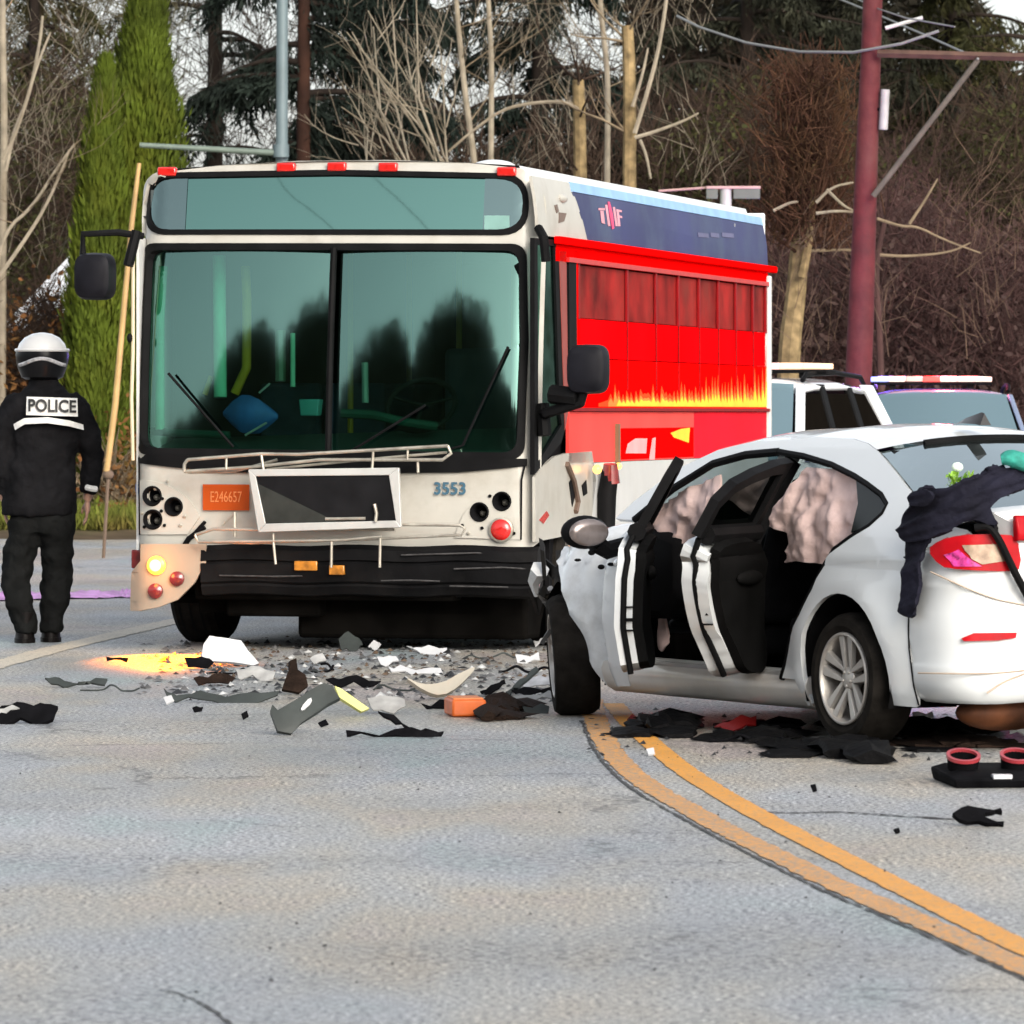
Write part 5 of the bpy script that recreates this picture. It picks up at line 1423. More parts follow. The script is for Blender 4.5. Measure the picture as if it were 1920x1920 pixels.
# small green sprig standing on the rear deck
pl = empty('leaf_sprig', wjb(1795, 908, 0.0), 0, 'small bright green leaf sprig in front of the car rear window', 'plant')
g = np.random.default_rng(3); nl = 60
C = np.zeros((nl, 3)); C[:, 0] = g.uniform(-0.05, 0.07, nl); C[:, 1] = g.uniform(-0.04, 0.04, nl); C[:, 2] = g.uniform(-0.02, 0.035, nl)
V, F = leaves(C, g.normal(0, 1, (nl, 3)) + np.array([0, -0.3, 0.7]), g.normal(0, 1, (nl, 3)), g.uniform(0.03, 0.06, nl), g.uniform(0.015, 0.03, nl))
link('leaf_cluster', fast_mesh('leaf_cluster', V, F), mat('fresh green leaf', (0.22, 0.42, 0.04), 0.5, var=0.4, vscale=30), pl, smooth=False)
MB().ell((0.0, 0, 0.075), (0.026, 0.022, 0.022), 12, 8).build('flower_head', mat('pale flower', (0.70, 0.85, 0.72), 0.6), pl)

# ================================================================== the police officer, seen from behind, walking away
OD = 36.7
OG = at(84, 1206, OD); OG.z = 0.0
off = empty('person', OG, R(4), 'officer seen from behind in black jacket and white topped helmet, walking past the bus', 'person')
S_ = FPX / OD
def op(px, py, y=0.0): return ((px - 84) / S_, y, (1206 - py) / S_)
SKIN = mat('skin', (0.42, 0.24, 0.17), 0.55, var=0.1)
JKT = mat('black jacket cloth', (0.0075, 0.0075, 0.0085), 0.8, spec=0.05, var=0.4, vscale=5, bump=0.4, bscale=26)
TRS = mat('dark trouser cloth', (0.0075, 0.008, 0.008), 0.85, spec=0.04, var=0.4, vscale=6, bump=0.4, bscale=26)
BOOT = mat('black boot leather', (0.006, 0.005, 0.005), 0.5, spec=0.1)
def rows_from(L): # (cx px, py, y, rx px, ry m)
    return [(*op(x, py)[:1], y, op(x, py)[2], rx / S_, ry) for x, py, y, rx, ry in L]
# one continuous body under the clothes
b = MB()
b.ringz(rows_from([(84,985,0.0,46,0.10),(84,930,0.0,48,0.11),(86,870,0.0,44,0.10),(86,800,0.0,56,0.11),(86,755,0.0,60,0.09),(82,730,0.01,30,0.07),(80,718,0.02,19,0.062),(79,700,0.03,19,0.065)]))
b.ell(op(78, 672, 0.04), (0.082, 0.105, 0.125), 18, 12)
b.ell(op(78, 680, 0.15), (0.018, 0.03, 0.025), 8, 6)
for s in (-1, 1): b.ell((op(78, 675)[0] + s * 0.085, 0.04, op(78, 676)[2]), (0.014, 0.03, 0.035), 8, 6)
hx = {1: [(140,762,0.0),(168,815,0.0),(176,870,0.05),(166,925,0.09),(163,940,0.10)], -1: [(32,762,0.0),(6,815,0.0),(-2,870,0.02),(6,925,0.05),(9,940,0.06)]}
for s, P in hx.items():
    b.tube([op(x, y, d) for x, y, d in P], [0.062, 0.050, 0.042, 0.032, 0.030], 12)
    hx_, hy_, hz_ = op(*P[-1][:2], P[-1][2])
    b.ell((hx_, hy_ + 0.01, hz_ - 0.045), (0.022, 0.042, 0.050), 12, 8)
    for k, (dy, ln) in enumerate(((-0.030, 0.072), (-0.011, 0.085), (0.010, 0.080), (0.030, 0.062))):
        b.tube([(hx_, hy_ + 0.01 + dy, hz_ - 0.075), (hx_ - s * 0.006, hy_ + 0.016 + dy, hz_ - 0.085 - ln * 0.5), (hx_ - s * 0.026, hy_ + 0.022 + dy, hz_ - 0.085 - ln)], [0.0115, 0.0105, 0.008], 8)
    b.tube([(hx_ - s * 0.012, hy_ + 0.04, hz_ - 0.03), (hx_ - s * 0.03, hy_ + 0.065, hz_ - 0.06), (hx_ - s * 0.035, hy_ + 0.06, hz_ - 0.095)], [0.013, 0.012, 0.009], 8)
legs = {1: [(106,975,0.0,27,0.10),(108,1040,0.03,22,0.085),(105,1090,0.06,18,0.07),(100,1135,0.05,17,0.065),(96,1172,0.04,12,0.05),(95,1188,0.04,12,0.05)],
        -1: [(50,975,0.0,27,0.10),(38,1040,0.02,22,0.085),(31,1090,0.01,18,0.07),(37,1135,-0.08,17,0.065),(46,1172,-0.10,12,0.05),(47,1188,-0.10,12,0.05)]}
for s, L in legs.items(): b.ringz(rows_from(L))
body = b.build('body', SKIN, off)
remesh(body, 0.0075, 5)
# jacket
j = MB()
j.ringz(rows_from([(74,968,0.0,70,0.15),(74,955,0.0,71,0.155),(76,900,0.0,66,0.145),(80,850,0.0,62,0.14),(84,800,0.0,67,0.14),(86,770,0.0,70,0.13),(86,750,0.0,62,0.115),(84,736,0.01,42,0.095),(82,722,0.015,30,0.085),(80,712,0.02,27,0.08)]), 28)
for s, P in hx.items():
    j.tube([op(86 + s * 40, 750)] + [op(x - s * 2, y, d) for x, y, d in P[:-1]], [0.085, 0.098, 0.086, 0.072, 0.056], 16)
j.ell(op(81, 735, -0.02), (0.15, 0.10, 0.05), 16, 8)
jo = j.build('jacket', JKT, off)
remesh(jo, 0.014, 3, 0.065, 0.13)
# trousers and boots
t = MB()
t.ringz(rows_from([(80,950,0.0,60,0.13),(80,985,0.0,60,0.135),(80,1003,0.0,56,0.13)]), 24)
wid = {1: [33,30,27,26,22,21], -1: [33,30,27,26,22,21]}
for s, L in legs.items():
    t.ringz([(*op(x, py)[:1], y, op(x, py)[2], wid[s][k] / S_, ry + 0.032) for k, (x, py, y, rx, ry) in enumerate(L)], 20)
to = t.build('trousers', TRS, off)
remesh(to, 0.013, 3, 0.060, 0.11)
for x, y, lift in ((95, 0.05, 0.0), (47, -0.09, 0.0)):
    bx0, _, bz = op(x, 1200)
    q = MB().ringz([(bx0, y, 0.012, 0.066, 0.085), (bx0, y + 0.06, 0.03, 0.064, 0.15), (bx0, y + 0.05, 0.07, 0.060, 0.125), (bx0, y + 0.01, 0.12, 0.064, 0.085), (bx0, y, 0.20, 0.066, 0.08)], 18)
    q.ringz([(bx0, y + 0.055, 0.0, 0.069, 0.16), (bx0, y + 0.055, 0.03, 0.069, 0.16)], 18)
    q.build('boot', BOOT, off)
# helmet: white crown, black band and neck curtain, goggle strap
hc = Vector(op(79, 672, 0.03))
hm = MB()
hm.ringz([(hc.x + 0.0, hc.y, hc.z + z, r, r * 1.15) for z, r in ((-0.03, 0.160), (0.0, 0.168), (0.04, 0.168), (0.09, 0.150), (0.13, 0.115), (0.155, 0.065), (0.163, 0.02))], 28)
hm.tube([(hc.x + 0.170 * math.cos(t), hc.y + 0.196 * math.sin(t), hc.z + 0.048) for t in np.linspace(0, 2 * PI, 40)], 0.012, 6)
ho = hm.build('helmet', mat('helmet white', (0.62, 0.62, 0.61), 0.22, coat=0.6, var=0.06), off)
MB().ringz([(hc.x, hc.y, hc.z + z, r, r * 1.15) for z, r in ((-0.145, 0.105), (-0.13, 0.135), (-0.07, 0.160), (-0.03, 0.170), (0.02, 0.1745), (0.048, 0.1690))], 28).build('helmet_curtain', mat('helmet black', (0.006, 0.006, 0.007), 0.3, spec=0.15), ho)
MB().tube([(hc.x + 0.170 * math.cos(t), hc.y + 0.197 * math.sin(t), hc.z - 0.030 + 0.02 * math.sin(t * 3)) for t in np.linspace(-2.6, -0.5, 20)], 0.013, 6).build('goggle_strap', mat('grey strap', (0.35, 0.35, 0.36), 0.4, var=0.5, vscale=30), ho)
# reflective patch and strips, laid on the jacket back
def jback(u, v, w=0.0):
    # back of the jacket: row ellipse at this height
    rows_ = [(0.84,0.247,0.158),(0.88,0.25,0.163),(1.07,0.23,0.152),(1.24,0.217,0.147),(1.42,0.234,0.147),(1.52,0.245,0.138),(1.59,0.217,0.122),(1.64,0.15,0.10)]
    rx = float(np.interp(v, [r[0] for r in rows_], [r[1] for r in rows_])); ry = float(np.interp(v, [r[0] for r in rows_], [r[2] for r in rows_]))
    x0 = 0.006 if v > 1.3 else -0.02
    k = max(-0.97, min(0.97, (u - x0) / rx))
    return Vector((u, -ry * math.sqrt(1 - k * k) - 0.050 - w, v))
RFL = mat('reflective silver', (0.66, 0.66, 0.64), 0.45, var=0.12, vscale=20)
pc = op(98, 764)
pt = panel('police_patch', [(pc[0] - 0.168, pc[2] - 0.056), (pc[0] + 0.168, pc[2] - 0.066), (pc[0] + 0.165, pc[2] + 0.054), (pc[0] - 0.165, pc[2] + 0.064)], jback, RFL, off, step=0.03, thick=0.006, flip=False)
text_obj('police_lettering', 'POLICE', 0.112, mat('black print', (0.012, 0.012, 0.012), 0.6), pt, lambda u, v, w: jback(pc[0] + u, pc[2] + v - 0.03 * u, 0.012 + w), 0.002, sx=0.86, font_bold=0.003)
P = [op(x, y)[0::2] for x, y in ((26,797),(46,786),(90,784),(130,790),(156,798),(157,808),(130,801),(90,795),(47,797),(29,808))]
panel('reflective_strip', P, lambda u, v: jback(u, v, 0.004), RFL, off, step=0.03, thick=0.006)
c = op(172, 918, 0.02)
MB().tube([(c[0] - 0.035, c[1] - 0.02, c[2] + 0.008), (c[0] + 0.0, c[1] - 0.045, c[2]), (c[0] + 0.03, c[1] - 0.03, c[2] - 0.004)], 0.02, 8).build('cuff_strip', RFL, off)
MB().ell(op(158, 808, -0.05), (0.01, 0.01, 0.03), 8, 6).build('reflective_tab', RFL, off)

# ================================================================== police vehicles behind the wreck
PWHITE = mat('patrol white paint', (0.78, 0.80, 0.82), 0.22, coat=0.8, var=0.02)
PGLASS = glass('patrol windscreen', (0.66, 0.90, 0.90), (0.12, 0.2, 0.2), 0.82, 0.03)
PSIDE = mat('patrol side glass', (0.006, 0.005, 0.004), 0.5, spec=0.0)
def lamp_mat(name, c, e): return mat(name, c, 0.2, emit=c, estr=e)
def patrol(name, loc, rz, label, body_m, roof_h, bar, with_rails=True):
    """sport utility patrol vehicle, nose along -Y, centred on its windscreen base"""
    v = empty(name, loc, rz, label, 'police car', 'patrol vehicles parked behind the wreck')
    hw = 0.98
    # lower body: stations along length
    st = [(-1.30, 0.40, 0.86, 0.80), (-1.22, 0.32, 0.98, 0.90), (-0.6, 0.28, 1.06, 0.95), (0.0, 0.27, 1.10, hw), (1.2, 0.27, 1.10, hw), (2.6, 0.28, 1.11, hw), (3.35, 0.34, 1.10, 0.93), (3.50, 0.42, 1.0, 0.86)]
    rings = []
    for y, zb, zt, w in st:
        rings.append([(sx * w * k, y, z) for sx, k, z in ((-1, 0.86, zb), (-1, 0.99, zb + 0.12), (-1, 1.0, (zb + zt) / 2), (-1, 0.96, zt - 0.06), (-1, 0.88, zt), (1, 0.88, zt), (1, 0.96, zt - 0.06), (1, 1.0, (zb + zt) / 2), (1, 0.99, zb + 0.12), (1, 0.86, zb))])
    MB().loft(rings).build('body', body_m, v, bev=0.03)
    h = roof_h
    # greenhouse
    top = [(0.62, h - 0.03, 0.66), (1.0, h, 0.70), (1.9, h + 0.01, 0.71), (2.65, h - 0.04, 0.69)]
    bot = [(-0.05, 1.10, 0.86), (0.5, 1.10, 0.89), (2.0, 1.10, 0.89), (3.25, 1.09, 0.84)]
    rf = []
    for y, z, w in top:
        rf.append([(s * w, y, z - 0.07 * abs(s) ** 4 + 0.0) for s in np.linspace(-1, 1, 15)])
    rfo = MB()
    rfo.loft(rf, caps=False, closed=False)
    r_ = rfo.build('roof', body_m, v, ang=70)
    sm = r_.modifiers.new('thick', 'SOLIDIFY'); sm.thickness = 0.04; sm.offset = -1
    def wall(sgn, y, z):
        t = (z - 1.10) / (h - 0.07 - 1.10)
        return sgn * (0.885 + (0.70 - 0.885) * t)
    # pillars as posts
    for s in (-1, 1):
        for (yb, yt, wd, m) in ((0.0, 0.66, 0.075, body_m), (1.18, 1.22, 0.07, RUBBER), (2.12, 2.02, 0.07, RUBBER), (3.18, 2.62, 0.15, body_m)):
            q = MB().hexa([(wall(s, yb - wd / 2, 1.08) - 0.05 * s, yb - wd, 1.08), (wall(s, yb, 1.08) - 0.05 * s, yb + wd, 1.08), (wall(s, yb, 1.08), yb + wd, 1.08), (wall(s, yb, 1.08), yb - wd, 1.08),
                           (wall(s, yt, h - 0.06) - 0.05 * s, yt - wd, h - 0.05), (wall(s, yt, h - 0.06) - 0.05 * s, yt + wd, h - 0.05), (wall(s, yt, h - 0.06), yt + wd, h - 0.05), (wall(s, yt, h - 0.06), yt - wd, h - 0.05)])
            q.build('pillar', m, v, bev=0.012)
        for wins in ([(0.12, 1.10), (1.14, 1.10), (1.18, h - 0.13), (0.72, h - 0.13)], [(1.22, 1.10), (2.08, 1.10), (1.99, h - 0.13), (1.26, h - 0.13)], [(2.16, 1.10), (3.02, 1.10), (2.50, h - 0.13), (2.06, h - 0.13)]):
            panel('side_window', wins, lambda a, z, s=s: Vector((wall(s, a, z) - 0.02 * s, a, z)), PSIDE, v, step=0.3, thick=0.004, flip=(s < 0))
        MB().tube([(s * 0.66, 0.75, h - 0.02), (s * 0.665, 0.85, h + 0.035), (s * 0.675, 1.7, h + 0.05), (s * 0.67, 2.45, h + 0.02), (s * 0.66, 2.6, h - 0.04)], 0.022, 8).build('roof_rail', RUBBER, v)
        q = MB().box((s * 1.06, 0.12, 1.16), (0.20, 0.10, 0.15)).box((s * 0.95, 0.16, 1.12), (0.14, 0.06, 0.06))
        q.build('wing_mirror', body_m, v, bev=0.03)
        for y in (-0.55, 2.35):
            w_ = MB().revolve([(0.22, -0.10), (0.34, -0.12), (0.37, -0.08), (0.37, 0.08), (0.34, 0.12), (0.22, 0.10)], (s * 0.86, y, 0.37), (1, 0, 0), 28, True).build('wheel', TYRE, v)
            MB().revolve([(0.22, -0.09), (0.08, -0.11), (0.06, 0.11), (0.22, 0.09)], (s * 0.86, y, 0.37), (1, 0, 0), 20).build('rim', HUBM, w_)
        MB().box((s * 0.70, -1.27, 0.80), (0.34, 0.08, 0.14)).build('headlight', mat('headlamp glass', (0.7, 0.72, 0.75), 0.1, coat=1.0), v, bev=0.03)
    # windscreen
    ws = []
    for t in np.linspace(0, 1, 6):
        y = -0.02 + (0.62 + 0.0) * t; z = 1.10 + (h - 0.05 - 1.10) * t; w = 0.80 + (0.63 - 0.80) * t
        ws.append([(s * w, y - 0.10 * (1 - s * s), z + 0.02 * (1 - s * s)) for s in np.linspace(-1, 1, 13)])
    MB().loft(ws, caps=False, closed=False).build('windscreen', PGLASS, v, ang=80)
    MB().loft([[(s * 0.62, 2.72 + 0.5 * t, h - 0.10 - (h - 1.22) * t) for s in np.linspace(-1, 1, 5)] for t in np.linspace(0, 1, 3)], caps=False, closed=False).build('rear_window', mat('dark red rear glass', (0.05, 0.012, 0.012), 0.1, coat=1.0), v)
    MB().box((0, 1.5, 1.0), (1.5, 2.6, 0.1)).build('cabin_floor', DARKI, v)
    MB().box((0, 2.9, 1.35), (1.3, 0.05, 0.5)).build('cargo_screen', DARKI, v)
    for s in (-0.4, 0.4):
        MB().box((s, 1.1, 1.22), (0.45, 0.14, 0.5)).box((s, 1.14, 1.53), (0.24, 0.1, 0.14)).build('seat_back', SEATM, v, bev=0.04)
    MB().loft([[(s, 0.02, 1.06), (s, 0.30, 1.17), (s, 0.45, 1.06)] for s in (-0.8, 0.8)]).build('dashboard', DARKI, v)
    MB().box((0, -1.31, 0.55), (1.7, 0.12, 0.22)).build('front_bumper', BLACKP, v, bev=0.04)
    MB().box((0, -1.30, 0.80), (0.9, 0.05, 0.16)).build('grille', RUBBER, v, bev=0.02)
    # light bar
    y0 = bar['y']; zb = h + 0.05
    L = bar['len']
    lb = MB().box((bar.get('x', 0), y0, zb + 0.012), (L, 0.28, 0.03)).build('light_bar', RUBBER, v, bev=0.01)
    for sx in (-0.4, 0.4): MB().box((bar.get('x', 0) + sx * L * 0.8, y0, zb - 0.02), (0.06, 0.2, 0.05)).build('bar_foot', RUBBER, lb)
    seg = bar['seg']; n = len(seg)
    for k, (m) in enumerate(seg):
        x = bar.get('x', 0) - L / 2 + (k + 0.5) * L / n
        q = MB()
        if k in (0, n - 1):
            sg = -1 if k == 0 else 1
            q.loft([[(x - sg * L / n / 2, y0 - 0.14, zb + 0.03), (x - sg * L / n / 2, y0 + 0.14, zb + 0.03), (x - sg * L / n / 2, y0 + 0.14, zb + 0.085), (x - sg * L / n / 2, y0 - 0.14, zb + 0.085)],
                    [(x + sg * L / n / 2, y0 - 0.06, zb + 0.03), (x + sg * L / n / 2, y0 + 0.06, zb + 0.03), (x + sg * L / n / 2, y0 + 0.06, zb + 0.078), (x + sg * L / n / 2, y0 - 0.06, zb + 0.078)]])
        else: q.box((x, y0, zb + 0.0575), (L / n - 0.006, 0.28, 0.055))
        q.build('bar_lens', m, lb, bev=0.008)
    return v
LAMB = lamp_mat('amber bar lens lit', (0.95, 0.60, 0.36), 0.5)
LPNK = lamp_mat('pink bar lens lit', (0.95, 0.62, 0.55), 0.55)
LBLU = lamp_mat('blue bar lens lit', (0.25, 0.30, 1.0), 1.3)
LRED = lamp_mat('red bar lens lit', (1.0, 0.06, 0.05), 1.2)
LCLR = mat('clear bar lens', (0.6, 0.48, 0.42), 0.2)
a1 = R(-20)
p1 = at(1498, 790, 47.0)
# windscreen corner on the viewer's right sits at p1: shift the origin left by half the width
o1 = Vector((p1.x - 0.86 * math.cos(a1), p1.y - 0.86 * math.sin(a1), 0))
patrol('police_car', o1, a1, 'white patrol vehicle beside the red side of the bus, its side windows in view', PWHITE, 1.80, dict(y=1.25, len=1.30, x=0.12, seg=[LCLR, LAMB, LCLR, LPNK, LAMB, LAMB]))
p2 = at(1770, 790, 55.5)
patrol('police_car', Vector((p2.x, p2.y, 0)), R(-3), 'patrol vehicle facing the camera with pale windscreen and long pink and blue light bar', mat('blue grey patrol paint', (0.16, 0.20, 0.30), 0.25, coat=0.8, var=0.05), 1.74, dict(y=1.15, len=1.22, x=-0.10, seg=[LBLU, LPNK, LCLR, LRED, LPNK, LPNK, LPNK]))
def glow(name, loc, col, e, size=0.1):
    l = bpy.data.lights.new(name, 'POINT'); l.energy = e; l.color = col; l.shadow_soft_size = size
    o = bpy.data.objects.new(name, l); COL.objects.link(o); o.location = loc
    return o
glow('bar_glow_red', (p2.x + 0.1, p2.y + 1.15, 2.15), (1.0, 0.06, 0.10), 110)
glow('brush_glow_blue', (p2.x - 0.5, p2.y + 1.9, 2.25), (0.30, 0.16, 1.0), 220)  # added behind and above the light bar to tint the brush purple

# ================================================================== poles, wires, signs
WOODR = mat('red lit pole wood', (0.082, 0.008, 0.010), 0.8, var=0.35, vscale=4, bump=0.4, bscale=14, dirt=(0.09, 0.03, 0.025), dscale=2, damt=0.7)  # red emergency light on the pole put into its wood colour
PD = 62.0
base = at(1606, 800, PD); top = at(1637, -40, PD)
g0 = base + (base - top).normalized() * (base.z / ((top - base).normalized().z)) if True else base
pole = empty('utility_pole', (g0.x, g0.y, 0.0), 0, 'dark red utility pole with crossarm and diagonal brace at the right', 'utility pole')
def pl_(p): return Vector(p) - Vector((g0.x, g0.y, 0.0))
ptop = at(1640, -110, PD)
MB().tube([pl_(g0) - Vector((0, 0, 0.2)), pl_(base.lerp(g0, 0.5)), pl_(at(1614, 600, PD)), pl_(at(1622, 380, PD)), pl_(at(1633, 100, PD)), pl_(ptop)], [0.155, 0.15, 0.145, 0.128, 0.112, 0.105], 16).build('post', WOODR, pole)
WOODB = mat('brown crossarm wood', (0.085, 0.045, 0.032), 0.85, var=0.3, vscale=6)
ca, cb = pl_(at(1560, 100, PD - 0.2)), pl_(at(1990, 109, PD - 0.2))
q = MB().tube([ca + Vector((0.5, 0, 0)), cb], 0.045, 4); q.build('crossarm', WOODB, pole, smooth=False)
MB().tube([pl_(at(1637, 368, PD - 0.25)), pl_(at(1834, 112, PD - 0.25))], 0.032, 8).build('brace', mat('grey brace', (0.075, 0.066, 0.05), 0.7, var=0.3), pole)
MB().tube([pl_(at(1656, 243, PD - 0.1)), pl_(at(1660, 168, PD - 0.1))], 0.05, 12).build('insulator', mat('pale grey insulator', (0.34, 0.34, 0.33), 0.5), pole)
MB().tube([pl_(at(1628, 205, PD)), pl_(at(1658, 205, PD - 0.1))], 0.02, 6).build('bracket', RUBBER, pole)
MB().tube([pl_(at(1660, 53, PD - 0.1)), pl_(at(1730, 33, PD - 0.1))], 0.022, 8).build('arm_rod', ALU, pole)
WIRE = mat('wire grey', (0.13, 0.135, 0.13), 0.5)
for L, r, lab in (([(1270,30,66),(1310,50,65),(1400,80,64),(1500,97,63),(1600,98,62),(1690,82,61.6),(1760,58,61.5)], 0.016, 'grey wire sagging to the left of the red utility pole'),
                  ([(1540,-16,70),(1640,25,68),(1740,68,66),(1834,110,61.7)], 0.014, 'wire slanting down to the outer end of the crossarm'),
                  ([(1590,-10,70),(1640,14,62),(1700,34,61),(1790,50,60)], 0.010, 'thin short wire just above the white rod of the red pole'),
                  ):
    tag(MB().tube([at(*p) for p in L], r, 5).build('overhead_wire', WIRE, None), lab, 'wire')
LD = 70.3
lp0 = at(527, 300, LD)
lamp = empty('street_light_pole', (lp0.x, lp0.y, 0), 0, 'tall grey metal lamp post with a long horizontal arm rising behind the bus', 'lamp post')
GALV = mat('galvanised steel', (0.12, 0.165, 0.175), 0.55, metal=0.1, var=0.12, vscale=3)
MB().tube([(0, 0, -0.1), (0, 0, 3.0), (0.01, 0, 5.0), (0.02, 0, 8.6)], [0.10, 0.085, 0.075, 0.068], 16).build('post', GALV, lamp)
ap = lambda x, y: Vector(at(x, y, LD - 0.1)) - Vector((lp0.x, lp0.y, 0))
MB().tube([ap(525, 286), ap(505, 286), ap(262, 272)], [0.05, 0.042, 0.034], 10).build('arm', mat('grey green arm', (0.13, 0.17, 0.14), 0.5, metal=0.1), lamp)
MB().revolve([(0.10, -0.08), (0.10, 0.08)], ap(527, 283), (0, 0, 1), 16).build('collar', GALV, lamp)
sp = at(1360, 380, 60.0)
sg = empty('sign_post', (sp.x, sp.y, 0), 0, 'pale post with a flat horizontal arm standing behind the rear of the bus', 'sign post')
aq = lambda x, y, d=0: Vector(at(x, y, 60.0 - d)) - Vector((sp.x, sp.y, 0))
MB().tube([(0, 0, -0.1), aq(1361, 352)], 0.062, 12).build('post', mat('pale post', (0.34, 0.37, 0.31), 0.5), sg)
for x0, x1, m in ((1324, 1346, 'sign'), (1375, 1425, 'sign')):
    A, B = aq(x0, 354, 0.05), aq(x1, 373, 0.05)
    MB().box((A + B) / 2, (abs(B.x - A.x), 0.03, abs(A.z - B.z))).build('sign_plate', mat('grey green plate', (0.07, 0.09, 0.065), 0.5), sg, bev=0.005)
A, B = aq(1324, 350, 0.04), aq(1426, 353, 0.04)
MB().box((A + B) / 2, (abs(B.x - A.x), 0.06, 0.03)).build('top_bar', mat('pale pink bar', (0.36, 0.24, 0.20), 0.5), sg, bev=0.005)
MB().tube([aq(1235, 358), aq(1324, 352)], 0.014, 6).build('side_rod', mat('pale pink bar', (0.36, 0.24, 0.20), 0.5), sg)
# yellow guard on the guy wire beside the bus
GD = 58.0
ga, gb = at(203, 872, GD), at(262, 300, GD)
gw = empty('guy_wire', (ga.x, ga.y, 0), 0, 'yellow and orange guy wire guard slanting up beside the left edge of the bus', 'guy wire')
rel = lambda p: Vector(p) - Vector((ga.x, ga.y, 0))
MB().tube([rel(at(200, 884, GD)), rel(at(216, 760, GD)), rel(at(234, 560, GD)), rel(at(247, 420, GD)), rel(at(261, 306, GD))], [0.034, 0.034, 0.03, 0.028, 0.022], 10).build('guard', mat('faded yellow guard', (0.42, 0.27, 0.10), 0.5, var=0.3, vscale=2), gw)
MB().tube([rel(at(261, 306, GD)), rel(at(300, -60, GD))], 0.0014, 6).build('cable', UNDER, gw)
q = MB().ell(rel(at(203, 890, GD)), (0.06, 0.05, 0.05), 10, 8)
q.tube([rel(at(203, 890, GD)), rel((ga.x - 0.05, ga.y, 0.0))], 0.02, 6)
q.build('anchor', mat('rusty anchor', (0.13, 0.09, 0.06), 0.8), gw)
# purple tape lying behind the officer
TP = mat('lilac tape', (0.55, 0.25, 0.58), 0.5, var=0.35, vscale=6)
tp = [ground(*p) for p in [(-60,1140),(-10,1124),(60,1122),(128,1121),(160,1119),(196,1120),(232,1117),(262,1119)]]
tape = MB()
tp2 = [Vector(q) for q in chaikin([tuple(p) for p in tp], 3, False)]
rng_ = random.Random(3)
tape.loft([[(p.x, p.y - 0.5, 0.006 + 0.01 * rng_.random()), (p.x, p.y, 0.04 + 0.03 * rng_.random()), (p.x, p.y + 0.5, 0.006 + 0.01 * rng_.random())] for p in tp2], caps=False, closed=False)
tag(tape.build('barrier_tape', TP, None), 'lilac barrier tape lying across the road behind the officer', 'tape')

# ================================================================== wreckage on the road
def M_(n, c, **k): return mat(n, c, **k)
PB = M_('black trim plastic', (0.006, 0.006, 0.007), rough=0.8, spec=0.02, var=0.4, vscale=8, bump=0.2, bscale=20)
PG = M_('grey trim plastic', (0.040, 0.047, 0.045), rough=0.5, spec=0.25, var=0.3, vscale=6)
PBR = M_('brown liner felt', (0.018, 0.011, 0.008), rough=0.9, spec=0.1, var=0.5, vscale=12, bump=0.5)
PWH = M_('white body plastic', (0.50, 0.51, 0.52), rough=0.4, var=0.12, dirt=(0.3, 0.28, 0.26), dscale=6, damt=0.5)
PPL = M_('pale grey plastic', (0.34, 0.34, 0.33), rough=0.5, var=0.3, vscale=12)
POR = M_('orange plastic case', (0.62, 0.12, 0.015), rough=0.45, var=0.2, vscale=8)
PYE = M_('yellow strip', (0.62, 0.62, 0.20), rough=0.5)
PRE = M_('red lens shard', (0.14, 0.004, 0.004), rough=0.3, coat=0.2)
PSI = M_('silver foil metal', (0.42, 0.43, 0.45), rough=0.3, metal=0.5, var=0.4, vscale=12)
def upright(name, P, base, m, label, cat='debris', lean=0.35, thick=0.03, curl=0.03, step=0.03, k=1, parent=None, D=None, seed=0.0):
    """piece standing on the road: outline in pixels on a plane leaning back from its foot"""
    D = D or ground(960, base).y
    s = FPX / D
    cx = sum(p[0] for p in P) / len(P)
    o = ground(cx, base)
    Q = chaikin([((x - cx) / s, (base - y) / s) for x, y in P], k)
    def f(u, v):
        n = mnoise.noise(Vector((u * 5 + seed + base, v * 5, base * 0.1)))
        return Vector((u, max(0, v) * lean + curl * n + curl * 1.4 * math.sin(u * 4 + seed), v + 0.004))
    ob = panel(name, Q, f, m, parent, step=step, thick=thick, offset=1, ang=50)
    if parent is None:
        ob.location = (o.x, o.y, 0); tag(ob, label, cat)
    return ob
def jag(Q, amp, seed):
    rj = random.Random(int(seed * 1000) + 17); out = []
    for i in range(len(Q)):
        a, b = Q[i], Q[(i + 1) % len(Q)]
        out.append(a)
        L = math.hypot(b[0] - a[0], b[1] - a[1])
        for t in (0.33, 0.66):
            if L > 0.05: out.append((a[0] + (b[0] - a[0]) * t + rj.uniform(-1, 1) * amp * L * 0.5, a[1] + (b[1] - a[1]) * t + rj.uniform(-1, 1) * amp * L))
    return out
def lying(name, P, m, label, cat='debris', thick=0.008, lift=0.0, curl=0.02, step=0.05, k=0, parent=None, seed=0.0, org=None):
    """piece lying on the road: outline in pixels on the ground, warped a little upwards"""
    seed = seed or (P[0][0] * 0.37 + P[0][1] * 0.11) % 9
    base = max(p[1] for p in P)
    D = ground(960, base).y; s = FPX / D
    o = org or ground(sum(p[0] for p in P) / len(P), base)
    cx = CX + o.x / D * FPX
    Q = [((x - cx) / s, (base - y) / s) for x, y in P]
    Q = chaikin(Q, k) if k else jag(Q, 0.12, seed)
    lean = 1.4
    def f(u, v):
        n = mnoise.noise(Vector((u * 9 + seed, v * 12, seed)))
        return Vector((u, v * lean + 0.02 * n + lift * 0.3, v + 0.006 + curl * 0.35 * (0.5 + n) * min(1.0, v * 30) + lift))
    ob = panel(name, Q, f, m, parent, step=0.03, thick=min(thick, 0.02), offset=-1, ang=40, sv=0.015)
    if parent is None:
        ob.location = (o.x, o.y, 0); tag(ob, label, cat)
    return ob
G1 = 'broken pieces strewn before the bus'
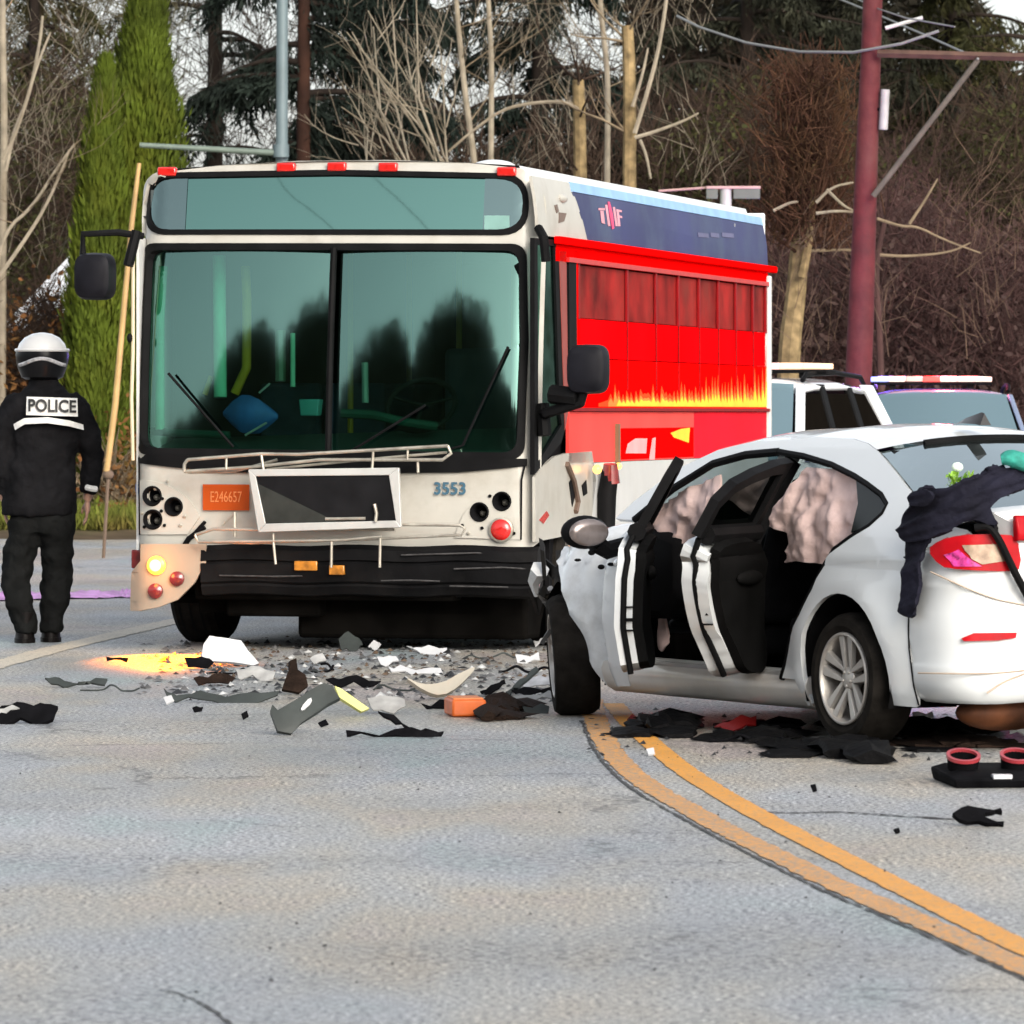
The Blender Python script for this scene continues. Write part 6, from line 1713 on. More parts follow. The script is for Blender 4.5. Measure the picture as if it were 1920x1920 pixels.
upright('bumper_fragment', [(374,1244),(380,1212),(392,1195),(410,1199),(448,1208),(462,1228),(482,1250),(470,1252),(430,1246)], 1250, PWH, 'white torn bumper fragment standing up beside the bus wheel', lean=0.5, k=0, curl=0.05)
upright('wheel_liner_piece', [(528,1297),(540,1260),(540,1244),(552,1240),(556,1262),(572,1272),(577,1290),(560,1303)], 1302, PBR, 'dark brown curled wheel liner piece standing upright', lean=0.3, curl=0.06, k=0)
a = upright('trim_bracket', [(506,1342),(510,1330),(520,1340),(560,1316),(585,1298),(604,1290),(622,1296),(636,1318),(612,1330),(590,1345),(562,1362),(545,1380),(520,1376)], 1378, PG, 'grey green arched trim bracket with a square hole, nearest the camera before the bus', lean=0.6, curl=0.03, k=0)
upright('bracket_window', [(562,1332),(580,1311),(584,1322),(566,1338)], 1378, PWH, None, parent=a, lean=0.6, thick=0.012, curl=0.03)
a.children[0].location = (0.0, -0.03, 0.0)
for v in a.children[0].data.vertices: v.co.x += (573 - sum(p[0] for p in [(506,),(510,),(520,),(560,),(585,),(604,),(622,),(636,),(612,),(590,),(562,),(545,),(520,)]) / 13) / (FPX / ground(960, 1378).y)
upright('yellow_strip', [(626,1294),(640,1300),(690,1334),(676,1340),(634,1314)], 1342, PYE, 'yellow green plastic strip leaning from the grey bracket', lean=0.5, k=0)
lying('thin_shard', [(648,1372),(740,1370),(832,1374),(828,1380),(740,1380),(650,1382)], PB, 'long thin dark strip lying flat nearest the camera', curl=0.006, thick=0.012)
lying('thin_shard', [(708,1338),(722,1342),(768,1366),(742,1360)], PB, 'short black sliver pointing away from the yellow strip', curl=0.01, thick=0.012)
upright('bumper_strip', [(752,1274),(790,1292),(826,1290),(858,1270),(888,1256),(884,1268),(856,1296),(826,1312),(796,1304)], 1312, M_('cream strip', (0.55, 0.50, 0.40), rough=0.4, dirt=(0.55, 0.25, 0.12), dscale=3, damt=0.8), 'curved cream bumper strip with its end sticking up', lean=0.6, thick=0.04, k=1)
o = ground(872, 1342)
ob = MB().box((0, 0, 0.045), (0.17, 0.30, 0.085), Matrix.Rotation(0.15, 3, 'Z')).build('plastic_case', POR, None, bev=0.012); ob.location = o; tag(ob, 'small orange plastic box lying among the wreckage', 'box')
c_ = MB().box((0, 0, 0.09), (0.15, 0.24, 0.010), Matrix.Rotation(0.15, 3, 'Z')).build('case_lid', M_('orange case lid', (0.70, 0.20, 0.05), rough=0.4), ob, bev=0.003)
for P, m, lab, kw_ in (
    ([(688,1316),(712,1308),(758,1318),(760,1330),(738,1340),(700,1334)], PPL, 'pale crumpled plate right of the yellow strip', dict(curl=0.05)),
    ([(728,1254),(760,1256),(826,1256),(830,1264),(770,1266),(734,1262)], PWH, 'long white bar lying behind the cream strip', dict(curl=0.02)),
    ([(706,1240),(742,1234),(748,1242),(716,1252)], PWH, 'small white chip tilted on the road before the bus', dict(curl=0.05)),
    ([(762,1216),(790,1219),(838,1218),(838,1226),(790,1227)], PWH, 'white curved shard near the shadow of the bus', dict(curl=0.03)),
    ([(966,1232),(1010,1228),(1012,1240),(970,1244)], PWH, 'white block shard beside the car front tyre', dict(curl=0.06)),
    ([(1000,1206),(1026,1200),(1030,1208),(1004,1214)], PWH, 'white splinter high beside the crushed nose of the car', dict(curl=0.05)),
    ([(305,1296),(330,1308),(400,1304),(470,1302),(522,1300),(520,1308),(400,1316),(330,1318),(312,1308)], PG, 'long grey trim strip lying left of the brown liner', dict(curl=0.03)),
    ([(362,1276),(400,1270),(440,1274),(430,1284),(372,1286)], PBR, 'flat brown scrap left of the brown liner', dict(curl=0.03)),
    ([(344,1240),(376,1236),(400,1246),(390,1254),(352,1252)], PB, 'black scrap at the foot of the white bumper fragment', dict(curl=0.03)),
    ([(198,1234),(240,1236),(238,1242),(200,1240)], PB, 'thin black sliver on the orange glow', dict(curl=0.01)),
    ([(82,1276),(110,1274),(140,1284),(200,1276),(196,1286),(120,1290)], PG, 'grey bent wire strip left of the orange glow', dict(curl=0.02, thick=0.012)),
    ([(610,1278),(650,1274),(714,1280),(700,1288),(640,1290)], PB, 'dark leaf like scrap above the yellow strip', dict(curl=0.03)),
    ([(900,1300),(930,1288),(946,1280),(948,1286),(930,1298),(906,1306)], PB, 'short black stick right of the cream strip', dict(curl=0.03)),
    ([(948,1300),(975,1280),(1006,1258),(1010,1264),(980,1288),(956,1304)], PG, 'grey rod leaning towards the car tyre', dict(curl=0.05, thick=0.03)),
    ([(960,1282),(1010,1272),(1050,1276),(1046,1284),(980,1292)], PSI, 'silver foil strip left of the car tyre', dict(curl=0.05)),
    ([(964,1312),(1000,1308),(1044,1306),(1042,1316),(970,1322)], PPL, 'pale strip left of the car tyre, nearer the camera', dict(curl=0.03)),
    ([(980,1328),(1030,1328),(1028,1338),(984,1338)], PG, 'small grey clip at the foot of the car tyre', dict(curl=0.02)),
    ([(956,1296),(1000,1294),(1046,1296),(1040,1304),(970,1304)], PB, 'black slat left of the car tyre', dict(curl=0.03)),
    ([(790,1322),(838,1318),(836,1330),(800,1330)], PB, 'black flat scrap left of the orange box', dict(curl=0.02)),
    ([(634,1208),(652,1196),(680,1214),(666,1222),(640,1220)], PG, 'grey triangular scrap at the edge of the shadow of the bus', dict(curl=0.10)),
    ([(690,1216),(700,1208),(714,1212),(706,1220)], PWH, 'white pebble sized chip right of the grey triangle', dict(curl=0.05)),
    ([(580,1238),(604,1230),(612,1242),(590,1248)], PPL, 'pale shard between brown liner and grey triangle', dict(curl=0.04)),
    ([(440,1262),(470,1258),(516,1264),(512,1274),(450,1276)], PPL, 'pale foil strip right of the white bumper fragment', dict(curl=0.06)),
    ([(596,1358),(610,1352),(616,1360),(602,1364)], PB, 'small black crumb right of the grey bracket', dict(curl=0.03)),
    ([(452,1342),(462,1338),(466,1346),(456,1350)], PB, 'small black crumb left of the grey bracket', dict(curl=0.03)),
    ([(360,1330),(380,1328),(378,1334),(364,1336)], PB, 'small black crumb far left of the grey bracket', dict(curl=0.02)),
    ([(305,1312),(320,1308),(326,1316),(312,1322)], PWH, 'white chip at the lower edge of the orange glow', dict(curl=0.03)),
    ([(1520,1478),(1530,1476),(1532,1484),(1524,1486)], PB, 'small black pebble on the right hand lane', dict(curl=0.04)),
    ([(1676,1558),(1686,1556),(1688,1562),(1680,1564)], PB, 'black speck below the crack on the right hand lane', dict(curl=0.02)),
    ([(1212,1408),(1226,1406),(1228,1416),(1216,1418)], PWH, 'white chip between the two yellow lines', dict(curl=0.01, thick=0.012)),
    ([(1340,1366),(1380,1352),(1420,1350),(1418,1364),(1370,1374)], PRE, 'red lens shard under the sill of the white car', dict(curl=0.04)),
    ([(1176,1352),(1206,1342),(1196,1356)], PRE, 'small red shard behind the front tyre', dict(curl=0.03)),
    ([(1806,1358),(1830,1350),(1832,1374),(1808,1372)], PRE, 'rust red scrap below the silencer', dict(curl=0.05)),
    ([(1712,1340),(1750,1338),(1752,1358),(1714,1354)], PWH, 'white label card beside the rear tyre', dict(curl=0.03)),
    ([(1896,1352),(1930,1330),(1940,1384),(1894,1380)], PWH, 'white plastic piece under the tail at the frame edge', dict(curl=0.10)),
    ):
    lying('scrap' if 'scrap' in lab else ('shard' if 'shard' in lab else 'fragment'), P, m, lab, **kw_)
ob = lying('trim_piece', [(-20,1350),(0,1330),(40,1326),(92,1330),(106,1334),(98,1352),(60,1358),(-10,1358)], PB, 'black trim piece with a pale stripe at the left edge of the picture', curl=0.06, thick=0.02)
lying('trim_stripe', [(-20,1346),(0,1334),(44,1332),(20,1342),(-16,1352)], PPL, None, parent=ob, curl=0.03, thick=0.006, lift=0.012, org=Vector(ob.location))
# heaps of torn black plastic under the car
def heap(name, cx, cy_, wpx, n, m, label, seed, hmax=0.12):
    rnd = random.Random(seed); o = ground(cx, cy_); s = FPX / o.y
    q = MB()
    for k in range(n):
        x = rnd.gauss(0, wpx / s / 3.2); y = rnd.uniform(-0.5, 0.6)
        w = rnd.uniform(0.05, 0.18); d = rnd.uniform(0.10, 0.35); h = rnd.uniform(0.03, hmax) * max(0.3, 1 - abs(x) / (wpx / s / 1.6))
        rings = []
        for j in range(5):
            t = j / 4 - 0.5
            rings.append([(x + math.cos(a) * w * (1 - 1.2 * t * t) * rnd.uniform(0.6, 1.2), y + t * d * 2, max(0.003, h * (0.5 + 0.5 * math.sin(a)) * (1 - 1.5 * t * t) * rnd.uniform(0.7, 1.3))) for a in np.linspace(0, 2 * PI, 8, endpoint=False)])
        q.loft(rings)
    ob = q.build(name, m, None, ang=25); ob.location = (o.x, o.y, 0)
    return tag(ob, label, 'debris')
heap('felt_lump', 928, 1340, 62, 9, PBR, 'dark brown crumpled lump of felt beside the orange box', 21, 0.17)
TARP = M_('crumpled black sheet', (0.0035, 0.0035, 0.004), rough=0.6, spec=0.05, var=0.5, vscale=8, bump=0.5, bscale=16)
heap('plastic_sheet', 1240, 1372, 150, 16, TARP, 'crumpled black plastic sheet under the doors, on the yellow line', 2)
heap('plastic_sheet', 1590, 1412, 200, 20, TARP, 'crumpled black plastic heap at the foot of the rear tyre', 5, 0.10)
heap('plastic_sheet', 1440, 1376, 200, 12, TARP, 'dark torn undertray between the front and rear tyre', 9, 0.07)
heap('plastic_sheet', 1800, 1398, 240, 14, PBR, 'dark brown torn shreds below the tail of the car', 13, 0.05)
def cable(px0, py0, seed, L, r, m, label, name='torn_cable'):
    rc = random.Random(seed); o = ground(px0, py0); P = [Vector((0, 0, r))]; a = rc.uniform(-0.6, 0.6)
    for i in range(10):
        a += rc.uniform(-0.55, 0.55)
        P.append(P[-1] + Vector((math.cos(a) * L / 10, math.sin(a) * L / 10, 0)))
        P[-1].z = r + max(0.0, 0.035 * math.sin(i * 1.1 + seed))
    ob = MB().tube(chaikin([tuple(p) for p in P], 2, False), r, 6).build(name, m, None); ob.location = (o.x, o.y, 0)
    return tag(ob, label, 'cable')
cable(392, 1264, 3, 0.42, 0.006, PB, 'thin black cable just below the foot of the white bumper fragment')
cable(590, 1262, 5, 0.50, 0.007, PB, 'black cable right of the brown liner piece')
cable(700, 1296, 8, 0.45, 0.006, PG, 'grey cable above the pale crumpled plate')
cable(935, 1262, 12, 0.36, 0.008, PB, 'black hose left of the crushed car nose')
cable(870, 1236, 15, 0.42, 0.006, PG, 'grey cable near the shadow of the bus bumper')
cable(1330, 1392, 18, 0.5, 0.007, PB, 'black cable trailing from the plastic under the doors')
cable(150, 1296, 22, 0.35, 0.005, PG, 'fine grey cable below the bent wire strip at left')
heap('plastic_sheet', 1760, 1372, 330, 18, UNDER, 'black heap added as the shade under the tail of the car', 17, 0.07)  # heap added to darken the ground here, in place of shade
# black tray with two red ringed cups
o = ground(1848, 1470); s = FPX / o.y
tray = empty('cup_tray', (o.x, o.y, 0), R(6), 'black console tray with two red rimmed cup holders lying behind the car', 'tray')
tb = MB().loft([[(-0.17, -0.25, 0.0), (0.24, -0.25, 0.0), (0.26, 0.30, 0.0), (-0.16, 0.30, 0.0)], [(-0.18, -0.27, 0.035), (0.25, -0.27, 0.035), (0.27, 0.32, 0.05), (-0.17, 0.32, 0.05)], [(-0.12, -0.2, 0.05), (0.20, -0.2, 0.05), (0.22, 0.27, 0.07), (-0.12, 0.27, 0.07)]])
tb.build('tray_body', PB, tray, bev=0.008)
RNG = M_('red cup rim', (0.34, 0.04, 0.05), rough=0.3, coat=0.3, var=0.2)
for x, y in ((-0.085, 0.05), (0.135, 0.05)):
    c = MB().revolve([(0.062, 0.0), (0.066, 0.05), (0.056, 0.05), (0.050, 0.0)], (x, y, 0.06), (0, -0.35, 1), 24, True).build('cup', PB, tray)
    MB().revolve([(0.070, 0.048), (0.070, 0.062), (0.056, 0.062), (0.056, 0.048)], (x, y, 0.06), (0, -0.35, 1), 28, True).build('cup_rim', RNG, c)
MB().box((0.02, -0.24, 0.045), (0.08, 0.05, 0.02)).build('tray_latch', PSI, tray, bev=0.004)
lying('forked_clip', [(1788,1534),(1806,1526),(1840,1527),(1880,1524),(1882,1530),(1850,1534),(1846,1538),(1884,1545),(1882,1551),(1838,1545),(1800,1542)], PB, 'black forked clip lying alone on the right hand lane', curl=0.03, thick=0.03, k=0)

# ================================================================== trees and brush
def tmat(name, c, rough=0.8, var=0.5, vs=2.0, two=None):
    return mat(name, c, rough, spec=0.2, var=var, vscale=vs, dirt=two, dscale=1.1, damt=0.8)
DKGREEN = tmat('dark conifer needles', (0.009, 0.015, 0.011), two=(0.017, 0.026, 0.018))
CEDAR = tmat('yellow green cedar foliage', (0.062, 0.088, 0.007), two=(0.105, 0.118, 0.009), var=0.35)
BARKD = tmat('dark red bark', (0.030, 0.013, 0.008), 0.9, two=(0.02, 0.012, 0.01))
BARKK = tmat('near black bark', (0.018, 0.013, 0.010), 0.95)
BIRCH = tmat('pale birch bark', (0.27, 0.235, 0.175), 0.8, 0.25, 5, two=(0.13, 0.10, 0.06))
ALDER = tmat('mossy pale bark', (0.24, 0.175, 0.085), 0.85, 0.45, 9, two=(0.05, 0.035, 0.016))
TWIGB = tmat('brown twigs', (0.046, 0.030, 0.021), 0.9, two=(0.05, 0.03, 0.02))
TWIGR = tmat('red brown twigs', (0.060, 0.028, 0.016), 0.9, two=(0.09, 0.05, 0.02))
TWIGP = tmat('wine brown twigs', (0.062, 0.032, 0.029), 0.9, two=(0.05, 0.032, 0.028))
TWIGO = tmat('tan twigs', (0.20, 0.155, 0.10), 0.9)
OLIVE = tmat('olive leaves', (0.034, 0.036, 0.011), two=(0.065, 0.052, 0.016))
RUSTL = tmat('rusty leaves', (0.15, 0.065, 0.022), two=(0.10, 0.085, 0.02))
GRASS = tmat('verge grass', (0.10, 0.115, 0.018), two=(0.16, 0.10, 0.035))

def zg(x, y):
    d = y - road_far_edge(x)
    return -0.05 + min(1.0, max(0, d) / 14.0) * 0.70
def grow(rg, p, d, L, r, depth, out, kids=(3, 5), spread=0.55, up=0.12, shrink=0.62, wob=0.10, nseg=5):
    """branching skeleton: appends (p0, p1, r0, r1)"""
    pts = [np.array(p, float)]
    d = np.array(d, float); d /= np.linalg.norm(d)
    for i in range(nseg):
        d = d + rg.normal(0, wob, 3) + np.array([0, 0, up * 0.2])
        d /= np.linalg.norm(d)
        q = pts[-1] + d * L / nseg
        ra = r * (1 - 0.7 * i / nseg); rb = r * (1 - 0.7 * (i + 1) / nseg)
        out.append((pts[-1], q, ra, rb)); pts.append(q)
    if depth <= 0: return
    for k in range(rg.integers(*kids)):
        t = rg.uniform(0.25, 1.0)
        i = min(nseg - 1, int(t * nseg)); f = t * nseg - i
        q = pts[i] * (1 - f) + pts[i + 1] * f
        ax = rg.normal(0, 1, 3); ax -= d * ax.dot(d); ax /= np.linalg.norm(ax)
        nd = d * math.cos(spread) + ax * math.sin(spread) + np.array([0, 0, up])
        grow(rg, q, nd, L * shrink * rg.uniform(0.7, 1.1) * (1.15 - 0.4 * t), r * (1 - 0.7 * t) * 0.62, depth - 1, out, kids, spread, up, shrink, wob * 1.2, max(3, nseg - 1))
def seg_mesh(segs, n=4):
    a = np.array([np.concatenate([s[0], s[1], [s[2], s[3]]]) for s in segs])
    return sticks(a[:, 0:3], a[:, 3:6], a[:, 6], a[:, 7], n)
def bare_tree(name, trunkpts, r0, r1, label, cat='tree', m=BIRCH, tw=TWIGB, nb=14, bl=1.6, depth=2, seed=1, spread=0.6, up=0.2, group=None, low=0.15, twr=0.008):
    """trunk along world points; limbs grown from it"""
    rg = np.random.default_rng(seed)
    P = [Vector(p) for p in chaikin([tuple(p) for p in trunkpts], 2, False)]
    b = Vector((P[0].x, P[0].y, 0))
    root = empty(name, b, 0, label, cat, group)
    P = [p - b for p in P]
    n = len(P)
    MB().tube(P, [r0 + (r1 - r0) * i / (n - 1) for i in range(n)], 8).build('trunk', m, root)
    out = []
    for k in range(nb):
        t = rg.uniform(low, 1.0); i = min(n - 2, int(t * (n - 1)))
        q = P[i].lerp(P[i + 1], t * (n - 1) - i)
        tr = r0 + (r1 - r0) * t
        a = rg.uniform(0, 2 * PI)
        d = np.array([math.cos(a), math.sin(a), rg.uniform(0.2, 1.1)])
        grow(rg, np.array(q), d, bl * rg.uniform(0.5, 1.2), max(twr, tr * 0.26), depth, out, spread=spread, up=up)
    if out:
        V, F = seg_mesh(out, 4)
        tag(link('crown', fast_mesh('crown', V, F), tw, root, smooth=False), kind='stuff')
    return root, b
def add_limb(root, b, pts, r0, r1, m):
    P = [Vector(p) - b for p in chaikin([tuple(p) for p in pts], 2, False)]
    n = len(P)
    return MB().tube(P, [r0 + (r1 - r0) * i / (n - 1) for i in range(n)], 6).build('limb', m, root)
G_B = 'bare pale trees rising behind the bus'
# --- pale bare trees
def T(L, D): return [at(x, y, D) for x, y in L]
def foot(x, D): return Vector(((x - CX) / FPX * D, D, zg((x - CX) / FPX * D, D) - 0.2))
bare_tree('birch_tree', [foot(915, 78)] + T([(905,500),(892,320),(875,200),(866,120),(855,0),(850,-120)], 78), 0.055, 0.03, 'slender pale tree curving left above the white roof vent of the bus', seed=1, m=BIRCH, tw=TWIGO, nb=10, bl=1.2, low=0.45)
bare_tree('birch_tree', [foot(926, 79)] + T([(922,500),(920,330),(921,200),(922,110),(915,0),(912,-100)], 79), 0.05, 0.03, 'straight slender pale tree just right of the bus roof vent', seed=2, m=BIRCH, tw=TWIGO, nb=9, bl=1.0, low=0.5)
r_, b_ = bare_tree('alder_tree', [foot(1092, 74)] + T([(1090,500),(1088,330),(1086,200),(1084,150)], 74), 0.10, 0.075, 'thick brown mossy stump like trunk left of the paired pale trunks', seed=3, m=ALDER, tw=TWIGB, nb=10, bl=1.0, low=0.5)
add_limb(r_, b_, T([(1084,205),(1060,190),(1000,192),(940,205),(880,250),(840,285)], 73.5), 0.030, 0.016, BIRCH)
bare_tree('birch_tree', [foot(1140, 73)] + T([(1139,500),(1138,320),(1140,200),(1138,120),(1128,40),(1120,-80)], 73), 0.045, 0.032, 'thin pale trunk left of the thick speckled trunk', seed=4, m=BIRCH, tw=TWIGO, nb=8, bl=1.0, low=0.5)
r_, b_ = bare_tree('alder_tree', [foot(1182, 72)] + T([(1181,500),(1180,340),(1181,200),(1179,100),(1176,48)], 72), 0.095, 0.075, 'thick speckled trunk with a broken top behind the blue band of the bus', seed=5, m=ALDER, tw=TWIGO, nb=7, bl=0.9, low=0.5)
add_limb(r_, b_, T([(1190,250),(1215,170),(1236,90),(1250,0),(1254,-60)], 71.8), 0.034, 0.022, BIRCH)
add_limb(r_, b_, T([(1186,200),(1205,140),(1215,90)], 71.8), 0.03, 0.012, BIRCH)
add_limb(r_, b_, T([(1190,258),(1225,248),(1280,228),(1310,212)], 71.8), 0.03, 0.012, BIRCH)
add_limb(r_, b_, T([(1200,262),(1212,290),(1220,335)], 71.8), 0.025, 0.015, BIRCH)
# fan of thin stems rising left from one root behind the bus
fr_ = empty('multi_stem_shrub', foot(880, 77), 0, 'fan of thin pale stems spreading up and left above the middle of the bus', 'tree')
rg = np.random.default_rng(31)
out = []
for (x0, y0, x1, y1) in ((880,330,650,60),(870,300,690,120),(850,300,735,0),(850,310,780,-20),(842,290,690,20),(845,310,830,140),(800,310,640,200),(780,300,660,60),(790,300,700,50),(880,310,800,170),(760,290,670,80),(830,300,760,130),(700,300,690,230),(740,310,650,240)):
    p0 = np.array(at(x0, y0 + 60, 77 + rg.uniform(-1, 1))) - np.array(fr_.location); p1 = np.array(at(x1, y1, 77 + rg.uniform(-1, 1))) - np.array(fr_.location)
    mid = (p0 + p1) / 2 + rg.normal(0, 0.12, 3)
    out += [(p0, mid, 0.019, 0.015), (mid, p1, 0.015, 0.007)]
    for k in range(2):
        t = rg.uniform(0.3, 0.95); q = p0 * (1 - t) + p1 * t
        grow(rg, q, (p1 - p0) / np.linalg.norm(p1 - p0) + rg.normal(0, 0.35, 3), 0.9, 0.012, 1, out, up=0.1)
V, F = seg_mesh(out, 5)
tag(link('stem_fan', fast_mesh('stem_fan', V, F), BIRCH, fr_, smooth=False), kind='stuff')
# --- left pale trees
bare_tree('birch_tree', [foot(2, 72)] + T([(4,600),(6,380),(8,200),(5,90),(4,-60)], 72), 0.055, 0.04, 'pale trunk at the left edge of the picture', seed=6, m=BIRCH, tw=TWIGO, nb=9, bl=1.1, low=0.4)
r_, b_ = bare_tree('birch_tree', [foot(-30, 71)] + T([(-10,520),(10,430),(60,390),(110,310),(140,270)], 71), 0.032, 0.014, 'pale leaning bough crossing the lower left above the officer', seed=7, m=BIRCH, tw=TWIGO, nb=8, bl=0.9)
add_limb(r_, b_, T([(-10,530),(40,460),(85,390),(120,310),(130,280)], 70.8), 0.032, 0.012, BIRCH)
add_limb(r_, b_, T([(10,320),(25,250),(55,180),(75,80),(80,30)], 70.8), 0.034, 0.016, BIRCH)
add_limb(r_, b_, T([(5,300),(35,240),(70,120),(95,60)], 70.6), 0.028, 0.012, BIRCH)
# --- tree right of the bus with ivy-brown twiggy head
r_, b_ = bare_tree('ivy_clad_tree', [foot(1470, 66)] + T([(1478,660),(1492,560),(1500,450),(1512,370),(1520,300)], 66), 0.15, 0.075, 'pale mossy tree with a bushy brown head standing right of the bus', seed=8, m=ALDER, tw=TWIGR, nb=18, bl=1.0, depth=2, low=0.5, up=0.3, spread=0.6)
add_limb(r_, b_, T([(1504,520),(1518,450),(1524,380),(1528,320)], 65.8), 0.06, 0.03, ALDER)
g = np.random.default_rng(12); n = 2200
pp = np.array([at(1512 + g.normal(0, 42), g.uniform(130, 470), 66 + g.normal(0, 0.4)) for _ in range(n)]) - np.array(b_)
V, F = sticks(pp, pp + np.stack([g.normal(0, 0.16, n), g.normal(0, 0.16, n), np.abs(g.normal(0.20, 0.12, n))], 1), np.full(n, 0.010), np.full(n, 0.004), 3)
link('twig_head', fast_mesh('twig_head', V, F), TWIGR, r_, smooth=False)
for k, (L, D, lab) in enumerate((
    ([(1530,380),(1560,350),(1600,342)], 65, None), ([(1530,400),(1570,395),(1602,398)], 65, None), ([(1550,355),(1580,385),(1600,395)], 65, None), ([(1450,395),(1480,380),(1496,378)], 65, None))):
    add_limb(r_, b_, T(L, D), 0.022, 0.012, BIRCH)
r2, b2 = bare_tree('hazel_bush', [foot(1660, 68)] + T([(1650,620),(1640,500),(1660,410)], 68), 0.05, 0.03, 'thin bare bush with long tan boughs right of the red pole', seed=9, m=TWIGP, tw=TWIGP, nb=26, bl=1.5, depth=2)
for L in ([(1645,410),(1690,425),(1720,424),(1770,450),(1840,475)], [(1705,420),(1735,375),(1758,335)], [(1650,478),(1700,481),(1780,474),(1820,455)], [(1520,470),(1600,468),(1640,475)]):
    add_limb(r2, b2, T(L, 67.5), 0.022, 0.010, TWIGO)

# --- the tall yellow green cedars left of the bus
def column_tree(name, cx, ytop, ybot, wid, D, n, label, seed):
    g = np.random.default_rng(seed)
    f_ = foot(cx, D); root = empty(name, f_, 0, label, 'evergreen tree', None)
    ztop = at(cx, ytop, D).z - f_.z; s = FPX / D
    X0 = (cx - CX) / FPX * D - f_.x
    def rad(z): # radius in metres at height z
        py = HY - (z + f_.z - EYE) * s
        return np.interp(py, [w[0] for w in wid], [w[1] / s for w in wid])
    def mid(z):
        py = HY - (z + f_.z - EYE) * s
        return np.interp(py, [w[0] for w in wid], [(w[2] - cx) / s for w in wid])
    zs = g.uniform(0.1, ztop, n) ; a = g.uniform(0, 2 * PI, n)
    # plumes: clumps of upward sprays, deeper gaps between
    lobe = 0.72 + 0.28 * np.sin(a * 5 + zs * 2.2 + 1.3 * np.sin(zs * 1.7)) 
    r = rad(zs) * (0.55 + 0.45 * g.uniform(0, 1, n) ** 0.6) * (0.78 + 0.26 * lobe) * (1 + 0.10 * g.normal(0, 1, n))
    C = np.stack([X0 + mid(zs) + np.cos(a) * r, np.sin(a) * r, zs], 1)
    Dd = np.stack([np.cos(a) * 0.30 + g.normal(0, 0.16, n), np.sin(a) * 0.30 + g.normal(0, 0.16, n), np.full(n, 1.0)], 1)
    S = np.stack([-np.sin(a), np.cos(a), g.normal(0, 0.3, n)], 1) + g.normal(0, 0.5, (n, 3))
    V, F = leaves(C, Dd, S, g.uniform(0.07, 0.22, n), g.uniform(0.02, 0.045, n))
    link('crown', fast_mesh('crown', V, F), CEDAR, root, smooth=False)
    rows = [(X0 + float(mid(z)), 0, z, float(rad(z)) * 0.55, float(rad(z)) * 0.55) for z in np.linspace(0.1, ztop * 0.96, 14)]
    MB().ringz(rows, 10).build('light_block_core', tmat('cedar core shade', (0.045, 0.055, 0.010), 0.9), root)  # solid dark core added to block light within the crown
    MB().tube([(X0, 0, 0), (X0 + float(mid(ztop * .5)), 0, ztop * 0.5), (X0 + float(mid(ztop * .9)), 0, ztop * 0.9)], [0.12, 0.07, 0.02], 8).build('trunk', BARKD, root)
    return root
column_tree('cedar_tree', 270, -70, 1000, [(-75,2,285),(-40,12,280),(20,30,275),(90,42,270),(160,55,268),(220,76,262),(280,84,258),(360,90,250),(480,95,245),(600,95,235),(760,80,230),(1000,70,230)], 72, 46000, 'tallest yellow green columnar cedar beside the left edge of the bus', 1)
column_tree('cedar_tree', 195, 120, 990, [(115,3,200),(150,14,198),(200,22,195),(280,34,192),(400,45,190),(520,50,180),(640,58,180),(800,50,180),(990,45,180)], 71, 26000, 'shorter yellow green columnar cedar left of the tallest one', 2)

# --- drooping dark conifers
def conifer(name, cx, D, ybase, h, r0, nb, reach, label, seed, zlow, trunkm=BARKD, leafm=DKGREEN, droop=0.55, dens=110, back=False):
    g = np.random.default_rng(seed)
    f_ = foot(cx, D); root = empty(name, f_, 0, label, 'conifer')
    MB().tube([(0, 0, 0), (0.02, 0, h * 0.4), (0.05, 0, h)], [r0, r0 * 0.85, r0 * 0.5], 14).build('trunk', trunkm, root)
    segs = []; C = []; Dd = []
    for k in range(nb):
        z = zlow + (h - zlow) * (k + g.uniform(0, 1)) / nb
        a = g.uniform(0.15, PI - 0.15) if back else g.uniform(0, 2 * PI); L = reach * g.uniform(0.6, 1.15) * (1 - 0.35 * (z - zlow) / (h - zlow))
        d = np.array([math.cos(a), math.sin(a) * 0.7, 0.15]); p = np.array([0, 0, z])
        n = 9
        for i in range(n):
            q = p + d * L / n
            segs.append((p, q, 0.05 * (1 - i / n) + 0.008, 0.05 * (1 - (i + 1) / n) + 0.008))
            m_ = int(dens * L / 3 / n * (0.4 + i / n))
            for _ in range(m_):
                t = g.uniform(0, 1); C.append(p * (1 - t) + q * t)
                side = np.array([-d[1], d[0], 0]) * g.choice([-1, 1])
                Dd.append(side * g.uniform(0.1, 0.9) + d * g.uniform(0, 0.6) + np.array([0, 0, -g.uniform(0.3, 1.3)]))
            p = q; d = d + np.array([0, 0, -droop / n]) + g.normal(0, 0.05, 3)
    C = np.array(C); Dd = np.array(Dd); n = len(C)
    # each spray: a short drooping twig with several needle blades
    T_ = norm(Dd); L = g.uniform(0.25, 0.65, n)
    V1, F1 = sticks(C, C + T_ * L[:, None], np.full(n, 0.010), np.full(n, 0.004), 3)
    parts = [(V1, F1)]
    for j in range(5):
        t = g.uniform(0.1, 0.95, n)
        Cj = C + T_ * (L * t)[:, None]
        dj = T_ * 0.8 + g.normal(0, 0.55, (n, 3)); dj[:, 2] -= 0.25
        Vj, Fj = leaves(Cj, dj, g.normal(0, 1, (n, 3)), g.uniform(0.10, 0.24, n), g.uniform(0.025, 0.055, n))
        parts.append((Vj, Fj))
    V, F = join_vf(parts)
    link('crown', fast_mesh('crown', V, F), leafm, root, smooth=False)
    V, F = seg_mesh(segs, 5)
    tag(link('boughs', fast_mesh('boughs', V, F), BARKK, root, smooth=False), kind='stuff')
    return root
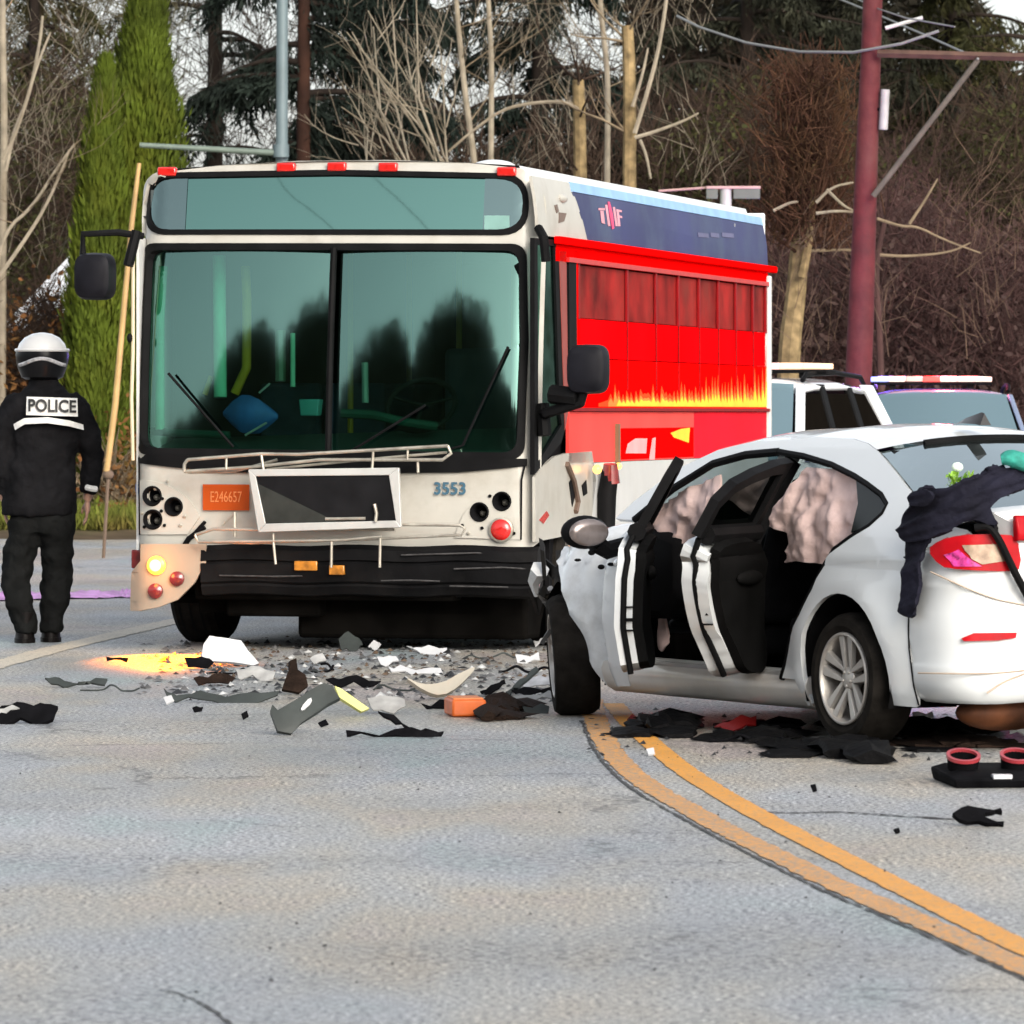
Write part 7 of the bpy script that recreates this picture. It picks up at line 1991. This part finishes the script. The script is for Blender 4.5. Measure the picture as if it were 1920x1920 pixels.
conifer('deodar_tree', 566, 82, 300, 11.5, 0.125, 60, 2.2, 'dark drooping conifer with red brown trunk behind the lamp post', 4, 3.2, droop=0.9, dens=230, back=True)
conifer('fir_tree', 672, 90, 300, 12.5, 0.16, 40, 1.9, 'dark drooping fir just right of the red brown trunk', 18, 2.8, droop=0.9, dens=170, trunkm=BARKK)
conifer('fir_tree', 1010, 92, 300, 13.0, 0.18, 64, 2.4, 'dark drooping fir between the pale trunks above the bus', 6, 2.8, droop=0.8, dens=230, trunkm=BARKK)
conifer('fir_tree', 780, 97, 300, 12.0, 0.18, 34, 2.2, 'farther dark fir behind the fan of thin stems', 8, 3.0, droop=0.8, dens=110, trunkm=BARKK)
conifer('fir_tree', 400, 98, 300, 12.0, 0.18, 30, 2.0, 'farther thin dark fir seen between cedar and lamp post', 10, 3.2, droop=0.9, dens=75, trunkm=BARKK)
conifer('fir_tree', 60, 94, 300, 9.0, 0.15, 26, 2.0, 'dark olive fir at the far left behind the pale trunks', 12, 1.0, leafm=OLIVE, droop=0.6, dens=150, trunkm=BARKK)
conifer('fir_tree', 1400, 96, 300, 13.0, 0.18, 56, 2.7, 'broad dark olive fir right of the paired trunks', 14, 1.8, leafm=tmat('grey green needles', (0.020, 0.022, 0.013), two=(0.034, 0.030, 0.016)), dens=170, trunkm=BARKK)
conifer('fir_tree', 1590, 99, 300, 13.0, 0.18, 56, 2.7, 'broad dark fir behind the red utility pole', 15, 1.8, leafm=tmat('grey green needles', (0.028, 0.030, 0.018)), dens=170, trunkm=BARKK)
conifer('fir_tree', 1780, 100, 300, 12.0, 0.18, 44, 2.4, 'olive dark fir behind the diagonal brace at the right', 16, 2.5, leafm=OLIVE, dens=150, trunkm=BARKK)
conifer('fir_tree', 1950, 96, 300, 10.0, 0.15, 30, 2.0, 'olive fir at the right edge of the picture', 17, 2.0, leafm=OLIVE, dens=120, trunkm=BARKK)

# --- thickets: nobody could count their twigs
def thicket(name, xr, ytopf, D0, D1, n, m, label, seed, L=(0.3, 0.9), w=0.011, lean=0.5, leaf=None, nl=0, ybot=None):
    g = np.random.default_rng(seed)
    px = g.uniform(*xr, n); D = g.uniform(D0, D1, n)
    X = (px - CX) / FPX * D
    ztop = np.array([EYE - (ytopf(x) - HY) / FPX * d for x, d in zip(px, D)]) * (1 + g.normal(0, 0.07, n))
    zb = np.array([zg(x, d) for x, d in zip(X, D)])
    t = g.uniform(0, 1, n) ** 0.85
    Z = zb + (ztop - zb) * t
    P0 = np.stack([X, D, Z], 1)
    # twigs cluster round hidden stems
    P0[:, 0] += 0.25 * np.sin(X * 7 + Z * 1.3) * 0.6
    d = np.stack([g.normal(0, lean, n), g.normal(0, lean, n), np.abs(g.normal(0.8, 0.4, n))], 1)
    l_ = g.uniform(*L, n)
    P1 = P0 + norm(d) * l_[:, None]
    ww = w * g.uniform(0.5, 1.5, n)
    V, F = sticks(P0, P1, ww, ww * 0.4, 3)
    V = V.reshape(-1, 3)
    parts = [(V, F)]
    o = tag(link(name, fast_mesh(name, V, F), m, None, smooth=False), label, kind='stuff')
    if leaf:
        px = g.uniform(*xr, nl); D = g.uniform(D0, D1, nl); X = (px - CX) / FPX * D
        zt = np.array([EYE - (ytopf(x) - HY) / FPX * dd for x, dd in zip(px, D)])
        zb = np.array([zg(x, dd) for x, dd in zip(X, D)])
        k = g.integers(0, max(20, nl // 60), nl)          # leaf clumps
        cl = g.normal(0, 1, (max(20, nl // 60), 3)) * np.array([0.2, 0.4, 0.25])
        base = g.integers(0, nl, max(20, nl // 60))
        C = np.stack([X[base][k], D[base][k], (zb + (zt - zb) * g.uniform(0, 1, nl) ** 0.9)[base][k]], 1) + cl[k] * 0.4 + g.normal(0, 0.24, (nl, 3))
        V2, F2 = leaves(C, g.normal(0, 1, (nl, 3)) + np.array([0, 0, 0.2]), g.normal(0, 1, (nl, 3)), g.uniform(0.06, 0.16, nl), g.uniform(0.03, 0.08, nl))
        o2 = tag(link(name + '_leaves', fast_mesh(name + '_leaves', V2, F2), leaf, None, smooth=False), 'leaves among the ' + label, kind='stuff')
    return o
thicket('brush', (-60, 240), lambda x: 610 + 40 * math.sin(x * 0.05), 72, 80, 9000, TWIGB, 'brown bare brush behind the officer at the left', 21, L=(0.2, 0.8), w=0.008, lean=0.8, leaf=RUSTL, nl=14000)
thicket('brush', (-60, 200), lambda x: 200 + 70 * math.sin(x * 0.04), 80, 92, 5000, TWIGB, 'taller brown bare brush at the far left', 22, L=(0.3, 1.0), w=0.009, lean=0.8, leaf=OLIVE, nl=14000)
thicket('undergrowth', (120, 260), lambda x: 870 + 20 * math.sin(x * 0.08), 70.5, 74, 4200, TWIGO, 'tan and rusty undergrowth on the verge beside the bus', 23, L=(0.15, 0.5), leaf=RUSTL, nl=5000)
thicket('brush', (1430, 1990), lambda x: 450 + 60 * math.sin(x * 0.017 + 1), 70, 82, 24000, TWIGP, 'wine brown bare brush behind the patrol vehicles', 24, L=(0.15, 0.7), w=0.008, lean=0.8, leaf=tmat('wine brown leaves', (0.050, 0.030, 0.026)), nl=26000)
thicket('brush', (1240, 1990), lambda x: 250 + 60 * math.sin(x * 0.012), 84, 94, 16000, TWIGB, 'tall dark brown brush across the right background', 25, L=(0.3, 1.0), w=0.010, lean=0.8, leaf=OLIVE, nl=34000)
thicket('brush', (600, 1460), lambda x: 290 + 40 * math.sin(x * 0.015), 84, 94, 8000, TWIGB, 'brown brush and saplings behind the bus roof', 26, L=(0.4, 1.2), w=0.013, leaf=tmat('dark brown leaves', (0.045, 0.03, 0.02)), nl=7000)
thicket('twig_screen', (-80, 1300), lambda x: -40.0, 98, 106, 10000, TWIGB, 'fine bare twigs against the pale sky', 27, L=(0.3, 1.3), w=0.008, lean=0.8)
thicket('twig_screen', (-80, 330), lambda x: -40.0, 94, 98, 7500, tmat('olive grey twigs', (0.09, 0.08, 0.045), 0.9), 'olive grey twigs at the upper left', 28, L=(0.3, 1.0), w=0.008, lean=0.8)
def fine_twigs(name, xr, yr, D0, D1, n, m, label, seed, L=(0.25, 0.9), w=0.005, up=0.9):
    g = np.random.default_rng(seed)
    k = n // 9; base = np.stack([g.uniform(*xr, k), g.uniform(*yr, k), g.uniform(D0, D1, k)], 1)
    i = g.integers(0, k, n)
    px = base[i, 0] + g.normal(0, 26, n); py = base[i, 1] + g.normal(0, 34, n); D = base[i, 2]
    P0 = np.stack([(px - CX) / FPX * D, D, EYE - (py - HY) / FPX * D], 1)
    ang = g.uniform(-0.7, 0.7, k)[i] + g.normal(0, 0.35, n)
    d = np.stack([np.sin(ang), g.normal(0, 0.3, n), up * np.cos(ang)], 1)
    mid = P0 + norm(d) * (g.uniform(*L, n) * 0.5)[:, None]
    d2 = d + g.normal(0, 0.25, (n, 3))
    P1 = mid + norm(d2) * (g.uniform(*L, n) * 0.5)[:, None]
    ww = w * g.uniform(0.5, 1.4, n)
    V, F = join_vf([sticks(P0, mid, ww, ww * 0.7, 3), sticks(mid, P1, ww * 0.7, ww * 0.3, 3)])
    tag(link(name, fast_mesh(name, V, F), m, None, smooth=False), label, kind='stuff')
PALET = tmat('pale fine twigs', (0.21, 0.18, 0.135), 0.9, 0.3)
fine_twigs('fine_twigs', (600, 1340), (-20, 340), 75, 84, 420, PALET, 'fine pale twigs of the bare trees above the bus', 71)
fine_twigs('fine_twigs', (-40, 150), (-20, 560), 71, 80, 260, PALET, 'fine pale twigs at the left edge above the officer', 72)
fine_twigs('fine_twigs', (1440, 1930), (330, 640), 64, 70, 260, tmat('tan fine twigs', (0.12, 0.08, 0.055), 0.9, 0.3), 'fine tan twigs before the wine brown brush', 73)
fine_twigs('fine_twigs', (300, 720), (-20, 300), 83, 90, 500, tmat('grey fine twigs', (0.06, 0.055, 0.045), 0.9, 0.3), 'fine grey twigs between the cedars and the lamp post', 74)
# a far wood that closes the view at the right
def far_wood(name, xr, ytopf, D0, D1, n, m, label, seed, size=(0.2, 0.55)):
    g = np.random.default_rng(seed)
    px = g.uniform(*xr, n); D = g.uniform(D0, D1, n); X = (px - CX) / FPX * D
    zt = np.array([EYE - (ytopf(x) - HY) / FPX * d for x, d in zip(px, D)])
    nn = np.array([mnoise.noise(Vector((x * 0.6, z_ * 0.1, 3.3))) for x, z_ in zip(X, D)])
    Z = 0.2 + (zt - 0.2) * g.uniform(0, 1, n) * (1 + 0.15 * nn)
    C = np.stack([X, D, Z], 1)
    V, F = leaves(C, g.normal(0, 1, (n, 3)) + np.array([0, 0, -0.4]), g.normal(0, 1, (n, 3)), g.uniform(*size, n), g.uniform(size[0] * 0.25, size[1] * 0.3, n))
    return tag(link(name, fast_mesh(name, V, F), m, None, smooth=False), label, kind='stuff')
far_wood('far_wood', (1180, 2060), lambda x: -70 if x < 1760 else -70 + (x - 1760) * 1.2, 104, 112, 52000, tmat('far dark foliage', (0.024, 0.022, 0.014), two=(0.045, 0.034, 0.022)), 'dark far wood closing the right background', 41)
far_wood('far_wood', (560, 1240), lambda x: 250 + 60 * math.sin(x * 0.02), 106, 114, 6500, tmat('far dark foliage', (0.024, 0.022, 0.014)), 'dark far wood behind the pale trunks', 42)
far_wood('far_wood', (-120, 600), lambda x: 400 + 60 * math.sin(x * 0.015), 106, 114, 9000, tmat('far olive foliage', (0.035, 0.035, 0.018)), 'far olive wood behind the cedars', 43)
# grass and low weeds on the verge
g = np.random.default_rng(51); n = 9000
px = g.uniform(-60, 330, n); D = g.uniform(68.6, 73.5, n); X = (px - CX) / FPX * D
C = np.stack([X, D, np.array([zg(x, d) for x, d in zip(X, D)])], 1)
keep = np.array([d > road_far_edge(x) - 0.1 for x, d in zip(X, D)])
C = C[keep]; n = len(C)
V, F = leaves(C, np.stack([g.normal(0, 0.4, n), g.normal(0, 0.4, n), np.ones(n)], 1), g.normal(0, 1, (n, 3)), g.uniform(0.08, 0.35, n), g.uniform(0.015, 0.05, n))
tag(link('grass', fast_mesh('grass', V, F), GRASS, None, smooth=False), 'green and tan grass along the road edge at the left', kind='stuff')
# bright leafy weed at the road edge
wd = empty('weed', ground(166, 1002), 0, 'bright yellow green leafy weed at the road edge behind the officer', 'plant')
n = 260
C = np.stack([g.normal(0, 0.17, n), g.normal(0, 0.15, n), np.abs(g.normal(0.10, 0.09, n))], 1)
V, F = leaves(C, g.normal(0, 1, (n, 3)) + np.array([0, -0.2, 0.8]), g.normal(0, 1, (n, 3)), g.uniform(0.06, 0.15, n), g.uniform(0.04, 0.09, n))
link('leaf_cluster', fast_mesh('leaf_cluster', V, F), tmat('weed leaf', (0.16, 0.20, 0.025)), wd, smooth=False)
MB().tube([(0, 0, 0), (0.02, 0, 0.2)], 0.008, 5).build('stem', TWIGO, wd)
# pale clapboard house hidden in the far left trees
hs = empty('clapboard_house', at(92, 560, 78.5) * 1.0, 0, 'pale clapboard house glimpsed through the trees at the left', 'house')
hs.location.z = 0.2
MB().box((0, 1.2, 1.2), (1.3, 2.4, 2.4)).build('wall', mat('house wall grey', (0.42, 0.45, 0.48), 0.7), hs)
MB().loft([[(-0.8, -0.2, 2.35), (0.8, -0.2, 2.35), (0.35, -0.2, 3.55)], [(-0.8, 2.6, 2.35), (0.8, 2.6, 2.35), (0.35, 2.6, 3.55)]]).build('roof', mat('house roof pale', (0.62, 0.66, 0.70), 0.6), hs)
bm_ = bpy.data.meshes.new
for k in range(7):
    MB().box((0.0, -0.02, 0.4 + k * 0.28), (1.32, 0.05, 0.20)).build('siding_board', mat('white siding', (0.74, 0.78, 0.80), 0.6), hs, bev=0.01)

# --- the wood across the road behind the photographer, mirrored in the bus windscreen
g = np.random.default_rng(61); n = 80000
hump = [(-54, 5, 12), (-49, 5, 15), (-45, 4.5, 18.5), (-42, 4.0, 20.0), (-39, 4.5, 20.6), (-36, 4.0, 21.2), (-33.5, 3, 19), (-30, 3, 15), (-27.5, 4.0, 20.5), (-25, 4.0, 22), (-22, 4.5, 22.5), (-19, 4.5, 22.0), (-16.5, 4, 21), (-14, 3, 17), (-10, 4, 13), (-5, 4, 11), (-60, 5, 11), (-66, 5, 10), (0, 5, 11), (6, 5, 10)]
C = []
for (x, r, h) in hump:
    m_ = n // len(hump)
    a = g.uniform(0, 2 * PI, m_); u = g.uniform(-1, 1, m_); rr = g.uniform(0.3, 1, m_) ** 0.4
    C.append(np.stack([x + r * rr * np.sqrt(1 - u * u) * np.cos(a), -26 + r * 0.6 * rr * np.sqrt(1 - u * u) * np.sin(a), h * 0.48 + h * 0.50 * rr * u], 1))
C = np.concatenate(C); n = len(C)
V, F = leaves(C, g.normal(0, 1, (n, 3)), g.normal(0, 1, (n, 3)), g.uniform(0.5, 1.2, n), g.uniform(0.3, 0.7, n))
tag(link('near_wood', fast_mesh('near_wood', V, F), tmat('near dark foliage', (0.10, 0.095, 0.055), two=(0.14, 0.10, 0.06)), None, smooth=False), 'dark wood across the road mirrored in the bus windscreen', kind='stuff')

# repeats of a kind share a group
GROUPS = {'fir_tree': 'dark conifers behind the road', 'birch_tree': 'slender pale trees beyond the road', 'alder_tree': 'thick pale trunks behind the bus', 'cedar_tree': 'yellow green columnar cedars',
          'scrap': 'broken pieces strewn on the road', 'shard': 'broken pieces strewn on the road', 'fragment': 'broken pieces strewn on the road', 'thin_shard': 'broken pieces strewn on the road',
          'torn_cable': 'torn cables on the road', 'plastic_sheet': 'crumpled black plastic under the car', 'overhead_wire': 'overhead wires'}
for o in scene.objects:
    if o.parent is None and 'category' in o:
        st = o.name.split('.')[0]
        if st in GROUPS and 'group' not in o: o['group'] = GROUPS[st]
